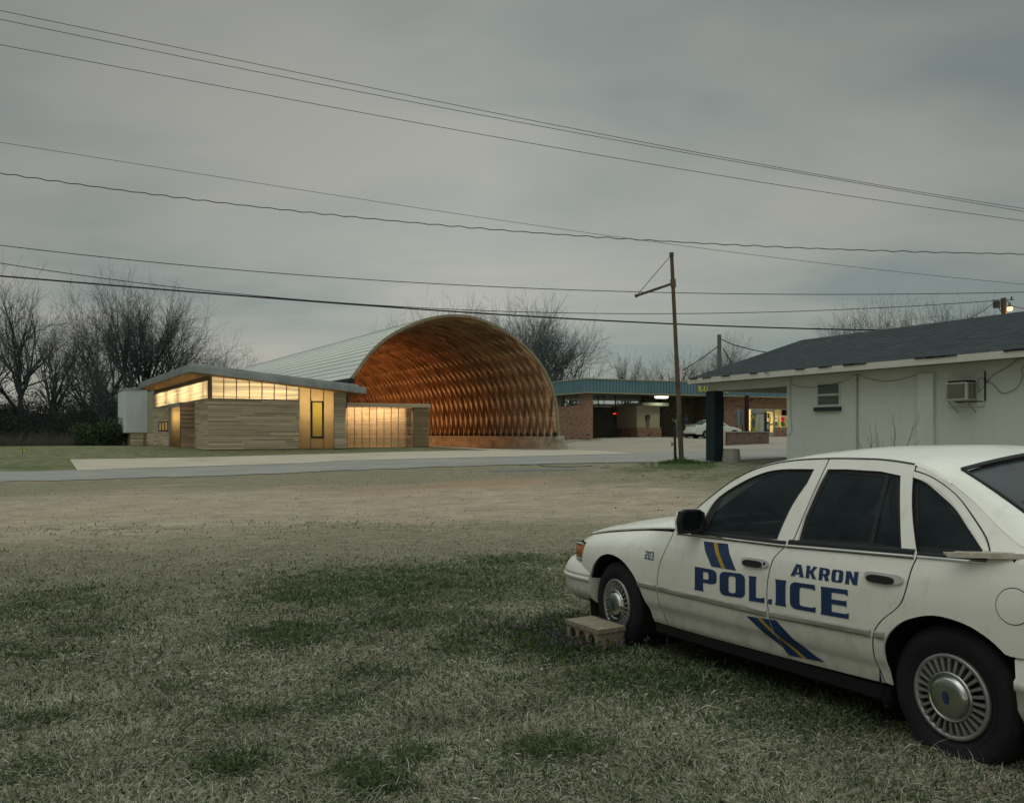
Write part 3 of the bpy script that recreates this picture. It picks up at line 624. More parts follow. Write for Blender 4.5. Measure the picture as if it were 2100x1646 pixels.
# shoes at the feet of the lattice
zb = Afr.z_at(893.5, 0, 0)
for i in range(NS):
    q = MB(); v = i * dv + 0.25; p = arcn(0.12, 0.2); q.box((p[0] - 0.26, v - 0.15, zb - .01), (p[0] + 0.22, v + 0.15, zb + 0.06)); q.hexa([(p[0]-.22, v-.1, zb+.06), (p[0]+.16, v-.1, zb+.06), (p[0]+.16, v+.1, zb+.06), (p[0]-.22, v+.1, zb+.06), (p[0]-.2, v-.06, zb+.36), (p[0]+.1, v-.06, zb+.36), (p[0]+.1, v+.06, zb+.36), (p[0]-.2, v+.06, zb+.36)])
    obj('steel_shoe', q, M['dsteel'], arch)
# front rim
rm_ = MB(); n = 60
for i in range(n):
    a, b = SL * i / n, SL * (i + 1) / n
    for (o0, o1, y0, y1, tn) in ((-0.12, 0.10, -0.18, 0.06, 0.6),):
        P = [arcn(a, o0), arcn(b, o0), arcn(b, o1), arcn(a, o1)]; rm_.tone = 0.5 + 0.2 * ((i // 3) % 2)
        rm_.hexa([(q[0], y0, q[1]) for q in P] + [(q[0], y1, q[1]) for q in P])
obj('front_rim', rm_, siding_mat('rim_timber', (0.30, 0.265, 0.18), (0.20, 0.175, 0.12), 0.2), arch)
# concrete wall
zg = Afr.z_at(923, 0, 0) - 0.1; cw = MB()
cw.hexa([(-0.25, -0.35, zg), (1.0, -0.35, zg), (1.0, AL, zg - .3), (-0.25, AL, zg - .3), (-0.25, -0.35, zb - .012), (0.42, -0.35, zb - .012), (0.42, AL, zb - .012), (-0.25, AL, zb - .012)])
m, nt, out = nodes_mat('cast_concrete'); n1 = tex(nt, 0.8, 8, 0.65, stretch=(1, 0.8, 1.2)); n2 = tex(nt, 5, 6, 0.7)
c = ramp(nt, n1, [(0.34, (0.24, 0.22, 0.17)), (0.5, (0.40, 0.38, 0.31)), (0.64, (0.52, 0.50, 0.43))]); c = mix(nt, rng(nt, n2, 0.45, 0.7, 0, 0.35), c, (0.22, 0.21, 0.17)); princ(nt, out, c, 0.9, bump=n2, bstr=0.2)
obj('concrete_wall', cw, m, arch, bevel=0.03)
# left edge beam and leaning columns
le = arcn(SL, 0.1); q = MB(); q.box((le[0] - 0.35, -0.3, le[1] - 0.30), (le[0] + 0.12, AL, le[1] + 0.02)); eb = obj('edge_beam', q, M['dsteel'], arch)
gl = Afr.gz(le[0], 5)
for v in [0.1 + 7.2 * k for k in range(9)]:
    q = MB(); q.tube([(le[0] - 1.2, v, gl), (le[0] - 0.1, v, le[1] - 0.25)], 0.11, 8); q.tube([(le[0] + .5, v + .4, le[1] + .55), (le[0] - 0.1, v, le[1] - 0.25)], 0.09, 6); obj('column', q, M['dsteel'], arch)
fl = MB(); fl.box((-20.5, 0.5, zg - 0.25), (-0.25, AL, Afr.gz(-8, 25) + 0.03)); obj('floor_slab', fl, M['conc'], arch)
orange = (1.0, 0.47, 0.19)
for (u, v, z, e) in ((-18.3, 20, 2.9, 560), (-18.3, 33, 2.9, 620), (-18.3, 46, 2.9, 560)):
    o = area('vault_floodlight', Afr.W(u, v, z), 1.2, e * 1.15, orange, (Afr.b[0]*0.9 + Afr.n[0]*0.35, Afr.b[1]*0.9 + Afr.n[1]*0.35, 0.45), 0.5)
    q = MB(); q.box((-0.6, -0.3, 0.03), (0.6, 0.3, 0.18)); 
# ================================================================ brick filling station and laundry
BR = Frame(W(1205, 0, 66).x, 66, math.atan2(0.442, 0.897))
gb = gz(*BR.P(2, 0)) - 0.05
st = thing('filling_station', 'brick filling station with blue ribbed canopy and lit shop window', 'building', (BR.o[0], BR.o[1], 0), BR.a)
bm1 = brick_mat('red_brick', (.37, .185, .12), (.24, .115, .078), (.34, .29, .22))
bmd = brick_mat('dark_brick', (0.15, 0.13, 0.085), (0.095, 0.085, 0.06), (0.13, 0.12, 0.08), dark=0.15)  # darker brick for the recessed walls and the rear pillar
zt0, zt1 = BR.z_at(804.5, 0, 0), BR.z_at(777.5, 0, 0)
g = lambda u, v: gz(*BR.P(u, v)) - 0.08
u15 = BR.u_at(1216, 0); vP = BR.v_at(1188, 0)
q = MB(); q.box((0, 0, gb), (u15, vP, zt0)); obj('corner_pillar', q, bm1, st)
zl = BR.z_at(830.7, 0, vP); q = MB(); q.box((0.0, vP, gb - .2), (0.22, 12, zl)); obj('low_brick_wall', q, bm1, st)
v2 = BR.v_at(1151.5, 0); q = MB(); q.box((0.002, v2, zl), (0.3, v2 + 1.0, zt0)); obj('rear_pillar', q, bmd, st)
# canopy with ribbed blue fascia
cn = MB(); cn.box((-0.25, -0.3, zt0 + .02), (28, 13.5, zt1 - .1)); can = obj('canopy', cn, simple('cream_soffit', (0.34, 0.37, 0.30), (0.25, 0.28, 0.22), 2, 0.8), st)
fa = MB(); fb = MB(); x = -0.3
M['blue'] = simple('blue_ribbed_metal', (0.135, 0.235, 0.285), (0.105, 0.19, 0.235), 1.2, 0.5, metal=0.1)
while x < 28:
    fa.box((x, -0.42, zt0), (x + 0.2, -0.34, zt1)); fa.box((x + .2, -0.38, zt0), (x + 0.3, -0.34, zt1)); x += 0.3
fa.box((-.3, -.34, zt0), (28, -.3, zt1)); 
x = -0.4
while x < 13.5:
    fb.box((-0.42, x, zt0), (-0.34, x + .2, zt1)); fb.box((-0.38, x + .2, zt0), (-0.34, x + .3, zt1)); x += 0.3
fb.box((-.34, -.3, zt0), (-.3, 13.5, zt1))
f1 = obj('front_fascia', fa, M['blue'], can); obj('side_fascia', fb, M['blue'], can)
tr = MB(); my = simple('faded_yellow_trim', (0.42, 0.40, 0.20), None, 4, 0.6)
for z in (zt0 - 0.06, zt1): tr.box((-0.46, -0.46, z), (28, -0.33, z + .06)); tr.box((-0.46, -0.33, z), (-0.33, 13.5, z + .06))
obj('fascia_trim', tr, my, can)
# lettering on the fascia
def text_mesh(name, body, size, mat, parent, loc, rot, depth=0.02, sx=1.0):
    c = bpy.data.curves.new(name, 'FONT'); c.body = body; c.size = size; c.extrude = depth; c.offset = size * 0.012
    t = bpy.data.objects.new(name, c); col.objects.link(t); dg = bpy.context.evaluated_depsgraph_get(); me = bpy.data.meshes.new_from_object(t.evaluated_get(dg)); bpy.data.objects.remove(t)
    me.materials.clear(); me.materials.append(mat); o = bpy.data.objects.new(name, me); col.objects.link(o); o.parent = parent; o.location = loc; o.rotation_euler = rot; o.scale = (sx, 1, 1); return o
mty = simple('yellow_letters', (0.75, 0.62, 0.05), None, 4, 0.5)
zl_ = BR.z_at(803.5, BR.u_at(1436, -.42), -.42)
for ch, px in (('R', 1432), ('-', 1439.5), ('U', 1443.5), ('A', 1455)):
    text_mesh('letter', ch, 0.72, mty, f1, (BR.u_at(px, -.45), -0.45, zl_), (R(90), 0, 0), 0.02, 0.85)
for ch, px in (('I', 1477), ('N', 1482), ('.', 1489)):
    text_mesh('letter', ch, 0.72, mty, f1, (BR.u_at(px, -.45), -0.45, zl_ - .06), (R(90), 0, 0), 0.02, 0.85)
# kiosk
vk = 2.0; uA, uB = BR.u_at(1306, vk), BR.u_at(1353, vk); zk0 = g(uA, vk); zk1 = BR.z_at(832, uA, vk); zkb = BR.z_at(876.5, uA, vk)
kio = thing('kiosk', 'small cream block kiosk with flat slab roof under the blue canopy', 'kiosk', (BR.o[0], BR.o[1], 0), BR.a)
q = MB(); q.box((uA, vk, zkb), (uB, vk + 3, zk1)); obj('upper_wall', q, simple('cream_block', (0.44, 0.38, 0.30), (0.36, 0.31, 0.24), 1.5, 0.9), kio)
q = MB(); q.box((uA, vk - 0.08, zk0), (uB + .12, vk + 3.05, zkb)); obj('brick_base', q, bm1, kio)
u0s, u1s = BR.u_at(1318, vk - .7), BR.u_at(1372, vk - .7)
q = MB(); q.box((u0s, vk - .7, zk1), (u1s, vk + 4, BR.z_at(825, u0s, vk - .7))); q.box((u0s - 4.6, vk + 2.4, zk1 + .02), (u0s, vk + 3.4, BR.z_at(825, u0s, vk - .7) - .05)); obj('slab_roof', q, simple('grey_slab', (0.36, 0.37, 0.34), None, 2, 0.8), kio)
# pay phone on the kiosk
uP0, uP1 = BR.u_at(1325.5, vk - .1), BR.u_at(1332.5, vk - .1)
ph = thing('payphone', 'black pay telephone above a grey panel on the cream kiosk wall', 'telephone', (BR.o[0], BR.o[1], 0), BR.a)
q = MB(); q.box((uP0, vk - .16, BR.z_at(861, uP0, vk)), (uP1, vk - .005, BR.z_at(850.5, uP0, vk))); obj('housing', q, M['dsteel'], ph, bevel=.01)
q = MB(); q.tube([(uP0 + .05, vk - .2, BR.z_at(853, uP0, vk)), (uP0 + .07, vk - .24, BR.z_at(855, uP0, vk)), (uP0 + .07, vk - .2, BR.z_at(857, uP0, vk))], .03, 6); q.box((uP0 + .05, vk - .17, BR.z_at(860.5, uP0, vk)), (uP1 - .05, vk - .162, BR.z_at(859, uP0, vk))); obj('handset', q, simple('grey_handset', (.35, .35, .34), None, 3, .5), ph)
q = MB(); q.box((uP0 + .03, vk - .06, BR.z_at(876, uP0, vk)), (uP1, vk - .004, BR.z_at(861.5, uP0, vk))); obj('back_panel', q, simple('grey_panel', (.20, .19, .15), None, 3, .7), ph)
# bay walls; the canopy's shade is put into the dark render colour
vd = 5.2; ua_, ub_ = BR.u_at(1219, vd), BR.u_at(1307, vd); q = MB(); q.box((ua_ - 1.4, vd, g(ua_, vd)), (ub_ + 2, vd + .2, zk1)); q.box((u15 + 0.02, vP + .3, g(1, 3)), (u15 + .15, vd, zk1 - .3)); obj('bay_wall', q, simple('shaded_render', (0.13, 0.135, 0.11), (0.06, 0.066, 0.06), 0.7, 0.9), st)
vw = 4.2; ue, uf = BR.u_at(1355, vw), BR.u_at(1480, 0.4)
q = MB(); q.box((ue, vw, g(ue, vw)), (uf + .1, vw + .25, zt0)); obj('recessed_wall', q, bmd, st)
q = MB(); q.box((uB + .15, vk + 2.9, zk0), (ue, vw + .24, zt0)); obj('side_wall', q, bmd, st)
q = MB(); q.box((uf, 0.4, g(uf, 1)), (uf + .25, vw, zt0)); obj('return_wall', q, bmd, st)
dj = MB(); a = BR.u_at(1398, vw); dj.box((a, vw - .05, g(a, vw)), (a + .1, vw - .003, zt0)); dj.box((a + 2.6, vw - .05, g(a, vw)), (a + 2.7, vw - .003, zt0)); dj.box((a + .1, vw - .05, g(a, vw) + 2.9), (a + 2.6, vw - .003, g(a, vw) + 3.0)); dj.box((a + .1, vw - .03, g(a, vw)), (a + 2.6, vw - .004, g(a, vw) + 2.9)); obj('garage_door', dj, simple('olive_door', (0.12, 0.13, 0.075), (0.10, 0.11, 0.06), 1, .7), st)
# front brick wall with shop front
vf = 0.4; uw0 = uf; uD0, uD1 = BR.u_at(1569.5, vf), BR.u_at(1589, vf); uO = BR.u_at(1534, vf); uX = BR.u_at(1652, vf)
zli = BR.z_at(837.5, uD0, vf); gs = g(uD0, vf) + .1; zs_ = BR.z_at(877, uD1, vf)
q = MB(); q.box((uw0, vf, gs - .4), (uO, vf + .25, zt0)); q.box((uO, vf, zli), (uX, vf + .25, zt0)); q.box((uD1 + .02, vf, gs - .3), (uX, vf + .25, zs_)); q.box((uX, vf, gs - .4), (27.5, vf + .25, zt0)); obj('shop_wall', q, bm1, st)
q = MB(); q.box((27.4, vf + .25, gs - .5), (27.6, 13, zt0)); q.box((uf + .25, 12.8, gs - .5), (27.4, 13, zt0)); obj('rear_walls', q, bm1, st)
mfr = simple('white_window_frame', (0.42, 0.44, 0.38), None, 5, 0.6)
q = MB()
for u in (uO, uD0 - .1, uD1 - .03, BR.u_at(1552, vf), uX - .08): q.box((u, vf + .05, gs), (u + .09, vf + .15, zli))
q.box((uO, vf + .05, zli - .08), (uX, vf + .148, zli)); q.box((uD1, vf - .03, zs_), (uX, vf + .2, zs_ + .06)); q.box((uO, vf + .05, gs), (uD0, vf + .147, gs + .5))
sf = obj('shop_front', q, mfr, st)
dq = MB(); w_ = uD1 - uD0; dz = gs + .05
for bx in (((uD0, vf + .02, dz), (uD0 + .1, vf + .07, zli - .1)), ((uD1 - .13, vf + .02, dz), (uD1 - .03, vf + .07, zli - .1)), ((uD0 + .1, vf + .02, dz), (uD1 - .13, vf + .07, dz + .35)), ((uD0 + .1, vf + .02, zli - .25), (uD1 - .13, vf + .07, zli - .1)), ((uD0 + .1, vf + .02, dz + .95), (uD1 - .13, vf + .07, dz + 1.1))): dq.box(*bx)
door = obj('shop_door', dq, simple('green_grey_door', (.36, .38, .26), None, 5, .6), st)
q = MB(); q.tube([(uD0 + .2, vf - .02, dz + .9), (uD0 + .2, vf - .02, dz + 1.3)], .02, 6); obj('handle', q, M['dsteel'], door)
q = MB(); q.box((uD0 + .25, vf + .015, zli - .85), (uD0 + .5, vf + .019, zli - .4)); obj('door_poster', q, simple('orange_notice', (.45, .20, .05), (.1, .2, .06), 6, .6), door)
# lit interior
mi = simple('cream_interior', (0.75, 0.66, 0.44), (0.68, 0.60, 0.40), 1, .8)
q = MB(); q.box((uO - 1, vf + 4.0, gs), (uX + 1, vf + 4.1, zt0)); q.box((uO - 1, vf + .26, zt0 - .3), (uX + 1, vf + 4, zt0 - .02)); q.box((uO - 1, vf + .26, gs), (uX + 1, vf + 4, gs + .06)); q.box((uO - 1.1, vf + .26, gs), (uO - 1, vf + 4, zt0 - .02)); obj('interior', q, mi, st)
area('shop_lamp', BR.W((uO + uX) / 2 + 1, vf + 1.8, zt0 - .42), 5, 210, (1.0, 0.86, 0.52), (0, 0, -1), 1.5)
# dryers seen through the window
for k, px in enumerate((1592, 1606, 1620)):
    uu = BR.u_at(px, vf + 3.2); d = thing('dryer', ('round doored laundry dryer at left of the lit shop window', 'round doored laundry dryer with a red notice above its door', 'round doored laundry dryer at right of the lit shop window')[k], 'dryer', tuple(BR.W(uu, vf + 3.2, 0)), BR.a, 'dryers in the lit shop')
    q = MB(); q.box((-.26, 0.1, gs + .06), (.26, .6, gs + 1.95)); obj('cabinet', q, simple('white_enamel', (.7, .66, .5), None, 3, .5), d, bevel=.02)
    q = MB(); q.lathe([(0.0, .02), (.19, .02), (.23, .0), (.25, .08)], (0, .04, BR.z_at(869, uu, vf + 3.2)), 20, 'y'); obj('door', q, simple('dark_green_glass_door', (.08, .13, .05), None, 3, .3), d, smooth=True)
    q = MB(); q.box((-.12, .07, gs + 1.6), (.12, .098, gs + 1.78)); obj('control_panel', q, simple('grey_controls', (.3, .28, .2), None, 9, .5), d)
    if k == 1: q = MB(); q.box((-.17, .03, BR.z_at(863.5, uu, vf + 3.2)), (.17, .06, BR.z_at(854.5, uu, vf + 3.2))); obj('red_notice', q, simple('red_paper', (.55, .02, .05), None, 3, .7), d)
# canopy post, light, meter boxes
uc_ = BR.u_at(1532, -1.6); q = MB(); q.box((uc_ - .13, -1.7, g(uc_, -1.6)), (uc_ + .13, -1.45, zt0)); obj('canopy_post', q, simple('maroon_post', (.04, .014, .014), None, 4, .5), st)
vl = 0.5; ul0, ul1 = BR.u_at(1349, vl), BR.u_at(1373, vl)
lf = thing('canopy_light', 'glowing ceiling light hanging below the blue canopy', 'lamp', (BR.o[0], BR.o[1], 0), BR.a)
zlf = BR.z_at(816, ul0, vl)
q = MB(); q.box((ul0, vl, zlf + .16), (ul1, vl + .6, zt0 + .015)); obj('housing', q, simple('lamp_housing', (.45, .5, .35), None, 3, .6), lf)
q = MB(); q.prism([(ul0 + .06, zlf + .16), (ul0 + .16, zlf), (ul1 - .16, zlf), (ul1 - .06, zlf + .16)], (vl + .03, vl + .57), 1); obj('diffuser', q, emis('canopy_light_glow', (1.0, 0.96, 0.70), 3.2), lf)
area('canopy_lamp', BR.W((ul0 + ul1) / 2, vl + .3, zlf - .05), .8, 12, (.85, 1, .62), (0, 0, -1), .5)
for (u, v, l) in ((BR.u_at(1521, -1.3), -1.3, 0), (BR.u_at(1512.5, -1.3), -1.3, 1)):
    c_ = thing('meter_cabinet', ('galvanised cabinet fixed to the maroon canopy post', 'narrow galvanised cabinet left of the other one by the canopy post')[l], 'cabinet', (BR.o[0], BR.o[1], 0), BR.a, 'cabinets by the canopy post')
    wd = (.52, .3)[l]; q = MB(); z0 = BR.z_at(872.5 if not l else 873, u, v); z1 = BR.z_at(839.5, u, v); q.box((u, v, z0), (u + wd, v + .3, z1)); obj('case', q, M['galv'], c_, bevel=.012)
    q = MB(); q.box((u + .04, v - .02, z0 + .08), (u + wd - .04, v - .002, z1 - .08)); obj('door', q, M['galv'], c_)
    q = MB(); q.tube([(u + wd/2, v + .2, g(u, v)), (u + wd/2, v + .2, z0)], .04, 6); obj('stand', q, M['dsteel'], c_)
# pole and hoses in the first bay
for px, vv in ((1227, 3.0), (1239, 2.5), (1262, 3.5)):
    uu = BR.u_at(px, vv); q = MB(); q.tube([(uu, vv, zk1 if px != 1239 else g(uu, vv)), (uu, vv, zt0 + .02)], .05 if px != 1239 else .03, 6); obj('hanger_pipe', q, M['dsteel'], st)
# neon sign in dark bay
us_ = BR.u_at(1260, vd); ne_ = thing('neon_sign', 'small red neon sign glowing on the dark bay wall', 'sign', (BR.o[0], BR.o[1], 0), BR.a)
q = MB(); zz = BR.z_at(848, us_, vd); q.box((us_ - .14, vd - .06, zz - .05), (us_ + .14, vd - .03, zz + .05)); obj('tube', q, emis('red_neon', (1.0, 0.03, 0.02), 1.6), ne_)
q = MB(); q.box((us_ - .16, vd - .029, zz - .45), (us_ + .12, vd - .002, zz + .1)); obj('backboard', q, simple('teal_board', (.04, .07, .07), None, 5, .7), ne_)
# ---------------------------------------------------------------- pump island
PI_ = Frame(W(1491, 0, 53).x, 53, BR.a + R(-10)); gi = gz(*PI_.P(1, 0)) - .06
isl = thing('pump_island', 'low brick pump island with white painted end in front of the shop', 'island', (PI_.o[0], PI_.o[1], 0), PI_.a)
ui = PI_.u_at(1577, 0); zi = PI_.z_at(884.5, 0, 0)
q = MB(); q.box((0, 0, gi), (ui, 1.1, zi - .05)); obj('brick_body', q, brick_mat('brown_brick', (.17, .09, .06), (.10, .06, .045)), isl)
q = MB(); q.box((-.04, -.04, zi - .05), (ui + .04, 1.14, zi)); obj('coping', q, M['conc'], isl)
u0i = PI_.u_at(1478, .2); q = MB(); q.box((u0i - .3, .1, gi), (-.045, 1.0, zi + .12)); obj('white_end', q, simple('white_block', (.52, .52, .47), None, 2, .8), isl)
pu = PI_.u_at(1545, .5); pv = PI_.u_at(1564, .5); pz = PI_.z_at(839, pu, .5)
pump = thing('fuel_pump', 'old fuel pump with grey flanks and yellow hose standing on the brick island', 'pump', (PI_.o[0], PI_.o[1], 0), PI_.a)
pw = pv - pu
q = MB(); q.box((pu + .06, .3, zi), (pv - .04, .8, pz - .28)); obj('body', q, simple('white_pump', (.45, .46, .42), (.34, .36, .33), 6, .5), pump, bevel=.02)
q = MB(); q.box((pu, .26, pz - .28), (pv, .84, pz)); obj('head', q, simple('grey_pump_head', (.26, .29, .27), None, 5, .5), pump, bevel=.03)
q = MB(); q.box((pu - .02, .3, zi), (pu + .055, .8, pz - .3)); q.box((pv - .035, .3, zi), (pv + .03, .8, pz - .3)); obj('side_panel', q, simple('teal_panel', (.07, .12, .12), None, 5, .5), pump)
q = MB(); q.box((pu + .24, .28, zi + .2), (pu + .33, .298, pz - .5)); q.box((pu + .28, .24, pz - .2), (pu + .44, .258, pz - .1)); obj('yellow_label', q, simple('yellow_label', (.45, .36, .06), (.35, .3, .1), 20, .5), pump)
q = MB(); hs = []
for k in range(40):
    a = k / 39 * 4 * math.pi; hs.append((pu - .22 + .17 * math.cos(a) * (1 - k * .002), .2 - .002 * k, zi + .62 + .42 * math.sin(a) - k * .006))
q.tube([(pu, .25, pz - .6)] + hs + [(pu - .08, .1, zi - .05), (pu - .06, -.08, zi - .35)], .028, 6); obj('hose', q, simple('yellow_hose', (.42, .40, .04), None, 6, .5), pump, smooth=True)
nz = thing('fuel_dispenser', 'small dark dispenser with black hose at the right end of the brick island', 'pump', (PI_.o[0], PI_.o[1], 0), PI_.a)
pa = PI_.u_at(1567, .6); q = MB(); q.box((pa, .45, zi), (pa + .32, .8, zi + .62)); obj('body', q, simple('slate_case', (.05, .06, .065), None, 5, .5), nz, bevel=.015)
q = MB(); q.box((pa + .12, .43, zi + .15), (pa + .22, .448, zi + .5)); obj('white_label', q, simple('white_label', (.6, .6, .56), None, 5, .5), nz)
q = MB(); q.box((pa + .02, .5, zi + .62), (pa + .14, .7, zi + 1.25)); obj('nozzle_boot', q, M['dsteel'], nz)
q = MB(); q.tube([(pa + .14, .6, zi + 1.15), (pa + .3, .55, zi + 1.1), (pa + .4, .5, zi + .85), (pa + .36, .5, zi + .6), (pa + .26, .5, zi + .45)], .02, 6); obj('hose', q, M['black'], nz)
# ================================================================ white painted block house
WH = Frame(W(1967, 0, 20.3).x, 20.3, math.atan2(0.457, 0.889)); VC = WH.v_at(1613.5, 0); VE = -9.0
gw = gz(*WH.P(0, 2)) - .25; ZS = WH.z_at(731.7, -.5, WH.v_at(2100, -.5))   # underside of the fascia
ho = thing('block_house', 'white painted block house with dark shingle roof and peeling fascia', 'house', (WH.o[0], WH.o[1], 0), WH.a)
mw, nt, out = nodes_mat('white_painted_block')
tc = nt.nodes.new('ShaderNodeTexCoord'); sp = nt.nodes.new('ShaderNodeSeparateXYZ'); nt.links.new(tc.outputs['Object'], sp.inputs[0])
ad = nt.nodes.new('ShaderNodeMath'); nt.links.new(sp.outputs[0], ad.inputs[0]); nt.links.new(sp.outputs[1], ad.inputs[1]); cbx = nt.nodes.new('ShaderNodeCombineXYZ'); nt.links.new(ad.outputs[0], cbx.inputs[0]); nt.links.new(sp.outputs[2], cbx.inputs[1])
bt = nt.nodes.new('ShaderNodeTexBrick'); bt.inputs['Scale'].default_value = 1; bt.inputs['Brick Width'].default_value = .4; bt.inputs['Row Height'].default_value = .2; bt.inputs['Mortar Size'].default_value = .006; bt.inputs['Mortar Smooth'].default_value = .6; nt.links.new(cbx.outputs[0], bt.inputs['Vector'])
n1 = tex(nt, .6, 6, .6, stretch=(1, 1, .5)); n2 = tex(nt, 4, 6, .7, stretch=(1, 1, .35)); c = ramp(nt, n1, [(.3, (.51, .57, .54)), (.7, (.58, .64, .60))]); c = mix(nt, rng(nt, n2, .54, .78, 0, .38), c, (.36, .39, .34))
iv = nt.nodes.new('ShaderNodeMath'); iv.operation = 'SUBTRACT'; iv.inputs[0].default_value = 1; nt.links.new(bt.outputs['Fac'], iv.inputs[1]); princ(nt, out, c, .75, bump=iv.outputs[0], bstr=.35, bdist=.008)
M['wpaint'] = simple('white_trim_paint', (.52, .57, .52), (.42, .46, .42), 3, .6)
q = MB(); q.box((0, VE, gw), (.2, VC, ZS + .02)); q.box((.2, VC - .2, gw), (4.04, VC, ZS + .02)); q.box((3.84, VE, gw), (4.04, VC - .2, ZS + .02)); q.box((.2, VE, gw), (3.84, VE + .2, ZS + .02)); obj('wall', q, mw, ho)
# beam and teal pillar of the carport
vp0, vp1 = WH.v_at(1480, 0), WH.v_at(1453, 0); zbm = WH.z_at(800.5, 0, vp0)
zp = WH.z_at(948, 0, vp0) - .05
q = MB(); q.box((0.0, VC, zbm), (.2, vp1 + .05, ZS + .02)); obj('carport_beam', q, mw, ho)
q = MB(); q.box((3.84, VC, zbm), (4.04, vp1 + .05, ZS + .02)); q.box((.2, vp1 - .15, zbm), (3.84, vp1 + .05, ZS + .02)); obj('rear_beam', q, mw, ho)
pl_px = WH.v_at(1465, -.05)
teal = simple('dark_teal_paint', (.016, .034, .042), (.009, .022, .028), 3, .6, bstr=.5)
q = MB(); zz = zp
while zz < zbm - .01: h = min(.075, zbm - zz); q.box((-.05, pl_px, zz), (.33, pl_px + .42, zz + h - .006)); zz += .075
q.box((-.044, pl_px + .006, zp), (.324, pl_px + .414, zbm)); obj('carport_pillar', q, teal, ho)
q = MB(); q.box((3.75, pl_px, zp + .1), (4.1, pl_px + .4, zbm)); obj('carport_pillar', q, teal, ho)
# roof
ve = 9.4; zf = ZS + .17; rd = WH.v_at(1645, 2.02); zr_ = WH.z_at(697, 2.02, rd)
mshg, nt, out = nodes_mat('grey_shingles'); tc = nt.nodes.new('ShaderNodeTexCoord')
sp = nt.nodes.new('ShaderNodeSeparateXYZ'); nt.links.new(tc.outputs['Object'], sp.inputs[0]); cb3 = nt.nodes.new('ShaderNodeCombineXYZ'); nt.links.new(sp.outputs[1], cb3.inputs[0]); nt.links.new(sp.outputs[0], cb3.inputs[1])
bt = nt.nodes.new('ShaderNodeTexBrick'); bt.inputs['Scale'].default_value = 1; bt.inputs['Brick Width'].default_value = .3; bt.inputs['Row Height'].default_value = .125; bt.inputs['Mortar Size'].default_value = .006; bt.inputs['Color1'].default_value = (.040, .055, .060, 1); bt.inputs['Color2'].default_value = (.066, .082, .086, 1); bt.inputs['Mortar'].default_value = (.02, .022, .024, 1); nt.links.new(cb3.outputs[0], bt.inputs['Vector'])
n1 = tex(nt, 1.2, 5, .6); princ(nt, out, mix(nt, rng(nt, n1, .35, .7, .2, .7), bt.outputs['Color'], (.044, .056, .060)), .95, spec=.1, bump=bt.outputs['Color'], bstr=.25, bdist=.01)
q = MB(); R0 = [(-.53, ve + .03, zf), (4.57, ve + .03, zf), (2.02, rd, zr_), (2.02, VE, zr_), (-.53, VE - .4, zf), (4.57, VE - .4, zf)]
up = .05
def rp_(pts): q.face(pts); q.face([(a, b, c - .04) for a, b, c in reversed(pts)])
q.face([R0[4], R0[0], R0[2], (2.02, VE - .4, zr_)][::-1]); q.face([R0[0], R0[1], R0[2]][::-1]); q.face([R0[1], R0[5], (2.02, VE - .4, zr_), R0[2]][::-1]); q.face([R0[5], R0[4], (2.02, VE - .4, zr_)][::-1]); q.face([R0[0], R0[4], R0[5], R0[1]])
# lapped shingle courses on the visible slope, each a thin strip standing proud
n = 22
for i in range(n):
    t0, t1 = i / n, (i + 1) / n
    def P_(t, e): 
        u = -.53 + 2.55 * t; v = (ve + .03) + (rd - ve - .03) * t; z = zf + (zr_ - zf) * t
        return (u, v, z + e * .5), (u, VE - .4, z + e * .5)
    a, b = P_(t0, .018), P_(t1, .004); c_, d_ = P_(t0, 0), P_(t1, 0)
    q.face([b[0], a[0], a[1], b[1]]); q.face([a[0], c_[0], c_[1], a[1]])
roof = obj('roof', q, mshg, ho)
mfa, nt, out = nodes_mat('peeling_fascia'); n1 = tex(nt, 1.2, 7, .75, stretch=(1, .7, 2.5)); n2 = tex(nt, 5, 6, .7, stretch=(1, .4, 2))
c = ramp(nt, n1, [(.3, (.50, .52, .47)), (.7, (.60, .62, .57))]); c = mix(nt, rng(nt, n1, .60, .63, 0, .85), c, mix(nt, n2, (.07, .065, .055), (.22, .20, .16))); princ(nt, out, c, .7, bump=n2, bstr=.3)
q = MB(); q.box((-.56, VE - .42, ZS), (-.50, ve, zf - .003)); q.box((-.50, ve, ZS), (4.54, ve + .05, zf - .003)); q.box((4.54, VE - .42, ZS), (4.6, ve, zf - .003)); obj('fascia_board', q, mfa, roof)
dd = MB(); rn2 = random.Random(8)
for k in range(26):
    v = VC - 2 + rn2.uniform(-9, 6.2); l = rn2.uniform(.15, .6); dd.box((-.585, v, zf - .03 + rn2.uniform(0, .02)), (-.561, v + l, zf + rn2.uniform(.0, .02)))
obj('torn_drip_edge', dd, M['dsteel'], roof)
q = MB(); q.box((-.50, VE - .4, ZS + .022), (4.54, ve, ZS + .04)); obj('soffit', q, simple('soffit_board', (.26, .24, .18), None, 2, .8), roof)
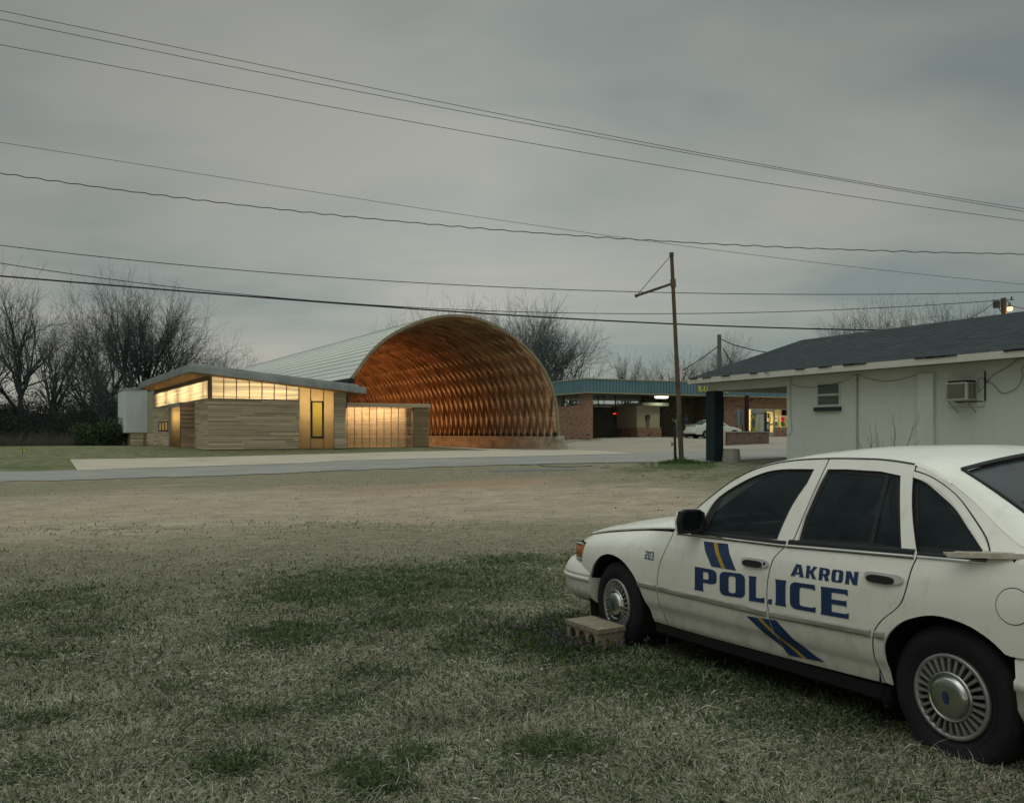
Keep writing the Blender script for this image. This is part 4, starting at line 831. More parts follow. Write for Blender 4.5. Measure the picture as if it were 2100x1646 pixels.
# window
va0, va1 = WH.v_at(1724, 0), WH.v_at(1675, 0); zw0, zw1 = WH.z_at(833.5, 0, va0), WH.z_at(782.5, 0, va0)
q = MB(); f_ = .055; fo = -.02
for bx in (((fo, va0, zw0), (0.06, va0 + f_, zw1)), ((fo, va1 - f_, zw0), (.06, va1, zw1)), ((fo, va0 + f_, zw0), (.06, va1 - f_, zw0 + .07)), ((fo, va0 + f_, zw1 - .05), (.06, va1 - f_, zw1)), ((fo - .01, va0 + f_, (zw0 + zw1) / 2 - .03), (.05, va1 - f_, (zw0 + zw1) / 2 + .03))): q.box(*bx)
wn = obj('window', q, M['wpaint'], ho, bevel=.005)
q = MB(); q.box((-.008, va0 + f_, zw0 + .07), (-.003, va1 - f_, zw1 - .05)); obj('pane', q, simple('dim_glass', (.09, .11, .10), (.045, .06, .055), 1.6, .25, spec=.6, stretch=(1, 1, 4)), wn)
q = MB(); q.box((-.09, va0 - .03, zw0 - .11), (.01, va1 + .05, zw0 - .002)); obj('sill', q, simple('teal_sill', (.02, .045, .055), None, 4, .5), wn, bevel=.005)
# chimney breast
vc0 = WH.v_at(1919, 0); dC = .34
for it in range(20):
    dC = .05 + .03 * it
    if abs(WH.v_at(1907, -dC) - vc0) < .08: break
vc1 = WH.v_at(1880.5, -dC); zct = WH.z_at(764.5, -dC, vc0)
q = MB(); q.box((-dC, vc0, gw), (-.002, vc1, zct)); obj('chimney_breast', q, mw, ho, bevel=.008)
# conduit and cables on the wall
vv = WH.v_at(1759, 0); q = MB(); q.tube([(-.03, vv, gw), (-.03, vv, WH.z_at(768, 0, vv))], .022, 8); obj('conduit', q, simple('white_conduit', (.40, .42, .38), None, 4, .5), ho)
def cable(name, pxs, r=.005, off=-.03):
    pts = []
    for px, py in pxs: v = WH.v_at(px, off); pts.append((off, v, WH.z_at(py, off, v)))
    # smooth
    P = [Vector(p) for p in pts]; out_ = []
    for i in range(len(P) - 1):
        a = P[max(i-1, 0)]; b = P[i]; c = P[i+1]; d = P[min(i+2, len(P)-1)]
        for k in range(5):
            t = k / 5; out_.append(0.5 * ((2*b) + (c - a)*t + (2*a - 5*b + 4*c - d)*t*t + (3*b - a - 3*c + d)*t**3))
    out_.append(P[-1]); q = MB(); q.tube(out_, r, 6); obj(name, q, M['wire'], ho, smooth=True)
cable('wall_cable', [(1622, 773), (1622, 787), (1640, 792), (1660, 794), (1675, 793), (1700, 789), (1724, 783), (1740, 777), (1754, 768), (1765, 770), (1785, 777), (1810, 781), (1835, 780), (1860, 774), (1880, 768)])
cable('wall_cable', [(1621, 788), (1621, 820), (1622, 860), (1624, 880), (1621, 889), (1617, 892), (1613.6, 893)])
cable('wall_cable', [(2140, 735), (2092, 735), (2070, 750), (2044, 764), (2030, 775), (2014, 797), (2006, 805)], .006)
cable('wall_cable', [(2108, 745), (2095, 755), (2097, 772), (2085, 795), (2062, 806), (2050, 803), (2040, 791), (2026, 782), (2012, 774), (2006, 779), (2006, 790), (2008, 805)], .006)
# air conditioner with its frame board and brackets
ac = thing('air_conditioner', 'beige window air conditioner on two struts in the white wall', 'air conditioner', (WH.o[0], WH.o[1], 0), WH.a)
vA0, vA1 = WH.v_at(2018, -.03), WH.v_at(1943, -.03); zA0, zA1 = WH.z_at(833, 0, vA0), WH.z_at(759.5, 0, vA0)
q = MB(); q.box((-.03, vA0, zA0), (-.002, vA1, zA1)); obj('mounting_board', q, M['wpaint'], ac, bevel=.004)
q = MB(); q.box((-.028, vA0 - .03, zA0 + .13), (-.0021, vA0 - .003, zA1 - .03)); q.box((-.034, vA0 + .02, zA0 + .105), (-.0301, vA1 - .2, zA0 + .13)); obj('dark_gap', q, M['dsteel'], ac)
D = -.42; vB0 = WH.v_at(1982, D); vB1 = WH.v_at(1937, D); zB0, zB1 = WH.z_at(820, D, vB0), WH.z_at(783, D, vB0)
acm = simple('beige_enamel', (.44, .45, .39), (.36, .37, .32), 5, .5)
q = MB(); q.box((D, vB0, zB0), (-.03, vB1, zB1)); bd = obj('case', q, acm, ac, bevel=.012)
q = MB(); q.box((D + .05, vB0 + .04, zB1 + .002), (-.031, vB1 - .05, zB1 + .05)); obj('dark_gap', q, M['dsteel'], ac)
q = MB(); vg0, vg1 = vB0 + .04, vB1 - .07; q.box((D - .004, vg0, zB0 + .045), (D - .001, vg1, zB1 - .03)); obj('coil', q, simple('dark_coil', (.035, .045, .048), None, 30, .5, stretch=(1, 1, 6)), bd)
q = MB(); z = zB0 + .05
while z < zB1 - .035: q.box((D - .012, vg0, z), (D - .0045, vg1, z + .004)); z += .016
z = zB0 + .045
while z < zB1 - .03: q.box((D - .006, vB1 - .06, z), (D - .001, vB1 - .015, z + .008)); z += .017
obj('grille', q, acm, bd)
q = MB(); z = zB0 + .04
q.box((D + .07, vB0 - .003, zB0 + .035), (D + .2, vB0 - .001, zB1 - .02)); q.box((D + .22, vB0 - .003, zB0 + .035), (D + .33, vB0 - .001, zB1 - .02)); obj('side_louvre', q, M['dsteel'], bd)
q = MB()
while z < zB1 - .03: q.box((D + .07, vB0 - .009, z), (D + .2, vB0 - .0035, z + .006)); q.box((D + .22, vB0 - .009, z), (D + .33, vB0 - .0035, z + .006)); z += .019
obj('louvre_fins', q, acm, bd)
for v in (vB0 + .05, vB1 - .05):
    q = MB(); q.tube([(D + .05, v, zB0), (-.01, v, zB0 - .27)], .012, 6); obj('strut', q, M['galv'], ac)
# barrel planter beside the pillar, loose hose tap, sign mast
bp = gpts([(1500, 947)])[0]
bq = MB(); bs = MB(); rb = W(1500, 0, bp[1])
for k in range(26):
    a0, a1 = 2*math.pi*k/26, 2*math.pi*(k+.93)/26; bq.tone = rnd.random()
    def s_(a, z, rr): return (rr*math.cos(a), rr*math.sin(a), z)
    bq.hexa([s_(a0, 0, .30), s_(a1, 0, .30), s_(a1, 0, .27), s_(a0, 0, .27), s_(a0, .44, .255), s_(a1, .44, .255), s_(a1, .44, .225), s_(a0, .44, .225)])
bt_ = thing('slatted_barrel', 'pale upturned slatted barrel beside the dark teal pillar', 'barrel', (rb.x, bp[1], gz(rb.x, bp[1]) - .01))
obj('staves', bq, siding_mat('greyed_staves', (.38, .38, .32), (.26, .26, .22), .15), bt_)
q = MB(); q.lathe([(.302, .03), (.302, .0), (.0, .0)], (0,0,0), 26); q.lathe([(.0, .43), (.25, .43), (.262, .425), (.262, .40)], (0,0,0), 26); q.lathe([(.285, .16), (.29, .16), (.289, .19), (.282, .19)], (0,0,0), 26); obj('hoops', q, M['galv'], bt_)
# ================================================================ police sedan
def herm(xs, ys, x):
    if x <= xs[0]: return ys[0]
    if x >= xs[-1]: return ys[-1]
    i = max(k for k in range(len(xs)) if xs[k] <= x); i = min(i, len(xs) - 2); h = xs[i+1] - xs[i]; t = (x - xs[i]) / h
    def sl(k):
        if k == 0: return (ys[1] - ys[0]) / (xs[1] - xs[0])
        if k == len(xs) - 1: return (ys[-1] - ys[-2]) / (xs[-1] - xs[-2])
        a = (ys[k] - ys[k-1]) / (xs[k] - xs[k-1]); b = (ys[k+1] - ys[k]) / (xs[k+1] - xs[k]); return 0 if a * b <= 0 else 2 * a * b / (a + b)
    m0, m1 = sl(i), sl(i + 1)
    return (2*t**3 - 3*t*t + 1) * ys[i] + (t**3 - 2*t*t + t) * h * m0 + (-2*t**3 + 3*t*t) * ys[i+1] + (t**3 - t*t) * h * m1
def sstep(a, b, x): t = min(max((x - a) / (b - a), 0), 1); return t * t * (3 - 2 * t)
WX, WY = [-1.36,-1.3,-1.1,-.6,0,1,2,2.7,3.2,3.4,3.55,3.66,3.76,3.85], [.84,.88,.93,.965,.985,.99,.99,.985,.968,.95,.92,.885,.825,.75]
ZX, ZY = [-1.4,-1.0,-.6,-.2,.2,1.1,2.16,2.5,2.9,3.2,3.45,3.62,3.75], [.955,.985,1.0,.995,.975,.955,.947,.93,.895,.862,.825,.787,.75]
PX_, PY_ = [0,.05,.17,.24,.36,.5,.68,.84,.94,1], [.915,.938,.958,.982,.997,1,.997,.982,.96,.945]
QX_, QY_ = [0,.05,.17,.24,.36,.5,.68,.82,.91,.96,1], [.915,.938,.958,.982,.997,1,.995,.975,.935,.895,.855]
def zsh(x): return herm(ZX, ZY, x)
def hw(x): return herm(WX, WY, x)
def SY(x, z):
    zs = zsh(x); v = (min(z, zs) - .26) / (zs - .26); f = max(sstep(2.15, 2.75, x), 1 - sstep(-.75, -.35, x))
    y = hw(x) * (herm(PX_, PY_, v) * (1 - f) + herm(QX_, QY_, v) * f)
    if z > zs: d = z - zs; y -= .40 * d + .22 * d * d
    if z > zs and x < .2: y -= .10 * min((.2 - x) / .6, 1.3) ** 1.5 * min((z - zs) / .25, 1)
    return y
TLX, TLZ = [-.62,-.5,-.35,-.2,-.05,.1,.34,.64,.92,1.14,1.33,1.53,1.71,1.87,2.0,2.1,2.17], [.995,1.01,1.05,1.13,1.235,1.325,1.415,1.445,1.45,1.445,1.43,1.39,1.315,1.205,1.10,1.02,.955]
def TL(x): return herm(TLX, TLZ, x)
car = thing('police_car', 'white police sedan with blue lettering and flat tyres parked on the grass', 'car')
car.matrix_world = Matrix(((CAR_U.x, CAR_N.x, CAR_V.x, CAR_O.x), (CAR_U.y, CAR_N.y, CAR_V.y, CAR_O.y), (CAR_U.z, CAR_N.z, CAR_V.z, CAR_O.z), (0, 0, 0, 1)))
mp_, nt, out = nodes_mat('dull_white_car_paint')
n1 = tex(nt, 1.3, 6, .65, stretch=(1, 1, .6)); n2 = tex(nt, 14, 5, .75, stretch=(.7, 1, .35)); n3 = tex(nt, 90, 3, .8)
c = ramp(nt, n1, [(.3, (.67, .68, .625)), (.7, (.75, .76, .70))]); c = mix(nt, rng(nt, n2, .54, .78, 0, .34), c, (.31, .30, .25)); c = mix(nt, rng(nt, n3, .70, .78, 0, .4), c, (.2, .18, .14))
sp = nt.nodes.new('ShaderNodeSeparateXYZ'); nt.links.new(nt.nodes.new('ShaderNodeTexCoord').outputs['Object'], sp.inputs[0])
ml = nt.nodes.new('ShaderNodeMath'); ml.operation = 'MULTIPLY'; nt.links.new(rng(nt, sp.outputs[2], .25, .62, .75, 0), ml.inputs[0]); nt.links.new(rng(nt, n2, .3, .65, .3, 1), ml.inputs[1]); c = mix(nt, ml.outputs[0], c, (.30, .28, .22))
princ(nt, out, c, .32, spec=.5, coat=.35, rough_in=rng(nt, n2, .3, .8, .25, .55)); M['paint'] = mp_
M['rubber'] = simple('dark_window_rubber', (.014, .017, .018), None, 20, .55)
M['chrome'] = simple('chrome', (.62, .63, .60), (.50, .51, .48), 6, .14, metal=1.0, bstr=.02)
M['handle'] = simple('worn_white_chrome', (.58, .60, .57), (.45, .47, .45), 9, .25, metal=.35, bstr=.02)
M['navy'] = simple('navy_vinyl', (.014, .040, .115), (.011, .032, .095), 3, .38, bstr=.02, spec=.4)
M['gold'] = simple('gold_vinyl', (.42, .27, .03), (.36, .23, .025), 3, .38, bstr=.02)
M['under'] = simple('black_underbody', (.008, .008, .009), None, 9, .9)
M['moulding'] = simple('grimy_moulding', (.42, .42, .37), (.20, .20, .17), 7, .55, stretch=(.5, 1, 5))
mg, nt, out = nodes_mat('tinted_car_glass')
tr_ = nt.nodes.new('ShaderNodeBsdfTransparent'); tr_.inputs[0].default_value = (.14, .18, .18, 1); gl_ = nt.nodes.new('ShaderNodeBsdfGlossy'); gl_.inputs[0].default_value = (.85, .95, 1, 1); gl_.inputs[1].default_value = .04
fr = nt.nodes.new('ShaderNodeFresnel'); fr.inputs[0].default_value = 1.5; df = nt.nodes.new('ShaderNodeBsdfDiffuse'); df.inputs[0].default_value = (.050, .068, .080, 1)
ms = nt.nodes.new('ShaderNodeMixShader'); nt.links.new(rng(nt, fr.outputs[0], 0, 1, 0, .42), ms.inputs[0]); nt.links.new(tr_.outputs[0], ms.inputs[1]); nt.links.new(gl_.outputs[0], ms.inputs[2])
m2 = nt.nodes.new('ShaderNodeMixShader'); nd = tex(nt, 5, 6, .7); nt.links.new(rng(nt, nd, .35, .75, .16, .42), m2.inputs[0]); nt.links.new(ms.outputs[0], m2.inputs[1]); nt.links.new(df.outputs[0], m2.inputs[2]); nt.links.new(m2.outputs[0], out.inputs[0]); M['cglass'] = mg
M['rglass'] = simple('dusty_dark_rear_glass', (.040, .055, .062), (.022, .032, .038), 3, .22, bstr=.02, spec=.22)
def panel(name, outline, mat, parent, step=.03, holes=(), off=0.0, side=1, thick=0.0, smooth=True):
    v, f = cdt(outline, step, holes); P = [(x, side * (SY(x, z) + off), z) for x, z in v.tolist()]; mb = MB()
    mb.v = P; mb.f = [tuple(t) if side < 0 else tuple(reversed(t)) for t in f]; mb.t = [0.5] * len(f); N_ = []
    for x, z in v.tolist():
        e = .006; a = Vector((2 * e, side * (SY(x + e, z) - SY(x - e, z)), 0)); b = Vector((0, side * (SY(x, z + e) - SY(x, z - e)), 2 * e)); n_ = a.cross(b).normalized(); N_.append(n_ if n_.y * side > 0 else -n_)
    if thick:     # turned-in edge of the sheet
        cnt_ = {}
        for t in mb.f[:]:
            for i in range(len(t)): k = (t[i], t[(i + 1) % len(t)]); cnt_[k] = 1
        for (a, b) in list(cnt_):
            if (b, a) in cnt_: continue
            pa, pb = P[a], P[b]; n0 = len(mb.v); mb.v += [pb, pa, (pa[0], pa[1] - side * thick, pa[2]), (pb[0], pb[1] - side * thick, pb[2])]; mb.f.append((n0, n0 + 1, n0 + 2, n0 + 3)); mb.t.append(.5)
            nn = Vector((pb[0] - pa[0], 0, pb[2] - pa[2])).cross(Vector((0, side, 0))); nn = nn.normalized() if nn.length > 1e-9 else Vector((0, side, 0)); N_ += [nn] * 4
    # side=+1: make the outward (+y) side face out
    o = obj(name, mb, mat, parent, smooth=smooth)
    if smooth and len(N_) == len(o.data.vertices): o.data.normals_split_custom_set_from_vertices([tuple(n) for n in N_])
    return o
def spl(pts, n=6):
    P = [Vector(p) for p in pts]; out_ = []
    for i in range(len(P) - 1):
        a = P[max(i-1, 0)]; b = P[i]; c = P[i+1]; d = P[min(i+2, len(P)-1)]
        for k in range(n):
            t = k / n; out_.append(tuple(0.5 * ((2*b) + (c - a)*t + (2*a - 5*b + 4*c - d)*t*t + (3*b - a - 3*c + d)*t**3)))
    out_.append(tuple(P[-1])); return out_
topl = lambda a, b, n, e=0.0: [(a + (b - a) * i / n, TL(a + (b - a) * i / n) - e) for i in range(n + 1)]
shl = lambda a, b, n, e=0.0: [(a + (b - a) * i / n, zsh(a + (b - a) * i / n) - e) for i in range(n + 1)]
g_ = .0045
seamB = spl([(.955,1.445),(.965,1.33),(.985,1.15),(1.0,1.03),(1.012,.985),(1.047,.951),(1.099,.906),(1.135,.854),(1.162,.736),(1.168,.628),(1.154,.531),(1.126,.421),(1.088,.347),(1.045,.290)], 3)
seamC = spl([(.335,1.412),(.325,1.35),(.27,1.2),(.19,1.03),(.165,.977),(.179,.924),(.197,.82),(.220,.749),(.262,.701),(.328,.649),(.373,.599),(.396,.553),(.405,.473),(.403,.402),(.385,.330),(.38,.306)], 3)
seamA = spl([(2.155,.944),(2.165,.90),(2.20,.82),(2.26,.70),(2.285,.58),(2.29,.45),(2.27,.33),(2.25,.275)], 3)
sh_ = lambda L, d: [(x + d, z) for x, z in L]
fwin = spl([(1.885,.978),(1.874,1.055),(1.82,1.18),(1.685,1.275),(1.51,1.352),(1.33,1.388),(1.04,1.392)], 4) + spl([(1.05,1.31),(1.10,1.19),(1.128,1.06),(1.14,.975)], 3) + [(1.4,.972),(1.75,.97)]
rwin = [(.935,1.392),(.8,1.393),(.55,1.383),(.41,1.362),(.365,1.25),(.32,1.14),(.262,.992),(.47,.99),(.975,.982),(.978,1.11),(.955,1.30)]
qwin = spl([(.325,1.352),(.24,1.328),(.15,1.28),(.04,1.21),(-.05,1.13),(-.13,1.06),(-.165,1.03)], 3) + [(-.16,1.005),(-.1,.998),(.205,.992),(.26,1.15),(.30,1.27)]
arF = spl([(2.42,.275),(2.44,.36),(2.48,.45),(2.54,.545),(2.62,.622),(2.76,.695),(2.931,.722),(3.08,.695),(3.19,.62),(3.245,.54),(3.262,.51)], 4)
arR = spl([(.335,.306),(.342,.41),(.333,.52),(.28,.60),(.19,.665),(.04,.709),(-.12,.695),(-.24,.645),(-.32,.583)], 4)
def pd0(n): return [o for o in car.children if o.name.startswith(n)][0]
for side in (1, -1):
    sfx = side > 0
    nm = lambda n: n if sfx else n
    # front fender
    fo = [(x, z) for x, z in shl(2.158, 3.60, 24)] + [(3.645,.782),(3.66,.765),(3.60,.766),(3.50,.768),(3.435,.762),(3.418,.69),(3.415,.62),(3.415,.535),(3.265,.535)] + list(reversed(arF))[1:] + list(reversed(sh_(seamA, g_)))[:-1]
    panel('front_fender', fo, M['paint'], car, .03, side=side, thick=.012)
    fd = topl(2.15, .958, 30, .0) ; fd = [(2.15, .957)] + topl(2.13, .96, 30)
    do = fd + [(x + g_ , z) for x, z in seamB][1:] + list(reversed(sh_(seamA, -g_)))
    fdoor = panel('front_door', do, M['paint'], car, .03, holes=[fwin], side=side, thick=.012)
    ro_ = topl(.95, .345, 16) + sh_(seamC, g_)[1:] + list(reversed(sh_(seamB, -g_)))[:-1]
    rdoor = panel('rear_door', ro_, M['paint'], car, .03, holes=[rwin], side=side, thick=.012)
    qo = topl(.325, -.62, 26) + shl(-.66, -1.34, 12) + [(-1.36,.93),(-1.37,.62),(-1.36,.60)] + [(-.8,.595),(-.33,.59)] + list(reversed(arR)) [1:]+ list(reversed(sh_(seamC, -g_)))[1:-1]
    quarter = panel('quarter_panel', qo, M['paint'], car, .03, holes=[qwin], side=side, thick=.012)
    # glass and rubbers set just inside the openings
    def inset(P, d):
        c = sum((Vector(p) for p in P), Vector((0, 0))) / len(P); return [tuple(Vector(p) + (c - Vector(p)).normalized() * d) for p in P]
    for par, hole, nme in ((fdoor, fwin, 'front_window'), (rdoor, rwin, 'rear_window'), (quarter, qwin, 'quarter_window')):
        panel(nme, inset(hole, .02), M['cglass'], par, .05, off=-.016, side=side)
        panel('window_seal', inset(hole, -.008), M['rubber'], par, .05, holes=[inset(hole, .03 if nme != 'quarter_window' else .035)], off=-.0125 if nme != 'x' else 0, side=side, smooth=False)
    if not sfx: continue
    for sm_, par in ((seamA, pd0('front_fender')), (seamB, fdoor), (seamC, rdoor)):
        w_ = g_ + .0012
        panel('door_gap', [(x + w_, z) for x, z in sm_] + [(x - w_, z) for x, z in reversed(sm_)], M['under'], par, .03, off=-.0025)
    # divider and front triangle of the windows
    panel('window_divider', [(.515,1.386),(.488,1.386),(.447,.985),(.478,.985)], M['rubber'], rdoor, .05, off=-.010)
    panel('mirror_triangle', [(1.885,.978),(1.874,1.055),(1.80,1.19),(1.765,1.20),(1.80,1.05),(1.80,.972)], M['rubber'], fdoor, .05, off=-.008)
    panel('quarter_bright_trim', spl([(.335,1.385),(.21,1.352),(.06,1.275),(-.07,1.165),(-.155,1.085),(-.195,1.03)], 3) + list(reversed(spl([(.325,1.355),(.215,1.325),(.08,1.25),(-.045,1.145),(-.135,1.065),(-.172,1.03)], 3))), M['paint'], quarter, .05, off=.004)
    panel('quarter_trim_gap', spl([(.335,1.392),(.21,1.358),(.06,1.281),(-.076,1.169),(-.163,1.088),(-.205,1.03)], 3) + list(reversed(spl([(.335,1.386),(.21,1.353),(.06,1.276),(-.07,1.166),(-.156,1.086),(-.197,1.03)], 3))), M['rubber'], quarter, .05, off=.002)
    # belt strips: bright strip with rubber lip under the glass
    def strip(name, x0, x1, za, zb, o0, mat, par, zf=lambda x: 0, n=24, k0=0):
        rows_ = []
        for i in range(n + 1):
            x = x0 + (x1 - x0) * i / n; z0, z1 = za + zf(x), zb + zf(x); y0, y1 = SY(x, z0), SY(x, z1)
            rows_.append([(x, y0 - .003, z0), (x, y0 + o0, z0 + .002), (x, (y0 + y1) / 2 + o0 * 1.25, (z0 + z1) / 2), (x, y1 + o0, z1 - .002), (x, y1 - .003, z1)])
        mb = MB(); mb.grid(rows_); mb.face(rows_[0]); mb.face(rows_[-1][::-1]); return obj(name, mb, mat, par, smooth=False)
    bz = lambda x: (1.09 - x) * .0245 if x < 1.09 else 0
    strip('belt_trim', 2.10, 1.062, .943, .955, .008, M['chrome'], fdoor, bz); strip('belt_seal', 2.10, 1.062, .9555, .975, .006, M['rubber'], fdoor, bz); strip('belt_shadow_seal', 2.11, 1.058, .937, .9425, .006, M['rubber'], fdoor, bz)
    strip('belt_trim', 1.045, .185, .943, .957, .008, M['chrome'], rdoor, bz); strip('belt_seal', 1.04, .185, .9575, .984, .006, M['rubber'], rdoor, bz); strip('belt_shadow_seal', 1.05, .18, .937, .9425, .006, M['rubber'], rdoor, bz)
    strip('belt_trim', .16, -.20, .943, .957, .006, M['chrome'], quarter, bz); strip('belt_seal', .16, -.2, .9575, .972, .006, M['rubber'], quarter, bz)
    # body side moulding with grooves
    mz = lambda x: (1.2 - x) * .024 if x < 1.2 else (x - 1.2) * .004
    def mould(x0, x1, par):
        rows_ = []; n = 22
        for i in range(n + 1):
            x = x0 + (x1 - x0) * i / n; r_ = []
            for dz, o_ in ((0, -.003), (.001, .010), (.007, .015), (.0085, .009), (.0105, .009), (.012, .016), (.024, .017), (.0255, .010), (.0275, .010), (.029, .016), (.037, .011), (.041, -.003)):
                z = .521 + dz + mz(x); r_.append((x, SY(x, z) + o_, z))
            rows_.append(r_)
        mb = MB(); mb.grid(rows_); mb.face(rows_[0]); mb.face(rows_[-1][::-1]); obj('side_moulding', mb, M['moulding'], par)
    mould(2.525, 2.300, [o for o in car.children if o.name.startswith('front_fender')][0]); mould(2.277, 1.172, fdoor); mould(1.145, .41, rdoor); mould(.38, .325, quarter)
    # door handles
    for hx, hz, par, key in ((1.278, .833, fdoor, True), (.333, .852, rdoor, False)):
        L_ = .118; rows_ = []
        oval = [(hx + L_ * math.copysign(abs(math.cos(a)) ** .45, math.cos(a)), hz + .024 * math.copysign(abs(math.sin(a)) ** .6, math.sin(a))) for a in [2*math.pi*k/28 for k in range(28)]]
        h = panel('door_handle', oval, M['handle'], par, .03, off=.012, thick=.014)
        pd = [(hx + .085 * math.copysign(abs(math.cos(a)) ** .6, math.cos(a)) + .015, hz - .010 + .020 * math.copysign(abs(math.sin(a)) ** .7, math.sin(a)) ) for a in [2*math.pi*k/24 for k in range(24)]]
        panel('paddle', pd, M['rubber'], h, .03, off=.017, thick=.008)
        if key: panel('key_lock', [(hx - .09 + .010 * math.cos(a), hz + .010 * math.sin(a)) for a in [2*math.pi*k/12 for k in range(12)]], M['rubber'], h, .03, off=.014)
    # fuel flap: thin ring gap and disc
    fc = (-.346, .808); cir = lambda r: [(fc[0] + r * math.cos(a), fc[1] + r * math.sin(a)) for a in [2*math.pi*k/48 for k in range(48)]]
    panel('fuel_flap_gap', cir(.0805), M['rubber'], quarter, .03, holes=[cir(.0765)], off=.0008)
    panel('fuel_flap', cir(.0765), M['paint'], quarter, .03, off=.0022)
pass
# ---------------------------------------------------------------- lettering
LET = {
'P': ([(0,1),(.70,1),(.84,.97),(.93,.9),(.95,.82),(.95,.55),(.92,.46),(.84,.40),(.70,.37),(.37,.37),(.37,.12),(.39,0),(-.03,0),(0,.12),(0,.88)], [[(.37,.84),(.56,.84),(.60,.80),(.60,.57),(.56,.53),(.37,.53)]]),
'O': ([(.18,1),(.82,1),(.94,.94),(1,.82),(1,.18),(.94,.06),(.82,0),(.18,0),(.06,.06),(0,.18),(0,.82),(.06,.94)], [[(.42,.85),(.58,.85),(.64,.79),(.64,.21),(.58,.15),(.42,.15),(.36,.21),(.36,.79)]]),
'L': ([(0,1),(.46,1),(.42,.86),(.42,.17),(.70,.17),(.92,.23),(.90,0),(0,0),(.02,.14),(.02,.86)], []),
'I': ([(0,1),(1,1),(.93,.85),(.93,.15),(1,0),(0,0),(.07,.15),(.07,.85)], []),
'C': ([(.18,1),(.96,1),(.98,.79),(.84,.84),(.44,.84),(.38,.78),(.38,.22),(.44,.16),(.86,.16),(1,.21),(.98,0),(.18,0),(.06,.06),(0,.18),(0,.82),(.06,.94)], []),
'E': ([(0,1),(.95,1),(.97,.79),(.84,.84),(.40,.84),(.40,.60),(.84,.60),(.92,.63),(.92,.39),(.84,.43),(.40,.43),(.40,.16),(.88,.16),(1,.21),(.98,0),(0,0),(.02,.12),(.02,.88)], []),
'A': ([(.32,1),(.72,1),(.98,.12),(1.04,0),(.64,0),(.68,.08),(.65,.19),(.36,.19),(.31,.08),(.33,0),(-.06,0),(0,.12)], [[(.42,.35),(.60,.35),(.54,.72),(.49,.72)]]),
'K': ([(0,1),(.38,1),(.35,.86),(.35,.58),(.62,.88),(.60,1),(1.02,1),(.92,.90),(.66,.56),(.92,.12),(1.04,0),(.60,0),(.60,.10),(.40,.42),(.35,.40),(.35,.14),(.38,0),(0,0),(.03,.14),(.03,.86)], []),
'R': ([(0,1),(.74,1),(.88,.95),(.95,.85),(.95,.56),(.88,.46),(.80,.42),(.90,.12),(1.0,0),(.56,0),(.58,.10),(.46,.37),(.36,.37),(.36,.12),(.39,0),(0,0),(.03,.12),(.03,.88)], [[(.36,.83),(.56,.83),(.60,.79),(.60,.58),(.56,.54),(.36,.54)]]),
'N': ([(0,1),(.40,1),(.66,.46),(.66,.88),(.62,1),(1.0,1),(.96,.88),(.96,.0),(.62,0),(.34,.54),(.34,.12),(.38,0),(0,0),(.04,.12),(.04,.88)], []),
'2': ([(0,1),(.9,1),(1,.93),(1,.48),(.9,.42),(.30,.42),(.30,.16),(1,.16),(1,0),(0,0),(0,.52),(.1,.58),(.7,.58),(.7,.84),(0,.84)], []),
'0': ([(.1,1),(.9,1),(1,.93),(1,.07),(.9,0),(.1,0),(0,.07),(0,.93)], [[(.3,.86),(.7,.86),(.7,.14),(.3,.14)]]),
'3': ([(0,1),(.9,1),(1,.93),(1,.55),(.94,.5),(1,.45),(1,.07),(.9,0),(0,0),(0,.15),(.7,.15),(.7,.43),(.2,.43),(.2,.57),(.7,.57),(.7,.85),(0,.85)], [])}
def letter(ch, xl, xr, z0, z1, z0r, z1r, par, slant=0.0, mat=None):
    o_, hs = LET[ch]
    def m(p): u, v = p; x = xl + (xr - xl) * u; a = z0 + (z0r - z0) * u; b = z1 + (z1r - z1) * u; return (x - slant * v, a + (b - a) * v)
    panel('letter', [m(p) for p in o_], mat or M['navy'], par, .02, holes=[[m(p) for p in h] for h in hs], off=.0025)
def pd(n): return [o for o in car.children if o.name.startswith(n)][0]
FD, RD, FF = pd('front_door'), pd('rear_door'), pd('front_fender')
letter('P', 1.851, 1.615, .591, .745, .594, .745, FD); letter('O', 1.597, 1.358, .593, .744, .603, .751, FD); letter('L', 1.324, 1.173, .595, .746, .600, .750, FD)
panel('letter', [(1.155,.6265),(1.123,.634),(1.125,.601),(1.157,.600)], M['navy'], RD, .02, off=.0025)
letter('I', 1.098, 1.006, .603, .753, .605, .756, RD); letter('C', .977, .780, .603, .754, .606, .758, RD); letter('E', .745, .548, .604, .756, .609, .762, RD)
letter('A', .972, .874, .787, .858, .788, .856, RD); letter('K', .862, .780, .788, .857, .790, .857, RD); letter('R', .766, .684, .789, .857, .791, .857, RD); letter('O', .674, .594, .790, .857, .793, .858, RD); letter('N', .580, .492, .791, .858, .793, .862, RD)
for ch, a, b in (('2', 2.443, 2.412), ('0', 2.404, 2.372), ('3', 2.364, 2.332)): letter(ch, a, b, .736, .794, .737, .795, FF, slant=.0)
def lerp(p, q, t): return (p[0] + (q[0] - p[0]) * t, p[1] + (q[1] - p[1]) * t)
def bands(L, Rr, par):   # L, Rr: left and right edge polylines from top to bottom
    for a, b, m in ((0, .42, 'navy'), (.42, .58, 'gold'), (.58, 1, 'navy')):
        panel('stripe', [lerp(p, q, a) for p, q in zip(L, Rr)] + [lerp(p, q, b) for p, q in zip(L, Rr)][::-1], M[m], par, .03, off=.0025)
bands([(1.801,.915),(1.765,.86),(1.681,.764)], [(1.559,.918),(1.522,.862),(1.441,.763)], FD)
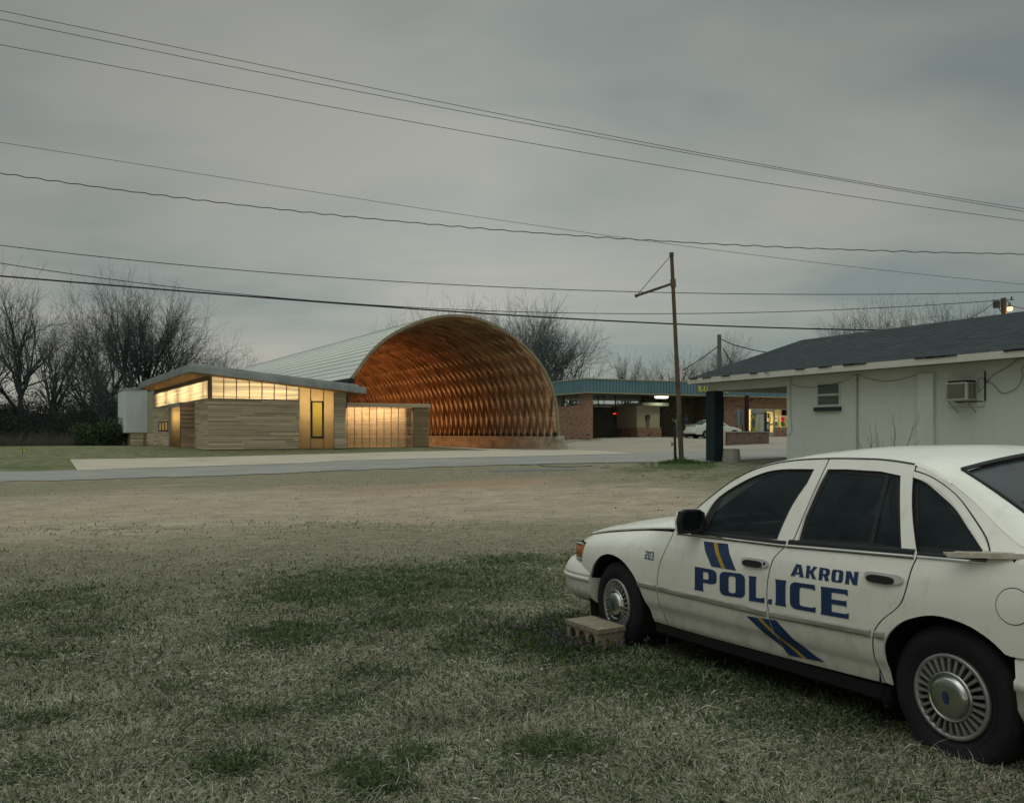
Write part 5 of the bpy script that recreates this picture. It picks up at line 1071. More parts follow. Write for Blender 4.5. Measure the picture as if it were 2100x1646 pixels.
# lower stripe is cut by the door gap
Lp = [(1.353,.497),(1.20,.403),(1.085,.345),(1.045,.312)]; Rp = [(1.094,.513),(.975,.425),(.86,.363),(.771,.330)]
def clipx(poly, side_):
    # split by the seam curve: keep vertices on one side
    def sx(z): 
        s = sorted(seamB, key=lambda p: p[1]); return float(np.interp(z, [p[1] for p in s], [p[0] for p in s]))
    out_ = []; n = len(poly)
    f = lambda p: (p[0] - (sx(p[1]) + side_ * g_)) * side_
    for i in range(n):
        a, b = poly[i], poly[(i + 1) % n]; fa, fb = f(a), f(b)
        if fa >= 0: out_.append(a)
        if fa * fb < 0:
            lo, hi = 0.0, 1.0
            for _ in range(30):
                md = (lo + hi) / 2
                if f(lerp(a, b, md)) * fa > 0: lo = md
                else: hi = md
            out_.append(lerp(a, b, lo))
    return out_
def densify(poly, n=8): return [lerp(poly[i], poly[(i + 1) % len(poly)], k / n) for i in range(len(poly)) for k in range(n)]
for a, b, m in ((0, .36, 'navy'), (.36, .50, 'gold'), (.50, 1, 'navy')):
    poly = densify([lerp(p, q, a) for p, q in zip(Lp, Rp)] + [lerp(p, q, b) for p, q in zip(Lp, Rp)][::-1])
    for sd__, par in ((1, FD), (-1, RD)):
        c_ = clipx(poly, sd__)
        if len(c_) > 3: panel('stripe', c_, M[m], par, .03, off=.0025)
# ---------------------------------------------------------------- roof, hood, deck, screens
def crownz(x): return herm([-.1,.05,.2,.5,.85,1.2,1.42,1.55], [1.44,1.475,1.50,1.522,1.525,1.505,1.475,1.45], x)
def drip(x): return SY(x, TL(x)), TL(x)
mb = MB(); rows_ = []
NX, NY = 26, 25
for i in range(NX + 1):
    s = i / NX; r_ = []
    for j in range(NY):
        t = -1 + 2 * j / (NY - 1); a = abs(t); xf = 1.47 - .10 * a ** 2; xb = .005 + .13 * a ** 2; x = xf + (xb - xf) * s
        yd, zd = drip(x); y = t * (yd - .012); r_.append((x, y, zd + .012 + (crownz(x) - zd - .012) * (1 - a ** 2.6)))
    rows_.append(r_)
mb.grid(rows_); obj('roof', mb, M['paint'], car, smooth=True)
for sd__ in (1, -1):
    q = MB(); q.tube([(x, sd__ * (drip(x)[0] - .004), drip(x)[1] + .004) for x in [1.98 - 1.63 * k / 40 for k in range(41)]], .0055, 6); obj('drip_rail', q, M['rubber'], car)
    q = MB(); q.grid([[(x, sd__ * drip(x)[0], drip(x)[1] + .0005), (x, sd__ * (drip(x)[0] - .014), drip(x)[1] + .013)] for x in [1.62 - 1.52 * k / 44 for k in range(45)]]); obj('roof_rail', q, M['paint'], car, smooth=True)
    # A pillar and sail strip between side line and screens
    rr_ = []
    for k in range(13):
        x = 2.15 - .78 * k / 12; yd, zd = drip(x); tt = k / 12
        rr_.append([(x + .0, sd__ * yd, zd), (x + .012, sd__ * (yd - .03), zd + .014), (x + .02, sd__ * (yd - .055), zd + .014)])
    q = MB(); q.grid(rr_); obj('windscreen_pillar', q, M['paint'], car, smooth=True)
    rr_ = []
    for k in range(21):
        s_ = k / 20; x = .135 - .745 * s_; yd, zd = drip(x); e_ = ((.125 - .685 * s_), .64 + .135 * s_, 1.387 - .392 * s_ + .02 * math.sin(math.pi * s_) + .004)
        r_ = []
        for j in range(6):
            t = j / 5; r_.append((x + (e_[0] - x) * t, sd__ * ((yd - .004) + (e_[1] - yd + .004) * t), zd + .002 + (e_[2] - zd - .002) * t + .016 * math.sin(math.pi * t)))
        rr_.append(r_)
    q = MB(); q.grid(rr_); obj('rear_pillar', q, M['paint'], car, smooth=True)
def screen(name, bot, top, nb=14, nr=8, mat='cglass', bulge=.02):
    rows_ = []
    for i in range(nr + 1):
        s = i / nr; r_ = []
        for j in range(nb + 1):
            t = -1 + 2 * j / nb; a, b = bot(t), top(t); r_.append((a[0] + (b[0] - a[0]) * s, a[1] + (b[1] - a[1]) * s, a[2] + (b[2] - a[2]) * s + bulge * math.sin(math.pi * s)))
        rows_.append(r_)
    q = MB(); q.grid(rows_); return obj(name, q, M[mat], car, smooth=True)
screen('windscreen', lambda t: (2.30 - .19 * t * t, t * .80, .975 - .02 * t * t), lambda t: (1.475 - .11 * t * t, t * .655, 1.472 - .055 * t * t))
rg = screen('rear_screen', lambda t: (-.66 + .10 * t * t, t * .775, .995), lambda t: (.0 + .125 * t * t, t * .640, 1.470 - .085 * t * t), mat='rglass')
rs_ = []
for k in range(31):
    t = -1 + 2 * k / 30; x, y, z = .0 + .125 * t * t, t * .64, 1.472 - .085 * t * t; rs_.append((x + .005, y, z + .004))
q = MB(); q.tube([(x - .006, y, z - .002) for x, y, z in rs_], .019, 6)
for sd__ in (1, -1):
    pts = []
    for k in range(13):
        s = k / 12; a = (-.56, .775, .995); b = (.125, .64, 1.387); pts.append((a[0] + (b[0]-a[0]) * s, sd__ * (a[1] + (b[1]-a[1]) * s), a[2] + (b[2]-a[2]) * s + .02 * math.sin(math.pi * s) + .003))
    q.tube(pts, .012, 6)
obj('rear_screen_seal', q, M['rubber'], car)
# black ceramic band inside the rear screen edge
rr_ = []
for k in range(13):
    s = k / 12; a = (-.56, .775, .995); b = (.125, .64, 1.387); z_ = a[2] + (b[2]-a[2]) * s + .02 * math.sin(math.pi * s) - .004; x_ = a[0] + (b[0]-a[0]) * s; y_ = a[1] + (b[1]-a[1]) * s
    rr_.append([(x_, y_, z_), (x_ - .035, y_ - .07, z_ + .005)])
q = MB(); q.grid(rr_); obj('screen_border', q, M['rubber'], rg)
def plate(name, x0, x1, yf, zc, n=26, m=19, lead=None):
    rows_ = []
    for i in range(n + 1):
        s = i / n; r_ = []
        for j in range(m):
            t = -1 + 2 * j / (m - 1); xa, xb = x0(t), x1(t); x = xa + (xb - xa) * s; y = t * yf(x); r_.append((x, y, zc(x, t)))
        rows_.append(r_)
    q = MB(); q.grid(rows_); o = obj(name, q, M['paint'], car, smooth=True); md = o.modifiers.new('thickness', 'SOLIDIFY'); md.thickness = .012; return o
hood = plate('hood', lambda t: 2.36 - .21 * t * t, lambda t: 3.885 - .30 * abs(t) ** 3.2, lambda x: min(.832, SY(x, zsh(x)) - .014) if x < 3.7 else .80 - (x - 3.7) * .35,
    lambda x, t: zsh(min(x, 3.75)) + .010 + herm([2.1, 2.6, 3.2, 3.6, 3.8, 3.9], [.045, .075, .085, .07, .045, .015], x) * (1 - abs(t) ** 2.4) - max(0, x - 3.75) * .25 + (.010 if x > 3.5 else 0))
deck = plate('trunk_lid', lambda t: -1.37 + .05 * t * t, lambda t: -.67 + .10 * t * t, lambda x: SY(x, zsh(x)) - .012, lambda x, t: zsh(x) + .006 + .03 * (1 - abs(t) ** 2.4))
q = MB(); q.hexa([(2.2, -.8, .90), (2.5, -.8, .90), (2.5, .8, .90), (2.2, .8, .90), (2.14, -.78, .945), (2.36, -.75, .955), (2.36, .75, .955), (2.14, .78, .945)]); obj('cowl', q, M['rubber'], car)
# front end: lens band, grille, bumper
def pathloft(name, path, prof, mat, par, side=1, smooth=True, caps=True):
    P = [Vector((p[0], p[1], 0)) for p in path]; rows_ = []
    for i, p in enumerate(P):
        d = (P[min(i+1, len(P)-1)] - P[max(i-1, 0)]).normalized(); nrm = Vector((d.y, -d.x, 0)) * (-1 if False else 1)
        if nrm.x < 0 and abs(nrm.x) > .2: nrm = -nrm
        if nrm.y < 0 and p.y > .2 and abs(nrm.y) > .2: nrm = -nrm
        rows_.append([(p.x + nrm.x * o, side * (p.y + nrm.y * o), z) for o, z in prof])
    mb = MB(); mb.grid(rows_)
    if caps: mb.face(rows_[0]); mb.face(rows_[-1][::-1])
    return obj(name, mb, mat, par, smooth=smooth)
bpth = spl([(3.262,.958),(3.40,.962),(3.56,.955),(3.70,.925),(3.82,.865),(3.91,.78),(3.97,.66),(4.005,.45),(4.02,.2),(4.022,0)], 4)
bprof = [(-.12,.62),(-.045,.615),(-.01,.575),(.012,.525),(.016,.512),(.010,.508),(.012,.500),(.024,.497),(.026,.470),(.014,.466),(.012,.455),(.010,.40),(.004,.37),(-.02,.325),(-.07,.285),(-.16,.265)]
lpth = spl([(3.425,.935),(3.52,.915),(3.62,.875),(3.72,.805),(3.80,.70),(3.855,.55),(3.88,.3),(3.885,0)], 4)
bump = None
for sd__ in (1, -1):
    b_ = pathloft('front_bumper', bpth, bprof, M['paint'], car, sd__); bump = bump or b_
    i1 = 12
    lens = pathloft('corner_lamp', lpth[:9], [(-.02,.755),(.004,.752),(.010,.70),(.008,.64),(-.02,.632)], simple('amber_lens', (.42,.13,.025), (.33,.10,.02), 30, .25, spec=.5, bstr=.3, stretch=(.3, .3, 3)), car, sd__, smooth=True)
    pathloft('lamp_bezel', lpth[:9], [(-.015,.766),(.013,.764),(.013,.753),(.004,.752),(-.01,.750)], M['moulding'], lens, sd__)
    pathloft('lamp_bezel', lpth[:9], [(-.01,.640),(.012,.638),(.013,.628),(-.015,.622)], M['moulding'], lens, sd__)
    pathloft('headlamp', lpth[9:21], [(-.02,.755),(.004,.752),(.008,.70),(.006,.64),(-.02,.632)], simple('clear_lens', (.45,.47,.47), None, 20, .1, metal=.5), car, sd__)
    pathloft('grille', lpth[21:], [(-.02,.755),(.0,.75),(.0,.64),(-.02,.63)], M['rubber'], car, sd__)
q = MB(); q.box((3.36, -.86, .64), (3.42, .86, .765)); q.box((3.40, .75, .762), (3.60, .90, .768)); obj('lamp_backing', q, M['under'], car)
# rear bumper
rpth = spl([(-.345,.945),(-.6,.955),(-.95,.945),(-1.2,.91),(-1.33,.82),(-1.40,.6),(-1.43,.3),(-1.44,0)], 4)
for sd__ in (1, -1):
    P = [Vector((p[0], p[1], 0)) for p in rpth]; rows_ = []
    for i, p in enumerate(P):
        d = (P[min(i+1, len(P)-1)] - P[max(i-1, 0)]).normalized(); nrm = Vector((d.y, -d.x, 0))
        if nrm.x > 0 and abs(nrm.x) > .2: nrm = -nrm
        if nrm.y < 0 and p.y > .3: nrm = -nrm
        rows_.append([(p.x + nrm.x * o, sd__ * (p.y + nrm.y * o), z) for o, z in [(-.05,.592),(.012,.588),(.022,.575),(.020,.50),(.034,.485),(.034,.45),(.020,.44),(.012,.36),(-.03,.29),(-.1,.27)]])
    mb = MB(); mb.grid(rows_); mb.face(rows_[0]); rb_ = obj('rear_bumper', mb, M['paint'], car, smooth=True)
    q = MB(); q.box((-.43, sd__ * .975 - .006, .53), (-.40, sd__ * .975 + .006, .552)); q.box((-.72, sd__ * .975 - .006, .53), (-.43, sd__ * .975 + .006, .552)); obj('reflector', q, M['rubber'], rb_)
q = MB(); q.box((-1.43, -.8, .62), (-1.36, .8, .93)); obj('tail_panel', q, simple('red_tail_lamps', (.25, .02, .02), (.2, .015, .015), 4, .2), car)
# inner dark shell, rockers, floor, seats
q = MB()
q.box((-1.3, -.86, .24), (-.46, .86, .90)); q.box((.36, -.90, .20), (2.42, .90, .30)); q.box((.36, .80, .30), (2.35, .865, .88)); q.box((.36, -.865, .30), (2.35, -.80, .88)); q.box((3.30, -.80, .40), (3.40, .80, .74)); q.box((-.4, -.55, .3), (3.3, .55, .52)); q.box((2.3, -.5, .5), (3.3, .5, .78)); q.box((-.48,.80,.76),(.5,.86,.95)); q.box((-.48,-.86,.76),(.5,-.80,.95)); q.box((2.25, .78, .75), (3.4, .80, .80)); q.box((2.25, -.80, .75), (3.4, -.78, .80))
obj('underbody', q, M['under'], car)
q = MB()
for sd__ in (1, -1): q.box((.36, sd__ * .90 - .02, .215), (2.41, sd__ * .90 + .02, .285))
obj('rocker', q, M['under'], car)
for cx_, rr0 in ((2.90, .40), (0.0, .40)):
    for sd__ in (1, -1):
        q = MB(); rows_ = []
        for k in range(25):
            a = math.pi * (-.12 + 1.24 * k / 24); rows_.append([(cx_ + rr0 * math.cos(a), sd__ * .50, .33 + rr0 * math.sin(a)), (cx_ + rr0 * math.cos(a), sd__ * .948, .33 + rr0 * math.sin(a))])
        q.grid(rows_); q.face([r_[0] for r_ in rows_]); obj('wheel_arch_liner', q, M['under'], car)
mseat = simple('grey_seat_cloth', (.07, .075, .08), None, 20, .95)
for x, y, w_ in ((1.35, .40, .27), (1.35, -.40, .27), (.38, .0, .64)):
    q = MB(); q.box((x - .05, y - w_, .45), (x + .45, y + w_, .60)); q.hexa([(x - .18, y - w_, .5), (x - .02, y - w_, .5), (x - .02, y + w_, .5), (x - .18, y + w_, .5), (x - .34, y - w_ * .85, 1.10), (x - .22, y - w_ * .85, 1.10), (x - .22, y + w_ * .85, 1.10), (x - .34, y + w_ * .85, 1.10)])
    if w_ < .5: q.box((x - .38, y - .12, 1.13), (x - .28, y + .12, 1.27))
    obj('seat', q, mseat, car, bevel=.03)
q = MB(); q.box((1.95, -.78, .62), (2.3, .78, .93)); obj('dashboard', q, M['under'], car, bevel=.03)
q = MB(); cs = [(1.80 + .06 * math.sin(a), .40 + .19 * math.cos(a), .93 + .18 * math.sin(a)) for a in [2*math.pi*k/24 for k in range(25)]]; q.tube(cs, .014, 6); q.tube([(1.78, .40, .93), (1.95, .40, .84)], .03, 6); obj('steering_wheel', q, M['under'], car)
q = MB(); q.box((-.66, -.74, .93), (-.3, .74, .955)); obj('parcel_shelf', q, M['under'], car)
# door mirror
q = MB()
mc = Vector((1.875, 1.03, 1.05)); S_ = [(-.075, -.095), (-.085, .0), (-.07, .075), (-.03, .092), (.06, .088), (.095, .06), (.10, -.03), (.085, -.085), (.03, -.10)]
def msec(xo, k): return [(mc.x + xo, mc.y + a * 1.12 * k, mc.z + b * .83 * k) for a, b in [(-p[0], p[1]) for p in S_]]
rows_ = [msec(-.040, 1.0), msec(-.015, 1.01), msec(.015, .93), msec(.038, .72), msec(.046, .4)]; rows_ = [r_ + [r_[0]] for r_ in rows_]
q.grid(rows_); q.face(rows_[-1][:-1][::-1]); mir = obj('door_mirror', q, M['paint'], FD, smooth=True)
q = MB(); rim = [msec(-.015, 1.016), msec(-.055, 1.01), msec(-.058, .84), msec(-.03, .80)]; rim = [r_ + [r_[0]] for r_ in rim]; q.grid(rim); obj('mirror_rim', q, M['rubber'], mir)
q = MB(); q.face(msec(-.035, .82)[::1]); obj('mirror_glass', q, simple('mirror_glass', (.16, .19, .19), None, 3, .05, metal=1.0, bstr=0), mir)
q = MB(); q.hexa([(1.82, .90, .965), (1.97, .90, .965), (1.97, .96, .97), (1.88, .96, .97), (1.82, .90, 1.04), (1.95, .90, 1.04), (1.95, .97, 1.05), (1.87, .97, 1.05)]); obj('mirror_foot', q, M['rubber'], mir)
# ---------------------------------------------------------------- wheels
mty_ = simple('dusty_tyre', (.013, .014, .017), (.007, .008, .010), 5, .75, bstr=.2)
mcap = simple('silver_wheel_cover', (.40, .41, .40), (.26, .27, .265), 8, .42, metal=.75, bstr=.15)
mchr = simple('dull_chrome_hub', (.48, .50, .47), (.36, .38, .36), 9, .20, metal=.95, bstr=.05)
mdk = simple('wheel_shadow_metal', (.03, .032, .033), None, 8, .7)
def wheel(cx_, side, steer=0.0, zc_=.33):
    w_ = bpy.data.objects.new('wheel', None); col.objects.link(w_); w_.parent = car; w_.location = (cx_, side * .93, zc_); w_.rotation_euler = (0, 0, (0 if side > 0 else math.pi) + steer)
    t = MB(); prf = [(.185,-.02),(.200,-.006),(.225,.004),(.262,.010),(.300,.004),(.322,-.012),(.333,-.03),(.335,-.06),(.335,-.165),(.330,-.19),(.31,-.21),(.25,-.222),(.19,-.21)]
    t.lathe(prf, (0,0,0), 64, 'y')
    def flat(p):
        lim = .045 - zc_ + .0
        if p.z < lim + .09:
            k = min(1, (lim + .09 - p.z) / .12); bulge = .028 * k * (1 if p.y > -.1 else -1) * (1 if abs(p.y + .1) > .05 else 0)
            return Vector((p.x * (1 + .06 * k), p.y + bulge, max(p.z, lim + (p.z - lim) * .04 if p.z < lim else p.z)))
        return p
    t.off(flat); obj('tyre', t, mty_, w_, smooth=True)
    tr_ = MB(); 
    for rr_ in (.2315, .246, .305): tr_.lathe([(rr_, .0055 if rr_ < .3 else .0), (rr_ + .002, .009 if rr_ < .3 else .004), (rr_ + .004, .0065 if rr_ < .3 else -.001)], (0,0,0), 64, 'y')
    tr_.off(flat); obj('sidewall_rib', tr_, mty_, w_, smooth=True)
    r = MB(); r.lathe([(.0,-.03),(.178,-.03),(.184,-.012)], (0,0,0), 48, 'y'); obj('rim_well', r, mdk, w_)
    r = MB(); r.lathe([(.176,-.02),(.178,.006),(.184,.012),(.197,.012),(.2005,.006),(.2,-.01)], (0,0,0), 64, 'y'); cov = obj('wheel_cover', r, mcap, w_, smooth=True)
    r = MB(); n = 28
    for k in range(n):
        a = 2 * math.pi * k / n
        for dA, w0, w1, y0, y1 in ((0, .0045, .0085, -.016, .010),):
            ca, sa = math.cos(a), math.sin(a); pts = []
            for yy in (y0, y1):
                for (rad, ww) in ((.108, w0), (.108, -w0), (.180, -w1), (.180, w1)):
                    pts.append((rad * ca - ww * sa, yy + (.004 if rad < .15 else -.0), rad * sa + ww * ca))
            r.hexa(pts)
    obj('spokes', r, mcap, cov)
    r = MB(); r.lathe([(.118,-.018),(.119,.014),(.112,.020),(.106,.018),(.102,.008),(.098,.010),(.094,.026),(.084,.034),(.076,.036),(.045,.039),(.0,.040)], (0,0,0), 48, 'y'); hub = obj('hub_cap', r, mchr, w_, smooth=True)
    r = MB(); ov = [(.030 * math.cos(a), .0405, .016 * math.sin(a)) for a in [2*math.pi*k/28 for k in range(28)]]
    # the badge stands tilted as on the parked wheel
    ang = R(72) if cx_ > 1 else R(78)
    def rot(p): return (p[0] * math.cos(ang) - p[2] * math.sin(ang), p[1], p[0] * math.sin(ang) + p[2] * math.cos(ang))
    o1 = [rot(p) for p in ov]; r.face([(p[0] * 1.12, p[1] - .0005, p[2] * 1.12) for p in o1]); bdg = obj('badge_rim', r, mchr, hub)
    r = MB(); r.face([(p[0], p[1] + .0015, p[2]) for p in o1]); obj('badge', r, simple('blue_badge', (.02, .045, .14), None, 30, .3), bdg)
    tx = text_mesh('badge_script', 'Ford', .019, mchr, bdg, (0, 0, 0), (0, 0, 0), .0003)
    me = tx.data; cxm = sum(v.co.x for v in me.vertices) / len(me.vertices); cym = sum(v.co.y for v in me.vertices) / len(me.vertices)
    for v in me.vertices:
        px_, py_ = v.co.x - cxm + (v.co.y - cym) * .3, v.co.y - cym; q_ = rot((-px_ , .0425, py_)); v.co = q_
    if side > 0 and cx_ > 1: pass
    return w_
wheel(0, 1); wheel(2.913, 1, R(-3)); wheel(0, -1); wheel(2.913, -1, R(-3))
# loose trim strip lying across the quarter of the car
tr0 = CW(-.035, .985, 1.008); tr1 = CW(-1.05, .62, 1.052)
ts = thing('loose_trim_strip', 'pale battered trim strip lying loose across the rear flank of the sedan', 'trim strip')
q = MB(); d = (tr1 - tr0).normalized(); sdv = Vector((0, 0, 1)).cross(d).normalized(); upv = d.cross(sdv)
def tp(s, a, b): return tuple(tr0 + d * s + sdv * a + upv * b)
L_ = (tr1 - tr0).length
q.hexa([tp(0, -.035, 0), tp(L_, -.035, 0), tp(L_, .012, 0), tp(.05, .012, 0), tp(0, -.035, .006), tp(L_, -.035, .006), tp(L_, .012, .006), tp(.05, .012, .006)]); q.hexa([tp(.02, -.040, -.012), tp(L_, -.040, -.012), tp(L_, -.03, -.012), tp(.02, -.03, -.012), tp(0, -.040, .012), tp(L_, -.040, .012), tp(L_, -.03, .012), tp(0, -.03, .012)]); q.hexa([tp(.04, -.012, .006), tp(L_, -.012, .006), tp(L_, -.006, .006), tp(.05, -.006, .006), tp(.04, -.012, .014), tp(L_, -.012, .014), tp(L_, -.006, .014), tp(.05, -.006, .014)])
obj('strip', q, simple('flaking_white_strip', (.60, .58, .50), (.38, .36, .29), 20, .7), ts)
q = MB(); q.box(tuple(Vector(tp(.3, -.03, -.012)) - Vector((.012, .004, .02))), tuple(Vector(tp(.3, -.03, -.012)) + Vector((.012, .004, .0)))); obj('clip', q, M['rubber'], ts)
# ================================================================ grass
def grass(name, n, kind, seed, label):
    rg_ = np.random.default_rng(seed)
    m = int(n * 1.0); ymin, ymax = 2.3, 27.0
    # depth distribution: dense near the camera, thinning out
    u = rg_.random(m * 3); e = -.75 if kind == 'straw' else -.95
    Y = (ymin ** e + u * (ymax ** e - ymin ** e)) ** (1 / e)
    X = (rg_.random(m * 3) * 2 - 1) * (Y * .70 + 1.4)
    if kind == 'straw': Y0 = Y
    gr = field(GREEN, X, Y); sa = field(SAND, X, Y); ba = field(BARE, X, Y)
    nz = .5 + .5 * np.sin(X * 5.1 + np.sin(Y * 4.3) * 2) * np.sin(Y * 3.7 + np.cos(X * 3.3) * 2); n2 = .5 + .5 * np.sin(X * 13.7 + Y * 3) * np.sin(Y * 11.9 - X * 2)
    if kind == 'straw': p = np.clip(1 - gr * (.55 + .5 * nz) - ba * .6, .08, 1) * (.30 + .70 * n2) * (.6 + .4 * nz) * np.clip(1 - sa * .8, .1, 1) * np.clip(1.35 - Y / 15, .10, 1)
    else: p = np.clip(gr * .8 * (.45 + .9 * nz) * (.4 + .8 * n2) + .40 * np.clip(nz * n2 * 3 - .7, 0, 1) * np.clip(1.6 - Y / 9, 0, 1) + .17 * np.clip(1.5 - Y / 9, 0, 1), 0, 1) * np.clip(1 - sa * .9, .02, 1) * np.clip(1.5 - Y / 18, .12, 1)
    # nothing on the road side and under the car wheels
    k = (rg_.random(m * 3) < p); dx = X - CAR_O.x; dy = Y - CAR_O.y; cl = dx * CAR_U.x + dy * CAR_U.y; cn = dx * CAR_N.x + dy * CAR_N.y
    under = (np.abs(cn) < .80) & (cl > -1.4) & (cl < 3.8); k &= ~(under & (rg_.random(m * 3) < .6))
    k &= ~((X > 4) & (Y > 20) & (Y > 33 - X))
    X = X[k][:m]; Y = Y[k][:m]; gr = gr[k][:m]; sa = sa[k][:m]; m = len(X)
    Z = gzv(X, Y); D = np.hypot(X, Y); sc = 1 + D / 13
    az = rg_.random(m) * 2 * np.pi
    if kind == 'straw':
        # clumps share a lay direction
        az = np.where(rg_.random(m) < .5, 2.4 * np.sin(X * 2.3 + 1.3 * np.sin(Y * 1.9)) + 2 * np.cos(Y * 1.7) + rg_.normal(0, .7, m), az)
        L = rg_.gamma(4, .0105, m) * (1 + D / 45) * (1 - .4 * sa); lift = rg_.gamma(1.6, .20, m).clip(.02, 1.2); w = rg_.uniform(.0006, .0014, m) * sc
        L = np.where(rg_.random(m) < .015, L * 1.8, L)
    else:
        L = rg_.gamma(5, .0062, m) * (1 + D / 40) + .012 * gr; lift = rg_.uniform(.35, 1.35, m); w = rg_.uniform(.0018, .0040, m) * sc
    hd = np.stack([np.cos(az), np.sin(az)], 1); sd_ = np.stack([-np.sin(az), np.cos(az)], 1)
    l1 = lift; l2 = lift * rg_.uniform(.1, .9, m) - (.35 if kind == 'straw' else .1); turn = rg_.normal(0, .5 if kind == 'straw' else .25, m)
    base = np.stack([X, Y, Z - .004], 1)
    h = rg_.random(m) * (.022 if kind == 'straw' else .004); base[:, 2] += h * (.4 + .6 * rg_.random(m))
    mid = base + np.concatenate([hd * (L * .5 * np.cos(l1))[:, None], (L * .5 * np.sin(l1))[:, None]], 1)
    az2 = az + turn; hd2 = np.stack([np.cos(az2), np.sin(az2)], 1)
    tip = mid + np.concatenate([hd2 * (L * .5 * np.cos(l2))[:, None], (L * .5 * np.sin(l2))[:, None]], 1)
    gl = gzv(tip[:, 0], tip[:, 1]); tip[:, 2] = np.maximum(tip[:, 2], gl + .002)
    s3 = np.concatenate([sd_, rg_.normal(0, .35, (m, 1))], 1) * w[:, None]
    V = np.stack([base - s3 * .8, base + s3 * .8, mid + s3, mid - s3, tip], 1).reshape(-1, 3)
    me = bpy.data.meshes.new(name); me.vertices.add(len(V)); me.vertices.foreach_set('co', V.astype(np.float32).ravel())
    b = np.arange(m)[:, None] * 5; q = np.concatenate([b + np.array([0, 1, 2, 3]), b + np.array([3, 2, 4])], 1).ravel()
    me.loops.add(len(q)); me.loops.foreach_set('vertex_index', q.astype(np.int32)); me.polygons.add(2 * m)
    st_ = np.stack([np.arange(m) * 7, np.arange(m) * 7 + 4], 1).ravel(); me.polygons.foreach_set('loop_start', st_.astype(np.int32))
    try: me.polygons.foreach_set('loop_total', np.tile([4, 3], m).astype(np.int32))
    except Exception: pass
    me.update(calc_edges=True)
    at = me.attributes.new('tone', 'FLOAT', 'FACE'); t = rg_.random(m); at.data.foreach_set('value', np.repeat(t, 2).astype(np.float32))
    mt, nt, out = nodes_mat(name + '_blades')
    if kind == 'straw': c = ramp(nt, attr(nt), [(0, (.15, .15, .10)), (.35, (.29, .285, .205)), (.75, (.47, .46, .36)), (.93, (.66, .65, .55)), (1, (.14, .17, .08))])
    else: c = ramp(nt, attr(nt), [(0, (.035, .060, .028)), (.5, (.065, .105, .050)), (.85, (.12, .165, .08)), (1, (.24, .25, .15))])
    fz = tex(nt, 1.4, 5, .65, coord='World'); c = mix(nt, rng(nt, fz, .38, .66, 0, .45), c, (.13, .115, .075) if kind == 'straw' else (.06, .08, .035))
    d_ = nt.nodes.new('ShaderNodeBsdfDiffuse'); nt.links.new(c, d_.inputs[0]); t_ = nt.nodes.new('ShaderNodeBsdfTranslucent'); nt.links.new(c, t_.inputs[0])
    mx = nt.nodes.new('ShaderNodeMixShader'); mx.inputs[0].default_value = .25; nt.links.new(d_.outputs[0], mx.inputs[1]); nt.links.new(t_.outputs[0], mx.inputs[2]); nt.links.new(mx.outputs[0], out.inputs[0])
    me.materials.append(mt)
    o = bpy.data.objects.new(name, me); col.objects.link(o); return tag(o, label, 'grass', kind='stuff')
grass('dead_grass', 1150000, 'straw', 11, 'matted straw coloured dead grass over the field')
grass('green_grass', 520000, 'green', 12, 'dark green clover and grass growing in patches in the field')
# ================================================================ leafy bits
def leaf_cluster(pts, size, rg_, up=.3):
    mb = MB()
    for p in pts:
        a = Vector(rg_.normal(0, 1, 3)); a.z = abs(a.z) * up; a.normalize(); b = a.orthogonal().normalized(); b.rotate(Matrix.Rotation(rg_.random() * 6.28, 3, a)); c = a.cross(b); s = size * rg_.uniform(.6, 1.3); p = Vector(p)
        mb.face([p - b * s, p + c * s * .5, p + b * s, p - c * s * .5], float(rg_.random()))
    return mb
def leaf_mat(name, a, b):
    m, nt, out = nodes_mat(name); c = ramp(nt, attr(nt), [(0, a), (1, b)]); princ(nt, out, c, .6, spec=.2); return m
R5 = np.random.default_rng(5)
# purple flowering weeds round the block
def henbit():
    st_ = MB(); lf = []; fl = []
    for k in range(700):
        px = R5.normal(1190, 55); py = R5.normal(1318, 18)
        if k < 120: px, py = R5.normal(1060, 60), R5.normal(1300, 16)
        g_ = gpts([(px, py)])[0]; x, y, z = g_; h = R5.uniform(.04, .11); dx, dy = R5.normal(0, .015, 2)
        # keep clear of the block
        st_.tube([(x, y, z), (x + dx * .5, y + dy * .5, z + h * .6), (x + dx, y + dy, z + h)], .0015, 3, False)
        for j in range(7): a = R5.random() * 6.28; r_ = R5.uniform(.004, .014); q = R5.uniform(.35, 1); lf.append((x + dx * q + r_ * math.cos(a), y + dy * q + r_ * math.sin(a), z + h * q))
        if R5.random() < .6:
            for j in range(4): a = R5.random() * 6.28; fl.append((x + dx + .008 * math.cos(a), y + dy + .008 * math.sin(a), z + h + R5.uniform(-.01, .008)))
    st_2 = obj('flowering_weeds', st_, leaf_mat('weed_stems', (.03, .045, .02), (.06, .08, .03))); tag(st_2, 'small purple flowered weeds round the concrete block', 'weeds', kind='stuff')
    obj('leaves', leaf_cluster(lf, .012, R5), leaf_mat('weed_leaves', (.03, .06, .02), (.08, .13, .05)), st_2); obj('flowers', leaf_cluster(fl, .007, R5), leaf_mat('purple_petals', (.15, .07, .19), (.28, .15, .33)), st_2)
henbit()
lp__ = []
for k in range(900):
    y = 3.2 + 12 * R5.random() ** 1.4; x = (R5.random() * 2 - 1) * y * .62; lp__.append((x, y, gz(x, y) + .012 + .02 * R5.random()))
o = obj('fallen_leaves', leaf_cluster(lp__, .016, R5, 1.6), leaf_mat('pale_dead_leaf', (.10, .085, .06), (.40, .38, .31))); tag(o, 'pale dead leaves scattered over the field', 'leaves', kind='stuff')
gp_ = []; gq_ = []
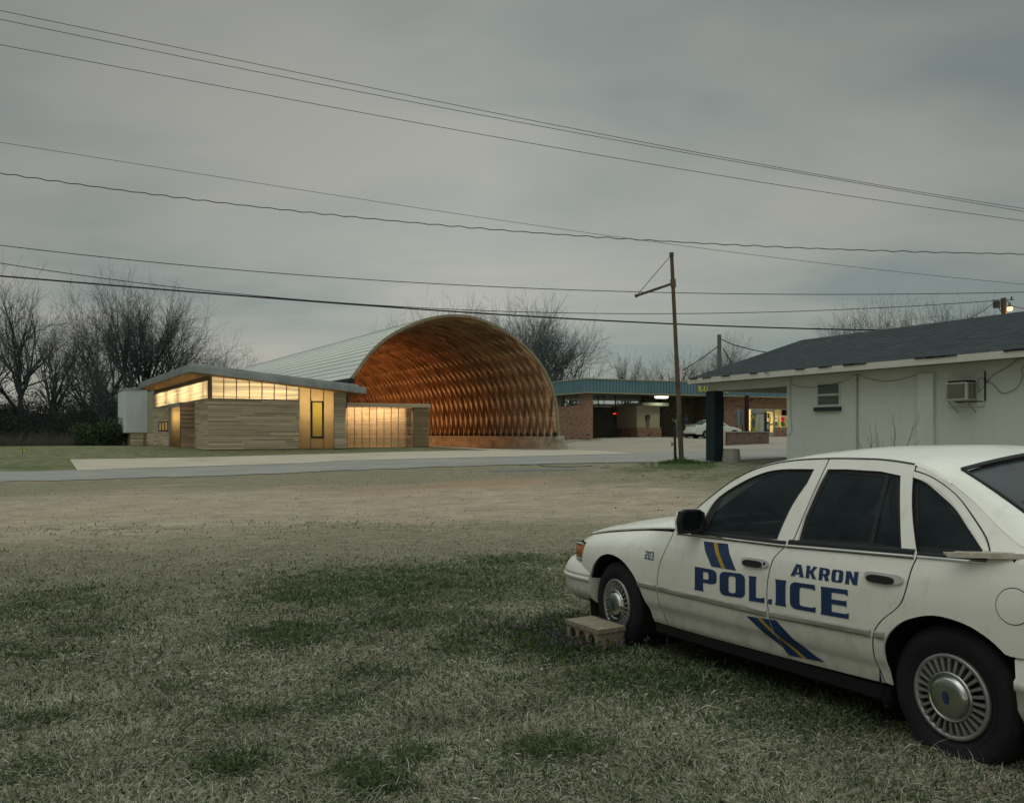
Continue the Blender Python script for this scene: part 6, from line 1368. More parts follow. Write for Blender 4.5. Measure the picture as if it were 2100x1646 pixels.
for k in range(16000):
    y = 9 + 25 * R5.random() ** .8; x = (R5.random() * 2 - 1) * y * .66
    (gp_ if R5.random() < .75 else gq_).append((x, y))
gp_ = [(x, y, z + .006) for (x, y), z in zip(gp_, gzv([p[0] for p in gp_], [p[1] for p in gp_]))]; gq_ = [(x, y, z + .012) for (x, y), z in zip(gq_, gzv([p[0] for p in gq_], [p[1] for p in gq_]))]
o = obj('gravel', leaf_cluster(gp_, .017, R5, 6.0), leaf_mat('loose_gravel', (.16, .14, .10), (.50, .46, .38))); tag(o, 'loose gravel and grit strewn over the bare dirt', 'gravel', kind='stuff')
o = obj('ground_litter', leaf_cluster(gq_, .024, R5, 9.0), leaf_mat('dark_litter', (.12, .12, .075), (.26, .235, .16))); tag(o, 'dark bits of dead weed scattered over the dirt', 'litter', kind='stuff')
# concrete block by the front wheel
bt_px = [(1170, 1269), (1204, 1261), (1276, 1279), (1233, 1295)]
def at_z(px, py, z): d = (z - CZ) / ((HY - py) / F); return Vector(((px - 1050) * d / F, d, z))
zg_ = gz(.9, 6.45); zb_ = zg_ + .175
c0, c1, c2, c3 = [at_z(px, py, zb_) for px, py in bt_px]   # left, back, right, near
cen = (c0 + c1 + c2 + c3) / 4; ang = math.atan2((c2 - c1).y + (c3 - c0).y, (c2 - c1).x + (c3 - c0).x); Ls = ((c2 - c1).length + (c3 - c0).length) / 2; Ws = ((c1 - c0).length + (c2 - c3).length) / 2
print('block', Ls, Ws, cen)
blk = thing('concrete_block', 'hollow concrete block with holes standing in weeds against the front wheel', 'block', (cen.x, cen.y, zg_ - .02), ang)
hl, hw_ = Ls / 2, Ws / 2; H_ = .195
q = MB()
# body with three arched holes through its long front face: built from piers and lintel
q.box((-hl, -hw_, H_ - .035), (hl, hw_, H_))
n = 3; pier = .03; span = (Ls - .06 * 2 + .0) / 3
xs_ = [-hl + .03 + k * (Ls - .06) / 3 for k in range(4)]
q.box((-hl + .01, -hw_ + .008, 0), (-hl + .05, hw_ - .008, H_ - .036)); q.box((hl - .05, -hw_ + .008, 0), (hl - .01, hw_ - .008, H_ - .036))
for x in xs_[1:3]: q.box((x - .018, -hw_ + .008, 0), (x + .018, hw_ - .008, H_ - .036))
q.box((-hl + .05, hw_ - .03, 0), (hl - .05, hw_ - .008, H_ - .036)); q.box((-hl + .05, -hw_ + .008, 0), (hl - .05, -hw_ + .05, .05))
for k in range(3):
    a, b = (-hl + .05 if k == 0 else xs_[k] + .018), (hl - .05 if k == 2 else xs_[k+1] - .018); r_ = (b - a) / 2; cx_ = (a + b) / 2
    arcp = [(cx_ + r_ * math.cos(t), H_ - .036 - .012 - r_ + r_ * math.sin(t)) for t in [math.pi * j / 8 for j in range(9)]]
    q.prism([(a, H_ - .036), *[(p[0], p[1]) for p in arcp[::-1]], (b, H_ - .036)], (-hw_ + .008, -hw_ + .05), 1)
obj('body', q, simple('sandy_concrete_block', (.27, .235, .17), (.15, .13, .095), 18, .95, bstr=.6), blk, bevel=.004)
# small things at the field edge
r_ = gpts([(1337, 957)])[0]; q = MB(); q.lathe([(0, .0), (.115, 0), (.115, .17), (.0, .175)], (-.12, 0, 0), 14); q.lathe([(0, .0), (.09, 0), (.085, .16), (.0, .165)], (.12, .02, 0), 12)
pc = thing('concrete_stub', 'broken grey concrete stub at the edge of the field by the sign mast', 'stub', tuple(r_)); obj('core', q, M['conc'], pc)
r_ = gpts([(1243, 959)])[0]; q = MB(); q.prism([(-.2, 0), (-.05, .0), (.13, .02), (.1, .14), (.04, .17)], (-.1, .1), 1); rk = obj('rock', q, M['conc']); rk.location = tuple(r_); tag(rk, 'pale broken rock left of the concrete stub', 'rock')
r_ = gpts([(175, 1205)])[0]; 
r_ = gpts([(46, 932)])[0]; mk = thing('marker_flag', 'small yellow marker flag on a wire in the far left lawn', 'marker', tuple(r_)); q = MB(); q.tube([(0, 0, 0), (0, 0, .33)], .012, 5); obj('stake', q, M['dsteel'], mk); q = MB(); q.hexa([(-.02, -.01, .14), (.10, .03, .16), (.10, .045, .16), (-.02, .01, .14), (-.03, -.01, .34), (.02, .02, .36), (.02, .03, .36), (-.03, .01, .34)]); obj('flag', q, simple('yellow_flag', (.55, .48, .05), None, 5, .6), mk)
# sign mast
b = W(1398, 948, 27.4); t = W(1377, 518, 27.4); b.z = gz(b.x, b.y) - .05
mast = thing('sign_mast', 'tall rusty leaning pipe mast with an empty bracket arm', 'mast', tuple(b)); t_ = t - b
q = MB(); q.tube([(0, 0, 0), t_ * .35, t_ * .52], [.085, .078, .075], 10); q.tube([t_ * .52, t_ * .99], [.066, .060], 10); q.tube([t_ * .985, t_], .075, 10); obj('pole', q, M['rust'], mast, smooth=False)
a0 = W(1380, 581, 27.4) - b; a1 = W(1306, 606, 27.4) - b; q = MB(); q.tube([a0, a1], .042, 8); q.tube([a0 - (a0 - a1).normalized() * -.02 + Vector((0, 0, -.13)), a0 + Vector((0, 0, .13))], .09, 10); q.tube([a1 * .995 + a0 * .005, a1 + (a1 - a0).normalized() * .06], .055, 8); obj('arm', q, M['rust'], mast)
q = MB(); q.tube([W(1374, 526, 27.4) - b, W(1308, 603, 27.4) - b], .012, 5); obj('stay_rod', q, M['rust'], mast)
# stand pipe with tap
b2 = W(1385, 948, 27.3); b2.z = gz(b2.x, b2.y) - .03; sp_ = thing('standpipe', 'dark standpipe with a brass tap beside the leaning mast', 'standpipe', tuple(b2)); q = MB(); tp2 = W(1383.5, 872, 27.3) - b2; q.tube([(0, 0, 0), tp2], [.05, .036], 8); obj('pipe', q, M['dsteel'], sp_)
q = MB(); t0 = W(1384, 912, 27.3) - b2; t1 = W(1378, 911, 27.25) - b2; t2 = W(1376.5, 914, 27.25) - b2; q.tube([t0, t1, t2], .022, 6); q.tube([t1 + Vector((-.04, 0, .06)), t1 + Vector((.06, 0, .06))], .016, 6); q.tube([t1, t1 + Vector((0, 0, .06))], .012, 6); obj('tap', q, simple('brass_tap', (.16, .10, .04), None, 6, .5, metal=.5), sp_)
pts_ = []
for k in range(2600):
    a = R5.random() * 6.28; r0 = abs(R5.normal(0, .34)); x, y = b.x - .05 + r0 * math.cos(a) * 1.5, b.y - .1 + r0 * math.sin(a) * .8; pts_.append((x, y, gz(x, y) + abs(R5.normal(0, .06)) * max(0, 1 - r0 / .9)))
o = obj('weed_clump', leaf_cluster(pts_, .03, R5), leaf_mat('weed_green', (.03, .07, .02), (.10, .17, .05))); tag(o, 'bright green weed clump at the foot of the leaning mast', 'weeds', kind='stuff')
# bare sprouting shrub by the white wall
def shrub(px, py0, py1, d, seed, label):
    rr = random.Random(seed); q = MB(); s0 = W(px, py0, d); s0.z = gz(s0.x, s0.y); top = W(px, py1, d).z - s0.z
    o = thing('bare_shrub', label, 'shrub', tuple(s0)); 
    def br(p, dr, L, r, lv):
        pts = [p]
        for k in range(5): dr = (dr + Vector((rr.gauss(0, .16), rr.gauss(0, .16), .10))).normalized(); pts.append(pts[-1] + dr * L / 5)
        q.tube(pts, [r * (1 - .13 * k) for k in range(6)], 5, False)
        if lv < 2:
            for k in range(2, 6):
                for s in range(1): 
                    nd = (dr + Vector((rr.gauss(0, .6), rr.gauss(0, .6), .2))).normalized(); br(pts[k], nd, L * .30, r * .5, lv + 1)
    for s in range(3): br(Vector((rr.gauss(0, .08), rr.gauss(0, .05), 0)), Vector((rr.gauss(0, .3), rr.gauss(0, .2), 1)).normalized(), top * rr.uniform(.8, 1.0), .011, 0)
    obj('stems', q, simple('bare_twig_bark', (.12, .10, .08), None, 9, .9), o)
shrub(1828, 985, 872, 20.0, 4, 'taller bare sapling in front of the white wall'); shrub(1787, 985, 896, 20.6, 9, 'shorter bare twigs left of the taller sapling by the white wall')
# ================================================================ overhead wires
def wire(pxs, dl_, dr_, wpx, label, x0=-500, x1=2700, wav=0.0, name='power_line', ends=None):
    p = np.polyfit([a for a, b_ in pxs], [b_ for a, b_ in pxs], 2 if len(pxs) < 5 else 3); pts = []
    if ends: x0, x1 = ends
    xs_ = np.arange(x0, x1 + 1, 6 if wav else 60.0)
    if ends: xs_ = np.append(xs_[:-1], x1)
    for x in xs_:
        f_ = (x - 0) / 2100; d = dl_ + (dr_ - dl_) * f_; y = np.polyval(p, x) + (wav * math.sin(x / 6.9) * (1 + .4 * math.sin(x / 47)) if wav else 0); pts.append(W(x, y, d))
    o_ = pts[len(pts) // 2]; q = MB(); rad = wpx * .78 / 2 * (dl_ + dr_) / 2 / F; q.tube([p_ - o_ for p_ in pts], rad, 5); o = obj(name, q, M['wire'], None, smooth=True); o.location = o_
    return tag(o, label, 'wire', 'overhead wires')
wire([(0, 22), (640, 155.5), (840, 196.5), (1400, 307), (1600, 344.5), (2100, 428)], 30, 37, 1.5, 'topmost thin wire across the sky')
wire([(0, 40), (640, 169.5), (840, 208.5), (1400, 313), (1600, 347.5), (2100, 434)], 30.5, 37.5, 1.5, 'second thin wire from the top meeting the topmost at right')
wire([(0, 92), (640, 212.3), (840, 249.5), (1400, 347.5), (1600, 380), (2100, 453)], 31, 38, 1.5, 'third thin wire from the top')
wire([(0, 292), (640, 393), (840, 424), (1400, 504), (1600, 529.5), (2100, 583)], 40, 48, 1.1, 'very thin wire crossing the twisted cable')
wire([(0, 355), (640, 436.6), (840, 456), (1400, 497), (1600, 506.5), (2100, 521)], 30, 34, 2.4, 'dark wavy twisted cable across mid sky', wav=.9)
wire([(0, 503), (640, 565.5), (840, 579), (1400, 601), (1600, 603), (2100, 599)], 31, 36, 2.0, 'wire just above the mast bracket arm')
wire([(0, 540), (300, 581), (860, 632), (1300, 643), (1400, 643), (1600, 639), (2050, 616)], 36, 45, 1.9, 'thin wire ending at the pole behind the white house', ends=(-500, 2052))
wire([(0, 566), (640, 617.5), (840, 633), (1400, 665), (1600, 672), (1800, 677)], 30, 36, 4.0, 'thickest black cable, lowest of the wires')
# ================================================================ utility poles
wood = simple('weathered_pole_wood', (.12, .10, .08), (.07, .06, .05), 3, .9, stretch=(1, 1, .2))
dP = 45.0; pb = W(2069, 890, dP); pb.z = gz(pb.x, pb.y); pt_ = W(2058, 611, dP)
up_ = thing('lit_utility_pole', 'wooden pole with transformer and glowing lamp behind the white house roof', 'pole', tuple(pb)); v_ = pt_ - pb
q = MB(); q.tube([(0, 0, 0), v_], [.20, .13], 10); obj('pole', q, wood, up_)
tc_ = W(2044, 622, dP) - pb; q = MB(); q.tube([tc_ + Vector((0, 0, -.22)), tc_ + Vector((0, 0, .10))], .18, 14); q.tube([tc_ + Vector((0, 0, -.24)), tc_ + Vector((0, 0, -.22))], .14, 12); q.tube([tc_ + Vector((.1, 0, -.2)), tc_ + Vector((.22, 0, -.42)), v_ * .94], .03, 6); obj('transformer', q, simple('grey_transformer', (.07, .08, .08), None, 4, .6), up_)
q = MB(); q.tube([v_ * .985 + Vector((-.6, 0, 0)), v_ * .985 + Vector((.55, 0, .02))], .02, 5); q.tube([v_ * .985 + Vector((.42, 0, 0)), v_ * .985 + Vector((.42, 0, .18))], .04, 6); obj('bracket', q, M['dsteel'], up_)
lp_ = W(2070.5, 634, dP) - pb; q = MB(); q.lathe([(.0, .34), (.05, .33), (.07, .22), (.12, .14), (.15, .11)], tuple(lp_), 16); q.tube([lp_ + Vector((0, 0, .3)), lp_ + Vector((-.1, 0, .42)), lp_ + Vector((-.3, 0, .36))], .025, 6); obj('lamp_hood', q, simple('olive_hood', (.14, .13, .07), None, 3, .6), up_)
q = MB(); q.lathe([(.145, .11), (.16, .04), (.15, -.06), (.08, -.10), (.0, -.11)], tuple(lp_), 18); obj('lamp_globe', q, emis('sodium_glow', (1.0, .62, .36), 1.9), up_, smooth=True)
pl_ = bpy.data.lights.new('pole_lamp', 'POINT'); pl_.energy = 26; pl_.color = (1, .5, .22); pl_.shadow_soft_size = .16; po = bpy.data.objects.new('pole_lamp', pl_); col.objects.link(po); po.location = lp_ + pb + Vector((0, -.15, -.25))
q = MB(); q.tube([W(2072, 627, dP), W(2100, 633, dP - 1), W(2180, 650, dP - 3)], .02, 5); o = obj('service_wire', q, M['wire']); tag(o, 'short wire from the lit pole to the right', 'wire', 'overhead wires')
q = MB(); q.tube([W(2038, 622, dP), W(2015, 638, dP - 4), W(1990, 652, dP - 9), W(1960, 668, dP - 15)], .02, 5); o = obj('service_wire', q, M['wire']); tag(o, 'drop wire from the transformer to the white house roof', 'wire', 'overhead wires')
dP = 80.0; pb = W(1476, 890, dP); pb.z = gz(pb.x, pb.y); pt_ = W(1475, 686, dP); up2 = thing('distant_utility_pole', 'plain wooden pole standing beyond the blue canopy', 'pole', tuple(pb)); q = MB(); q.tube([(0, 0, 0), pt_ - pb], [.23, .19], 8); obj('pole', q, simple('greenish_pole', (.12, .14, .11), None, 3, .9), up2)
for pts, lb in (([(1477, 694), (1484, 698), (1495, 703), (1508, 708), (1530, 714), (1552, 719), (1575, 723), (1620, 730)], 'sagging wire from the distant pole to the right'), ([(1474, 709), (1462, 718), (1450, 727), (1430, 741), (1400, 760)], 'wire from the distant pole down to the left'), ([(1483, 714), (1490, 726), (1502, 748), (1515, 775)], 'steep guy wire right of the distant pole')):
    q = MB(); q.tube([W(a, b_, dP) for a, b_ in pts], .045, 5); o = obj('service_wire', q, M['wire']); tag(o, lb, 'wire', 'overhead wires')
# distant house light in the wood
q = MB(); q.lathe([(0, .14), (.14, .05), (.15, -.05), (.0, -.14)], tuple(W(86, 848, 96)), 10); o = obj('yard_light', q, emis('far_sodium', (1.0, .40, .15), 2.4)); tag(o, 'tiny orange yard light glowing in the dark wood', 'lamp')
# ================================================================ bare trees
class Seg:
    def __init__(s): s.a = []; s.b = []; s.ra = []; s.rb = []
    def add(s, a, b, ra, rb): s.a.append(a); s.b.append(b); s.ra.append(ra); s.rb.append(rb)
    def mesh(s, name, mat, k=3):
        A = np.array(s.a); B = np.array(s.b); ra = np.array(s.ra)[:, None]; rb = np.array(s.rb)[:, None]; D = B - A; D /= np.linalg.norm(D, axis=1)[:, None] + 1e-9
        ref = np.where(np.abs(D[:, 2:3]) < .9, [[0, 0, 1.]], [[1., 0, 0]]); U = np.cross(D, ref); U /= np.linalg.norm(U, axis=1)[:, None]; Wd = np.cross(D, U); n = len(A); V = np.zeros((n, 2 * k, 3))
        for j in range(k):
            t = 2 * np.pi * j / k; o = U * math.cos(t) + Wd * math.sin(t); V[:, j] = A + o * ra; V[:, k + j] = B + o * rb
        b = (np.arange(n) * 2 * k)[:, None]; f = np.concatenate([b + np.array([j, (j + 1) % k, k + (j + 1) % k, k + j]) for j in range(k)], 0)
        me = bpy.data.meshes.new(name); me.vertices.add(n * 2 * k); me.vertices.foreach_set('co', V.astype(np.float32).ravel()); me.loops.add(len(f) * 4); me.loops.foreach_set('vertex_index', f.astype(np.int32).ravel()); me.polygons.add(len(f)); me.polygons.foreach_set('loop_start', (np.arange(len(f)) * 4).astype(np.int32))
        try: me.polygons.foreach_set('loop_total', np.full(len(f), 4, np.int32))
        except Exception: pass
        me.update(calc_edges=True); me.materials.append(mat); return me
def grow(seed, H, spread, nlim=8, dens=1.0, trunk=.28, droop=.0, forks=1):
    rr = np.random.default_rng(seed); T_, C_ = Seg(), Seg()
    cnt = [nlim, 6.2, 5.4, 3.4, 0]; LF = [1, .52, .26, .135, .072]; RF = [.016 * H / 10 * 1.4, .5, .45, .5, .6]
    def br(p, d, L, r, lv):
        n = (6, 5, 4, 3, 2)[lv]; S = T_ if lv <= 1 else C_; pts = [p]; ds_ = []
        for i in range(n):
            d = d + rr.normal(0, (.05, .12, .16, .2, .22)[lv], 3) + np.array([0, 0, (.0, .075, .06, .05, .04)[lv] - droop * (lv > 1)]); d /= np.linalg.norm(d)
            q_ = pts[-1] + d * L / n; tr = (1 - .72 * i / n, 1 - .72 * (i + 1) / n); S.add(pts[-1], q_, r * tr[0], max(r * tr[1], .0065)); pts.append(q_); ds_.append(d)
        if lv >= 4: return
        m = int(round(cnt[lv] * dens * rr.uniform(.8, 1.2))) + (lv < 3)
        for c in range(m):
            f_ = rr.uniform(trunk if lv == 0 else .18, 1.0) if c else 1.0; i = min(int(f_ * n), n - 1); p0 = pts[i] + (pts[i + 1] - pts[i]) * (f_ * n - i)
            ax = rr.normal(0, 1, 3); ax -= ds_[i] * ax.dot(ds_[i]); ax /= np.linalg.norm(ax); an = R(rr.uniform(20, 55)) * spread * (.45 if c == 0 else 1) * (1.1 - .25 * f_)
            nd = ds_[i] * math.cos(an) + ax * math.sin(an); l_ = H * LF[lv + 1] * (1.2 - .55 * f_ * (lv == 0)) * rr.uniform(.75, 1.15); br(p0, nd, l_, max(r * (1 - .6 * f_) * (.70 if lv < 2 else .56), .0075), lv + 1)
    for k in range(forks):
        a = rr.random() * 6.28; lean = .0 if forks == 1 else .16; br(np.array([.25 * math.cos(a) * (forks > 1), .25 * math.sin(a) * (forks > 1), 0.]), np.array([lean * math.cos(a), lean * math.sin(a), 1.]), H * rr.uniform(.56, .64), .031 * H * (.8 if forks > 1 else 1), 0)
    return T_, C_
bark = simple('winter_bark', (.075, .092, .090), (.035, .045, .045), 1.5, .95); twig = simple('winter_twigs', (.10, .125, .122), (.06, .078, .078), 2, .95)
KIN = []
for sd_, kw in ((1, dict(spread=.95, nlim=8, trunk=.3)), (2, dict(spread=1.15, nlim=8, forks=2, dens=.9)), (3, dict(spread=.75, nlim=9, trunk=.22)), (4, dict(spread=1.25, nlim=9, dens=1.0, trunk=.25)), (5, dict(spread=.85, nlim=7, forks=3, dens=.8)), (6, dict(spread=1.5, nlim=8, dens=.8, trunk=.3, forks=2))):
    T_, C_ = grow(sd_ * 7 + 1, 10.0, **kw); zt_ = max(p[2] for p in C_.b); KIN.append((T_.mesh('trunk', bark, 5), C_.mesh('crown', twig, 3), zt_))
def tree(px, ytop, d, kind, label, ybase=None, wx=1.0, rz_=None, group='bare winter trees', base_lab=None):
    p = W(px, 890, d); z0 = gz(p.x, p.y) - .1; top = W(px, ytop, d).z; tm, cm, h = KIN[kind]; s = (top - z0) / h * (1.10 if px < 1250 else 1.17)
    t = thing('bare_tree', label, 'tree', (p.x, p.y, z0), rz_ if rz_ is not None else (px * 1.7) % 6.28, group); t.scale = (s * wx, s * wx, s)
    for n_, me in (('trunk', tm), ('crown', cm)): o = bpy.data.objects.new(n_, me); col.objects.link(o); o.parent = t
    return t
TR = [(-45, 600, 72, 1, 1.1, 'bare tree at the far left edge of the picture'), (48, 556, 76, 0, .95, 'tallest bare tree at far left with a thick straight trunk'), (118, 640, 84, 2, .9, 'narrow bare tree behind the slim stems at left'), (180, 600, 78, 5, .62, 'wide forked bare tree left of the club house'), (225, 582, 82, 1, .8, 'bare tree with two leaning trunks left of the club house'),
(262, 566, 80, 0, .85, 'tall bare tree above the left end of the metal box'), (310, 575, 84, 2, .95, 'upright bare tree behind the club house porch'), (345, 600, 82, 3, 1.0, 'broad fan shaped bare tree above the club house roof'),
(410, 700, 96, 1, 1.0, 'smaller bare tree behind the club house roof corner'), (470, 690, 92, 5, .8, 'small spreading bare tree between club house roof and vault'), (215, 720, 72, 4, .9, 'low many stemmed bare tree beside the metal box'),
(812, 650, 150, 3, .8, 'small bare tree top showing left of the vault crown'), (905, 612, 150, 2, .7, 'narrow bare tree just above the vault crown'), (955, 610, 150, 0, .7, 'rounded bare tree right of the vault crown'), (1010, 628, 140, 3, .8, 'bushy bare tree behind the right shoulder of the vault'), (1055, 606, 135, 2, 1.0, 'tallest bare tree behind the vault'),
(1110, 610, 125, 0, .95, 'tall bare tree behind the right end of the vault'), (1150, 650, 118, 1, 1.0, 'spreading bare tree over the left end of the blue canopy'), (1175, 735, 100, 5, 1.0, 'low wide bare tree behind the blue canopy corner'), (1085, 660, 130, 3, 1.0, 'dense bare tree in the thicket right of the vault'),
(1285, 727, 110, 2, .7, 'thin bare tree above the middle of the blue canopy'), (1345, 745, 115, 3, .8, 'low bushy bare tree left of the leaning mast'), (1395, 728, 112, 3, 1.1, 'dense rounded bare tree beside the leaning mast'), (1430, 735, 118, 1, .9, 'bushy bare tree between mast and distant pole'), (1478, 696, 110, 1, .85, 'open fan shaped bare tree behind the distant pole'), (1520, 730, 120, 2, .8, 'faint bare tree right of the distant pole'),
(1740, 650, 105, 3, .9, 'bare tree at the left of the row above the white house roof'), (1790, 640, 105, 1, .85, 'second bare tree above the white house roof'), (1835, 632, 108, 0, .95, 'third bare tree above the white house roof'), (1880, 636, 105, 3, .85, 'fourth bare tree above the white house roof'), (1930, 630, 108, 2, .95, 'fifth bare tree above the white house roof'), (1985, 632, 112, 1, .9, 'last bare tree left of the lit pole')]
for px, yt, d, k, wx, lb in TR: tree(px, yt, d, k, lb, wx=wx)
# undergrowth below the left trees: tangled sticks
def thicket(name, n, xr, yr, hr, seed, label, mat, thick=.012, lean=.35, dens_fn=None):
    rr = np.random.default_rng(seed); S = Seg(); X = rr.uniform(*xr, n); Y = rr.uniform(*yr, n); Z = gzv(X, Y); ok = np.ones(n, bool)
    if dens_fn is not None: ok = dens_fn(X, Y)
    for x, y, z in zip(X[ok], Y[ok], Z[ok]):
        p = np.array([x, y, z]); h = rr.uniform(*hr) * (.5 + .5 * rr.random()); d = np.array([rr.normal(0, lean), rr.normal(0, lean), 1.]); k = 3
        for i in range(k):
            d = d / np.linalg.norm(d); q_ = p + d * h / k; S.add(p, q_, thick * (1 - .25 * i), thick * (1 - .25 * (i + 1))); p0 = p; p = q_; d = d + rr.normal(0, .35, 3) * np.array([1, 1, .5])
            for j in range(2): e = np.array([rr.normal(0, 1), rr.normal(0, 1), rr.normal(.4, .5)]); e /= np.linalg.norm(e); S.add(p0, p0 + e * h * rr.uniform(.15, .35), thick * .6, thick * .3)
    me = S.mesh(name, mat, 3); o = bpy.data.objects.new(name, me); col.objects.link(o); return tag(o, label, 'undergrowth', kind='stuff')
dk = simple('dark_thicket', (.035, .045, .042), (.018, .025, .025), 1.2, .95)
clear = lambda X, Y: ~((np.array([(x - T.o[0]) * T.b[0] + (y - T.o[1]) * T.b[1] for x, y in zip(X, Y)]) > -2.4 * KS) & (Y < 72) & (X > -34))
thicket('undergrowth', 7000, (-66, -20), (68, 92), (2.5, 6.5), 21, 'dark tangled undergrowth below the left trees', dk, .022, .35, clear)
thicket('tall_weeds', 2500, (-48, -30), (63, 68), (.4, 1.8), 22, 'pale dry weed stalks along the edge of the left wood', simple('dry_stalks', (.12, .11, .09), (.06, .06, .05), 2, .95), .010, .3, clear)
thicket('distant_woods', 4500, (-120, 10), (150, 175), (5, 9), 23, 'distant leafless woods behind the vault', simple('far_wood', (.085, .10, .10), None, 1, .95), .05, .3)
thicket('distant_woods', 2500, (15, 120), (120, 140), (2.5, 5), 24, 'distant leafless scrub behind the filling station', simple('far_wood_right', (.085, .10, .10), None, 1, .95), .05, .3)
# evergreen growth
def bush(name, px, ybot, d, rx, rz__, n, label, size, a, b, seed):
    rr = np.random.default_rng(seed); c = W(px, ybot, d); z0 = gz(c.x, c.y); pts = []
    lob = [(rr.uniform(-.7, .7) * rx, rr.uniform(-.5, .5) * rx * .6, rr.uniform(.1, .75) * rz__, rr.uniform(.25, .5) * min(rx, rz__)) for _ in range(14)]
    for k in range(n):
        l = lob[rr.integers(len(lob))]; v = rr.normal(0, 1, 3); v /= np.linalg.norm(v); v *= l[3] * rr.uniform(.75, 1.1); p = np.array(l[:3]) + v * np.array([1.3, 1, .9])
        if p[2] > 0: pts.append(tuple(p))
    o = thing(name, label, 'bush', (c.x, c.y, z0)); obj('foliage', leaf_cluster(pts, size, rr, 1.0), leaf_mat(name + '_leaves', a, b), o)
    q = MB()
    for l in lob: q.tube([(l[0] * .3, l[1] * .3, 0), (l[0] * .7, l[1] * .7, l[2] * .6), l[:3]], .03, 4)
    obj('stems', q, dk, o)
bush('ivy_bush', 205, 912, 63.5, 1.9, 1.9, 9000, 'dark glossy evergreen bush beside the raised metal box', .075, (.018, .035, .018), (.05, .085, .035), 31)
bush('evergreen_bush', 110, 915, 70, 3.4, 2.4, 9000, 'dark evergreen brush at the foot of the left wood', .09, (.014, .024, .018), (.035, .05, .03), 32)
bush('evergreen_bush', 10, 916, 70, 3.6, 2.6, 9000, 'dark evergreen brush at the far left edge', .09, (.014, .024, .018), (.035, .05, .03), 33)
bush('evergreen_bush', 205, 905, 76, 4.0, 4.2, 12000, 'tall dark brush behind the glossy evergreen bush', .10, (.016, .028, .02), (.04, .055, .034), 34)
bush('evergreen_bush', 60, 905, 80, 4.6, 4.6, 12000, 'tall dark brush behind the far left trees', .11, (.014, .022, .018), (.032, .044, .030), 35)
# ================================================================ people and the second car
def person(px, pyf, d, h, face, pose, mats, label):
    p = W(px, pyf, d); z0 = gz(p.x, p.y); s = h / 1.75
    J = {'pel': (0, 0, .95), 'che': (0, .01, 1.22), 'nek': (0, .02, 1.47), 'hd': (0, .035, 1.56), 'top': (0, .03, 1.70), 'sl': (.17, 0, 1.42), 'sr': (-.17, 0, 1.42), 'hl': (.09, 0, .92), 'hr': (-.09, 0, .92), 'kl': (.10, .03, .50), 'kr': (-.10, .0, .50), 'al': (.11, 0, .09), 'ar': (-.11, -.02, .09), 'tl': (.12, .16, .04), 'tr': (-.12, .14, .04)}
    J.update(pose); names = list(J); idx = {n: i for i, n in enumerate(names)}
    ed = [('pel', 'che'), ('che', 'nek'), ('nek', 'hd'), ('hd', 'top'), ('che', 'sl'), ('che', 'sr'), ('sl', 'el'), ('el', 'wl'), ('wl', 'fl'), ('sr', 'er'), ('er', 'wr'), ('wr', 'fr'), ('pel', 'hl'), ('pel', 'hr'), ('hl', 'kl'), ('kl', 'al'), ('al', 'tl'), ('hr', 'kr'), ('kr', 'ar'), ('ar', 'tr')]
    rad = dict(pel=.15, che=.17, nek=.06, hd=.10, top=.085, sl=.085, sr=.085, el=.055, er=.055, wl=.038, wr=.038, fl=.035, fr=.035, hl=.11, hr=.11, kl=.075, kr=.075, al=.055, ar=.055, tl=.04, tr=.04)
    me = bpy.data.meshes.new('person'); me.from_pydata([tuple(c * s for c in J[n]) for n in names], [(idx[a], idx[b_]) for a, b_ in ed], []); me.materials.append(mats[0]); me.materials.append(mats[1]); me.materials.append(mats[2])
    o = bpy.data.objects.new('person', me); col.objects.link(o); o.location = (p.x, p.y, z0); o.rotation_euler = (0, 0, face)
    sk = o.modifiers.new('skin', 'SKIN'); sv = me.skin_vertices[0].data
    for n in names: sv[idx[n]].radius = (rad[n] * s, rad[n] * s * (.8 if n in ('che', 'pel') else 1))
    sv[idx['pel']].use_root = True; sb = o.modifiers.new('sub', 'SUBSURF'); sb.levels = 2; sb.render_levels = 2
    dg = bpy.context.evaluated_depsgraph_get(); m2 = bpy.data.meshes.new_from_object(o.evaluated_get(dg)); o.modifiers.clear(); o.data = m2
    for f in m2.polygons:
        z = f.center.z / s; x = abs(f.center.x) / s
        f.material_index = 2 if z > 1.47 else (1 if z < .93 and x < .26 else 0)
        f.use_smooth = True
    tag(o, label, 'person')
    # cap with a peak
    q = MB(); q.lathe([(.112 * s, 1.62 * s), (.118 * s, 1.68 * s), (.09 * s, 1.75 * s), (.0, 1.78 * s)], (0, .03 * s, 0), 16); q.box((-.08 * s, .12 * s, 1.625 * s), (.08 * s, .24 * s, 1.64 * s)); obj('cap', q, mats[3], o, smooth=True)
    for nm, wj, hj in (('l', 'wl', 'fl'), ('r', 'wr', 'fr')):
        w0 = Vector(J[wj]) * s; f0 = Vector(J[hj]) * s; dr = (f0 - w0).normalized(); sdv = dr.orthogonal().normalized(); q = MB()
        for k in range(4): q.tube([f0 + sdv * (k - 1.5) * .02 * s, f0 + dr * (.06 + .012 * (1 - abs(k - 1.5))) * s + sdv * (k - 1.5) * .022 * s], .009 * s, 5)
        q.tube([w0 + dr * .03 * s, w0 + dr * .06 * s + sdv * .05 * s], .010 * s, 5); obj('hand', q, mats[2], o)
    return o
skin = simple('brown_skin', (.10, .055, .035), None, 9, .6); dkb = simple('dark_blue_jacket', (.035, .045, .065), (.025, .03, .045), 6, .9); camo = simple('camouflage_trousers', (.10, .11, .08), (.03, .04, .035), 9, .9); cap_ = simple('dark_cap', (.02, .022, .024), None, 6, .8)
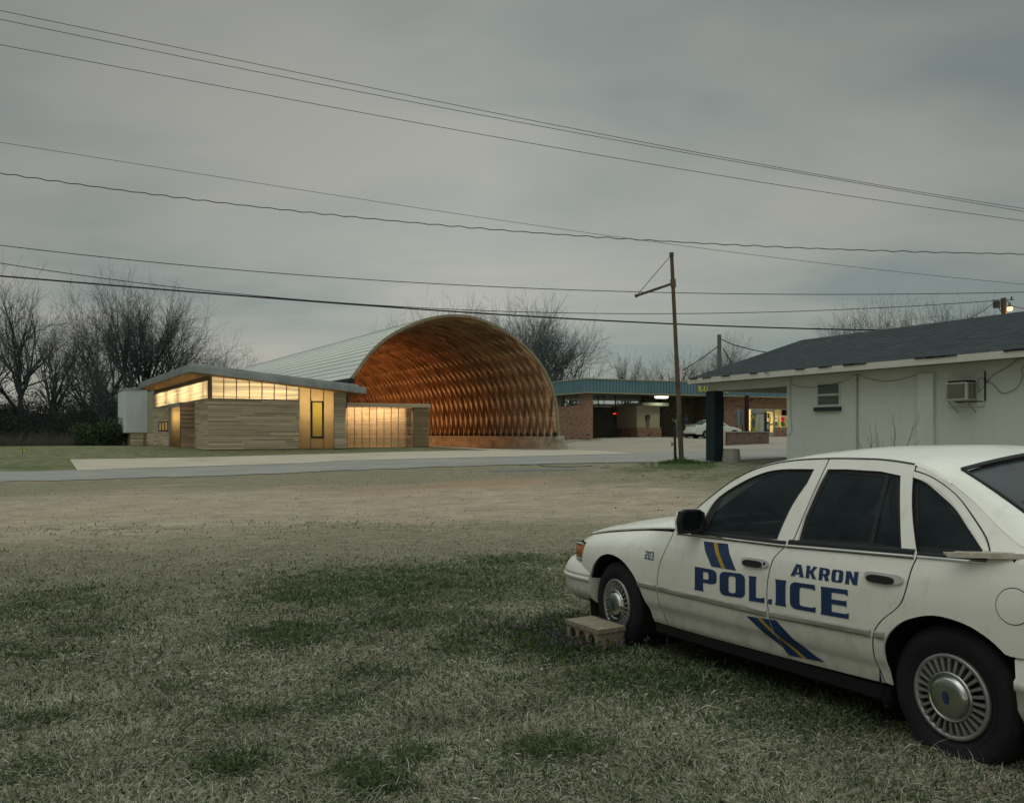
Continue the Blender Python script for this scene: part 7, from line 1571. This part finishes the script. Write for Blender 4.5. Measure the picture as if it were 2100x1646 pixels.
lt = simple('pale_green_jacket', (.18, .23, .22), (.10, .13, .13), 5, .9); jn = simple('faded_jeans', (.14, .17, .19), (.10, .12, .14), 5, .9)
person(1406.5, 897, 66.6, 1.80, R(-75), dict(el=(.24, .04, 1.16), wl=(.20, .26, 1.10), fl=(.18, .34, 1.11), er=(-.25, -.02, 1.15), wr=(-.24, .05, .92), fr=(-.23, .08, .84)), (dkb, camo, skin, cap_), 'person in dark blue jacket, cap and patterned trousers standing right of the mast')
person(1388.5, 897, 66.8, 1.80, R(95), dict(el=(.26, .12, 1.20), wl=(.22, .28, 1.40), fl=(.17, .28, 1.49), er=(-.25, .0, 1.15), wr=(-.22, .12, .95), fr=(-.21, .16, .88)), (lt, jn, skin, cap_), 'person in pale jacket and cap with raised arm standing left of the mast')
# compact white car
cp_ = W(1437, 899, 65.5); cz0 = gz(cp_.x, cp_.y)
BRk = Frame(cp_.x, 65.5, BR.a + R(-8)); 
cs = thing('parked_car', 'small white saloon car parked under the blue canopy behind the teal pillar', 'car', (cp_.x, cp_.y, cz0), BR.a + R(-8))
prof = [(-.95, .35), (-1.02, .50), (-1.0, .72), (-.92, .88), (-.80, .97), (-.35, 1.0), (-.25, 1.03), (.25, 1.36), (.55, 1.42), (1.25, 1.40), (1.95, .98), (2.0, .96), (3.0, .80), (3.22, .68), (3.30, .52), (3.22, .33)]
wp = simple('white_saloon_paint', (.62, .65, .60), (.55, .58, .54), 2, .35, spec=.5)
def carbody():
    q = MB(); ys = [-.83, -.80, -.60, 0, .60, .80, .83]; rows_ = []
    for (x, z) in prof:
        r_ = []
        for y in ys:
            k = abs(y) / .83; zz = z; yy = y
            if z > 1.0: yy = y * (1 - .28 * (z - 1.0) / .42)
            xx = x - (.16 if x > 2.9 else (-.12 if x < -.85 else 0)) * k ** 3; r_.append((xx, yy, zz - .035 * (k > .95)))
        rows_.append(r_)
    q.grid(rows_)
    for sg in (1, -1):
        j = 0 if sg < 0 else 6; top = [r_[j] for r_ in rows_]; n = len(top); arch_ = []
        for cx_ in (2.45, 0.0): arch_ += [(cx_ + .36 * math.cos(t), .30 + .36 * math.sin(t)) for t in [math.pi * k / 10 for k in range(11)]]
        out_ = [(p[0], p[2]) for p in top]; low = [(3.2, .28)] + [(a, max(b_, .28)) for a, b_ in arch_] + [(-.9, .30)]
        v2, f2 = cdt(out_ + low, .12)
        base = len(q.v)
        for a, b_ in v2.tolist():
            yy = .83 * (1 - .28 * max(0, b_ - 1.0) / .42) + .025 * math.sin(min(max((b_ - .3) / .7, 0), 1) * math.pi); q.v.append((a, sg * yy, b_))
        for f in f2: q.f.append(tuple(base + i for i in (f if sg < 0 else f[::-1]))); q.t.append(.5)
    return q
obj('body', carbody(), wp, cs, smooth=True)
gk = simple('saloon_glass', (.07, .10, .08), (.05, .07, .06), 2, .12, spec=.6)
for sg in (1, -1):
    for pl in ([(-.02, 1.03), (.32, 1.30), (.60, 1.345), (.60, 1.0)], [(.68, 1.0), (.68, 1.345), (1.2, 1.33), (1.72, 1.0)]):
        v2, f2 = cdt(pl, .15); q = MB(); q.v = [(a, sg * (.842 * (1 - .28 * max(0, b_ - 1.0) / .42) + .014), b_) for a, b_ in v2.tolist()]; q.f = [tuple(f if sg < 0 else f[::-1]) for f in f2]; q.t = [.5] * len(f2); obj('side_window', q, gk, cs)
    for cx_ in (0.0, 2.45):
        w_ = bpy.data.objects.new('wheel', None); col.objects.link(w_); w_.parent = cs; w_.location = (cx_, sg * .76, .30)
        q = MB(); q.lathe([(.19, .07), (.27, .08), (.30, .05), (.30, -.09), (.2, -.1)], (0, 0, 0), 24, 'y'); q.off(lambda p: Vector((p.x, p.y * sg, p.z))); obj('tyre', q, M['black'], w_, smooth=True)
        q = MB(); q.lathe([(.0, .065), (.05, .07), (.06, .055), (.18, .06), (.195, .072)], (0, 0, 0), 24, 'y')
        for k in range(7): a = 2 * math.pi * k / 7; q.tube([(.05 * math.cos(a), .068, .05 * math.sin(a)), (.18 * math.cos(a), .07, .18 * math.sin(a))], .018, 4)
        q.off(lambda p: Vector((p.x, p.y * sg, p.z))); obj('rim', q, simple('grey_wheel_trim', (.22, .25, .24), None, 5, .5), w_)
q = MB(); q.hexa([(1.98, -.68, .99), (2.02, -.68, .97), (2.02, .68, .97), (1.98, .68, .99), (1.28, -.58, 1.40), (1.30, -.58, 1.39), (1.30, .58, 1.39), (1.28, .58, 1.40)]); obj('windscreen', q, gk, cs)
q = MB(); q.hexa([(-.30, -.66, 1.02), (-.27, -.66, 1.0), (-.27, .66, 1.0), (-.30, .66, 1.02), (.24, -.58, 1.375), (.26, -.58, 1.36), (.26, .58, 1.36), (.24, .58, 1.375)]); obj('rear_window', q, gk, cs)
q = MB(); q.box((-.95, -.68, 1.03), (-.72, .68, 1.06)); q.box((-.9, -.6, .97), (-.8, -.52, 1.03)); q.box((-.9, .52, .97), (-.8, .6, 1.03)); obj('spoiler', q, wp, cs)
q = MB(); q.hexa([(-1.07, -.8, .38), (-.85, -.8, .36), (-.85, .8, .36), (-1.07, .8, .38), (-1.07, -.8, .56), (-.9, -.8, .58), (-.9, .8, .58), (-1.07, .8, .56)]); obj('rear_bumper', q, wp, cs, bevel=.03)
q = MB(); q.box((-.9, -.7, .22), (3.1, .7, .34)); obj('underbody', q, M['under'], cs)
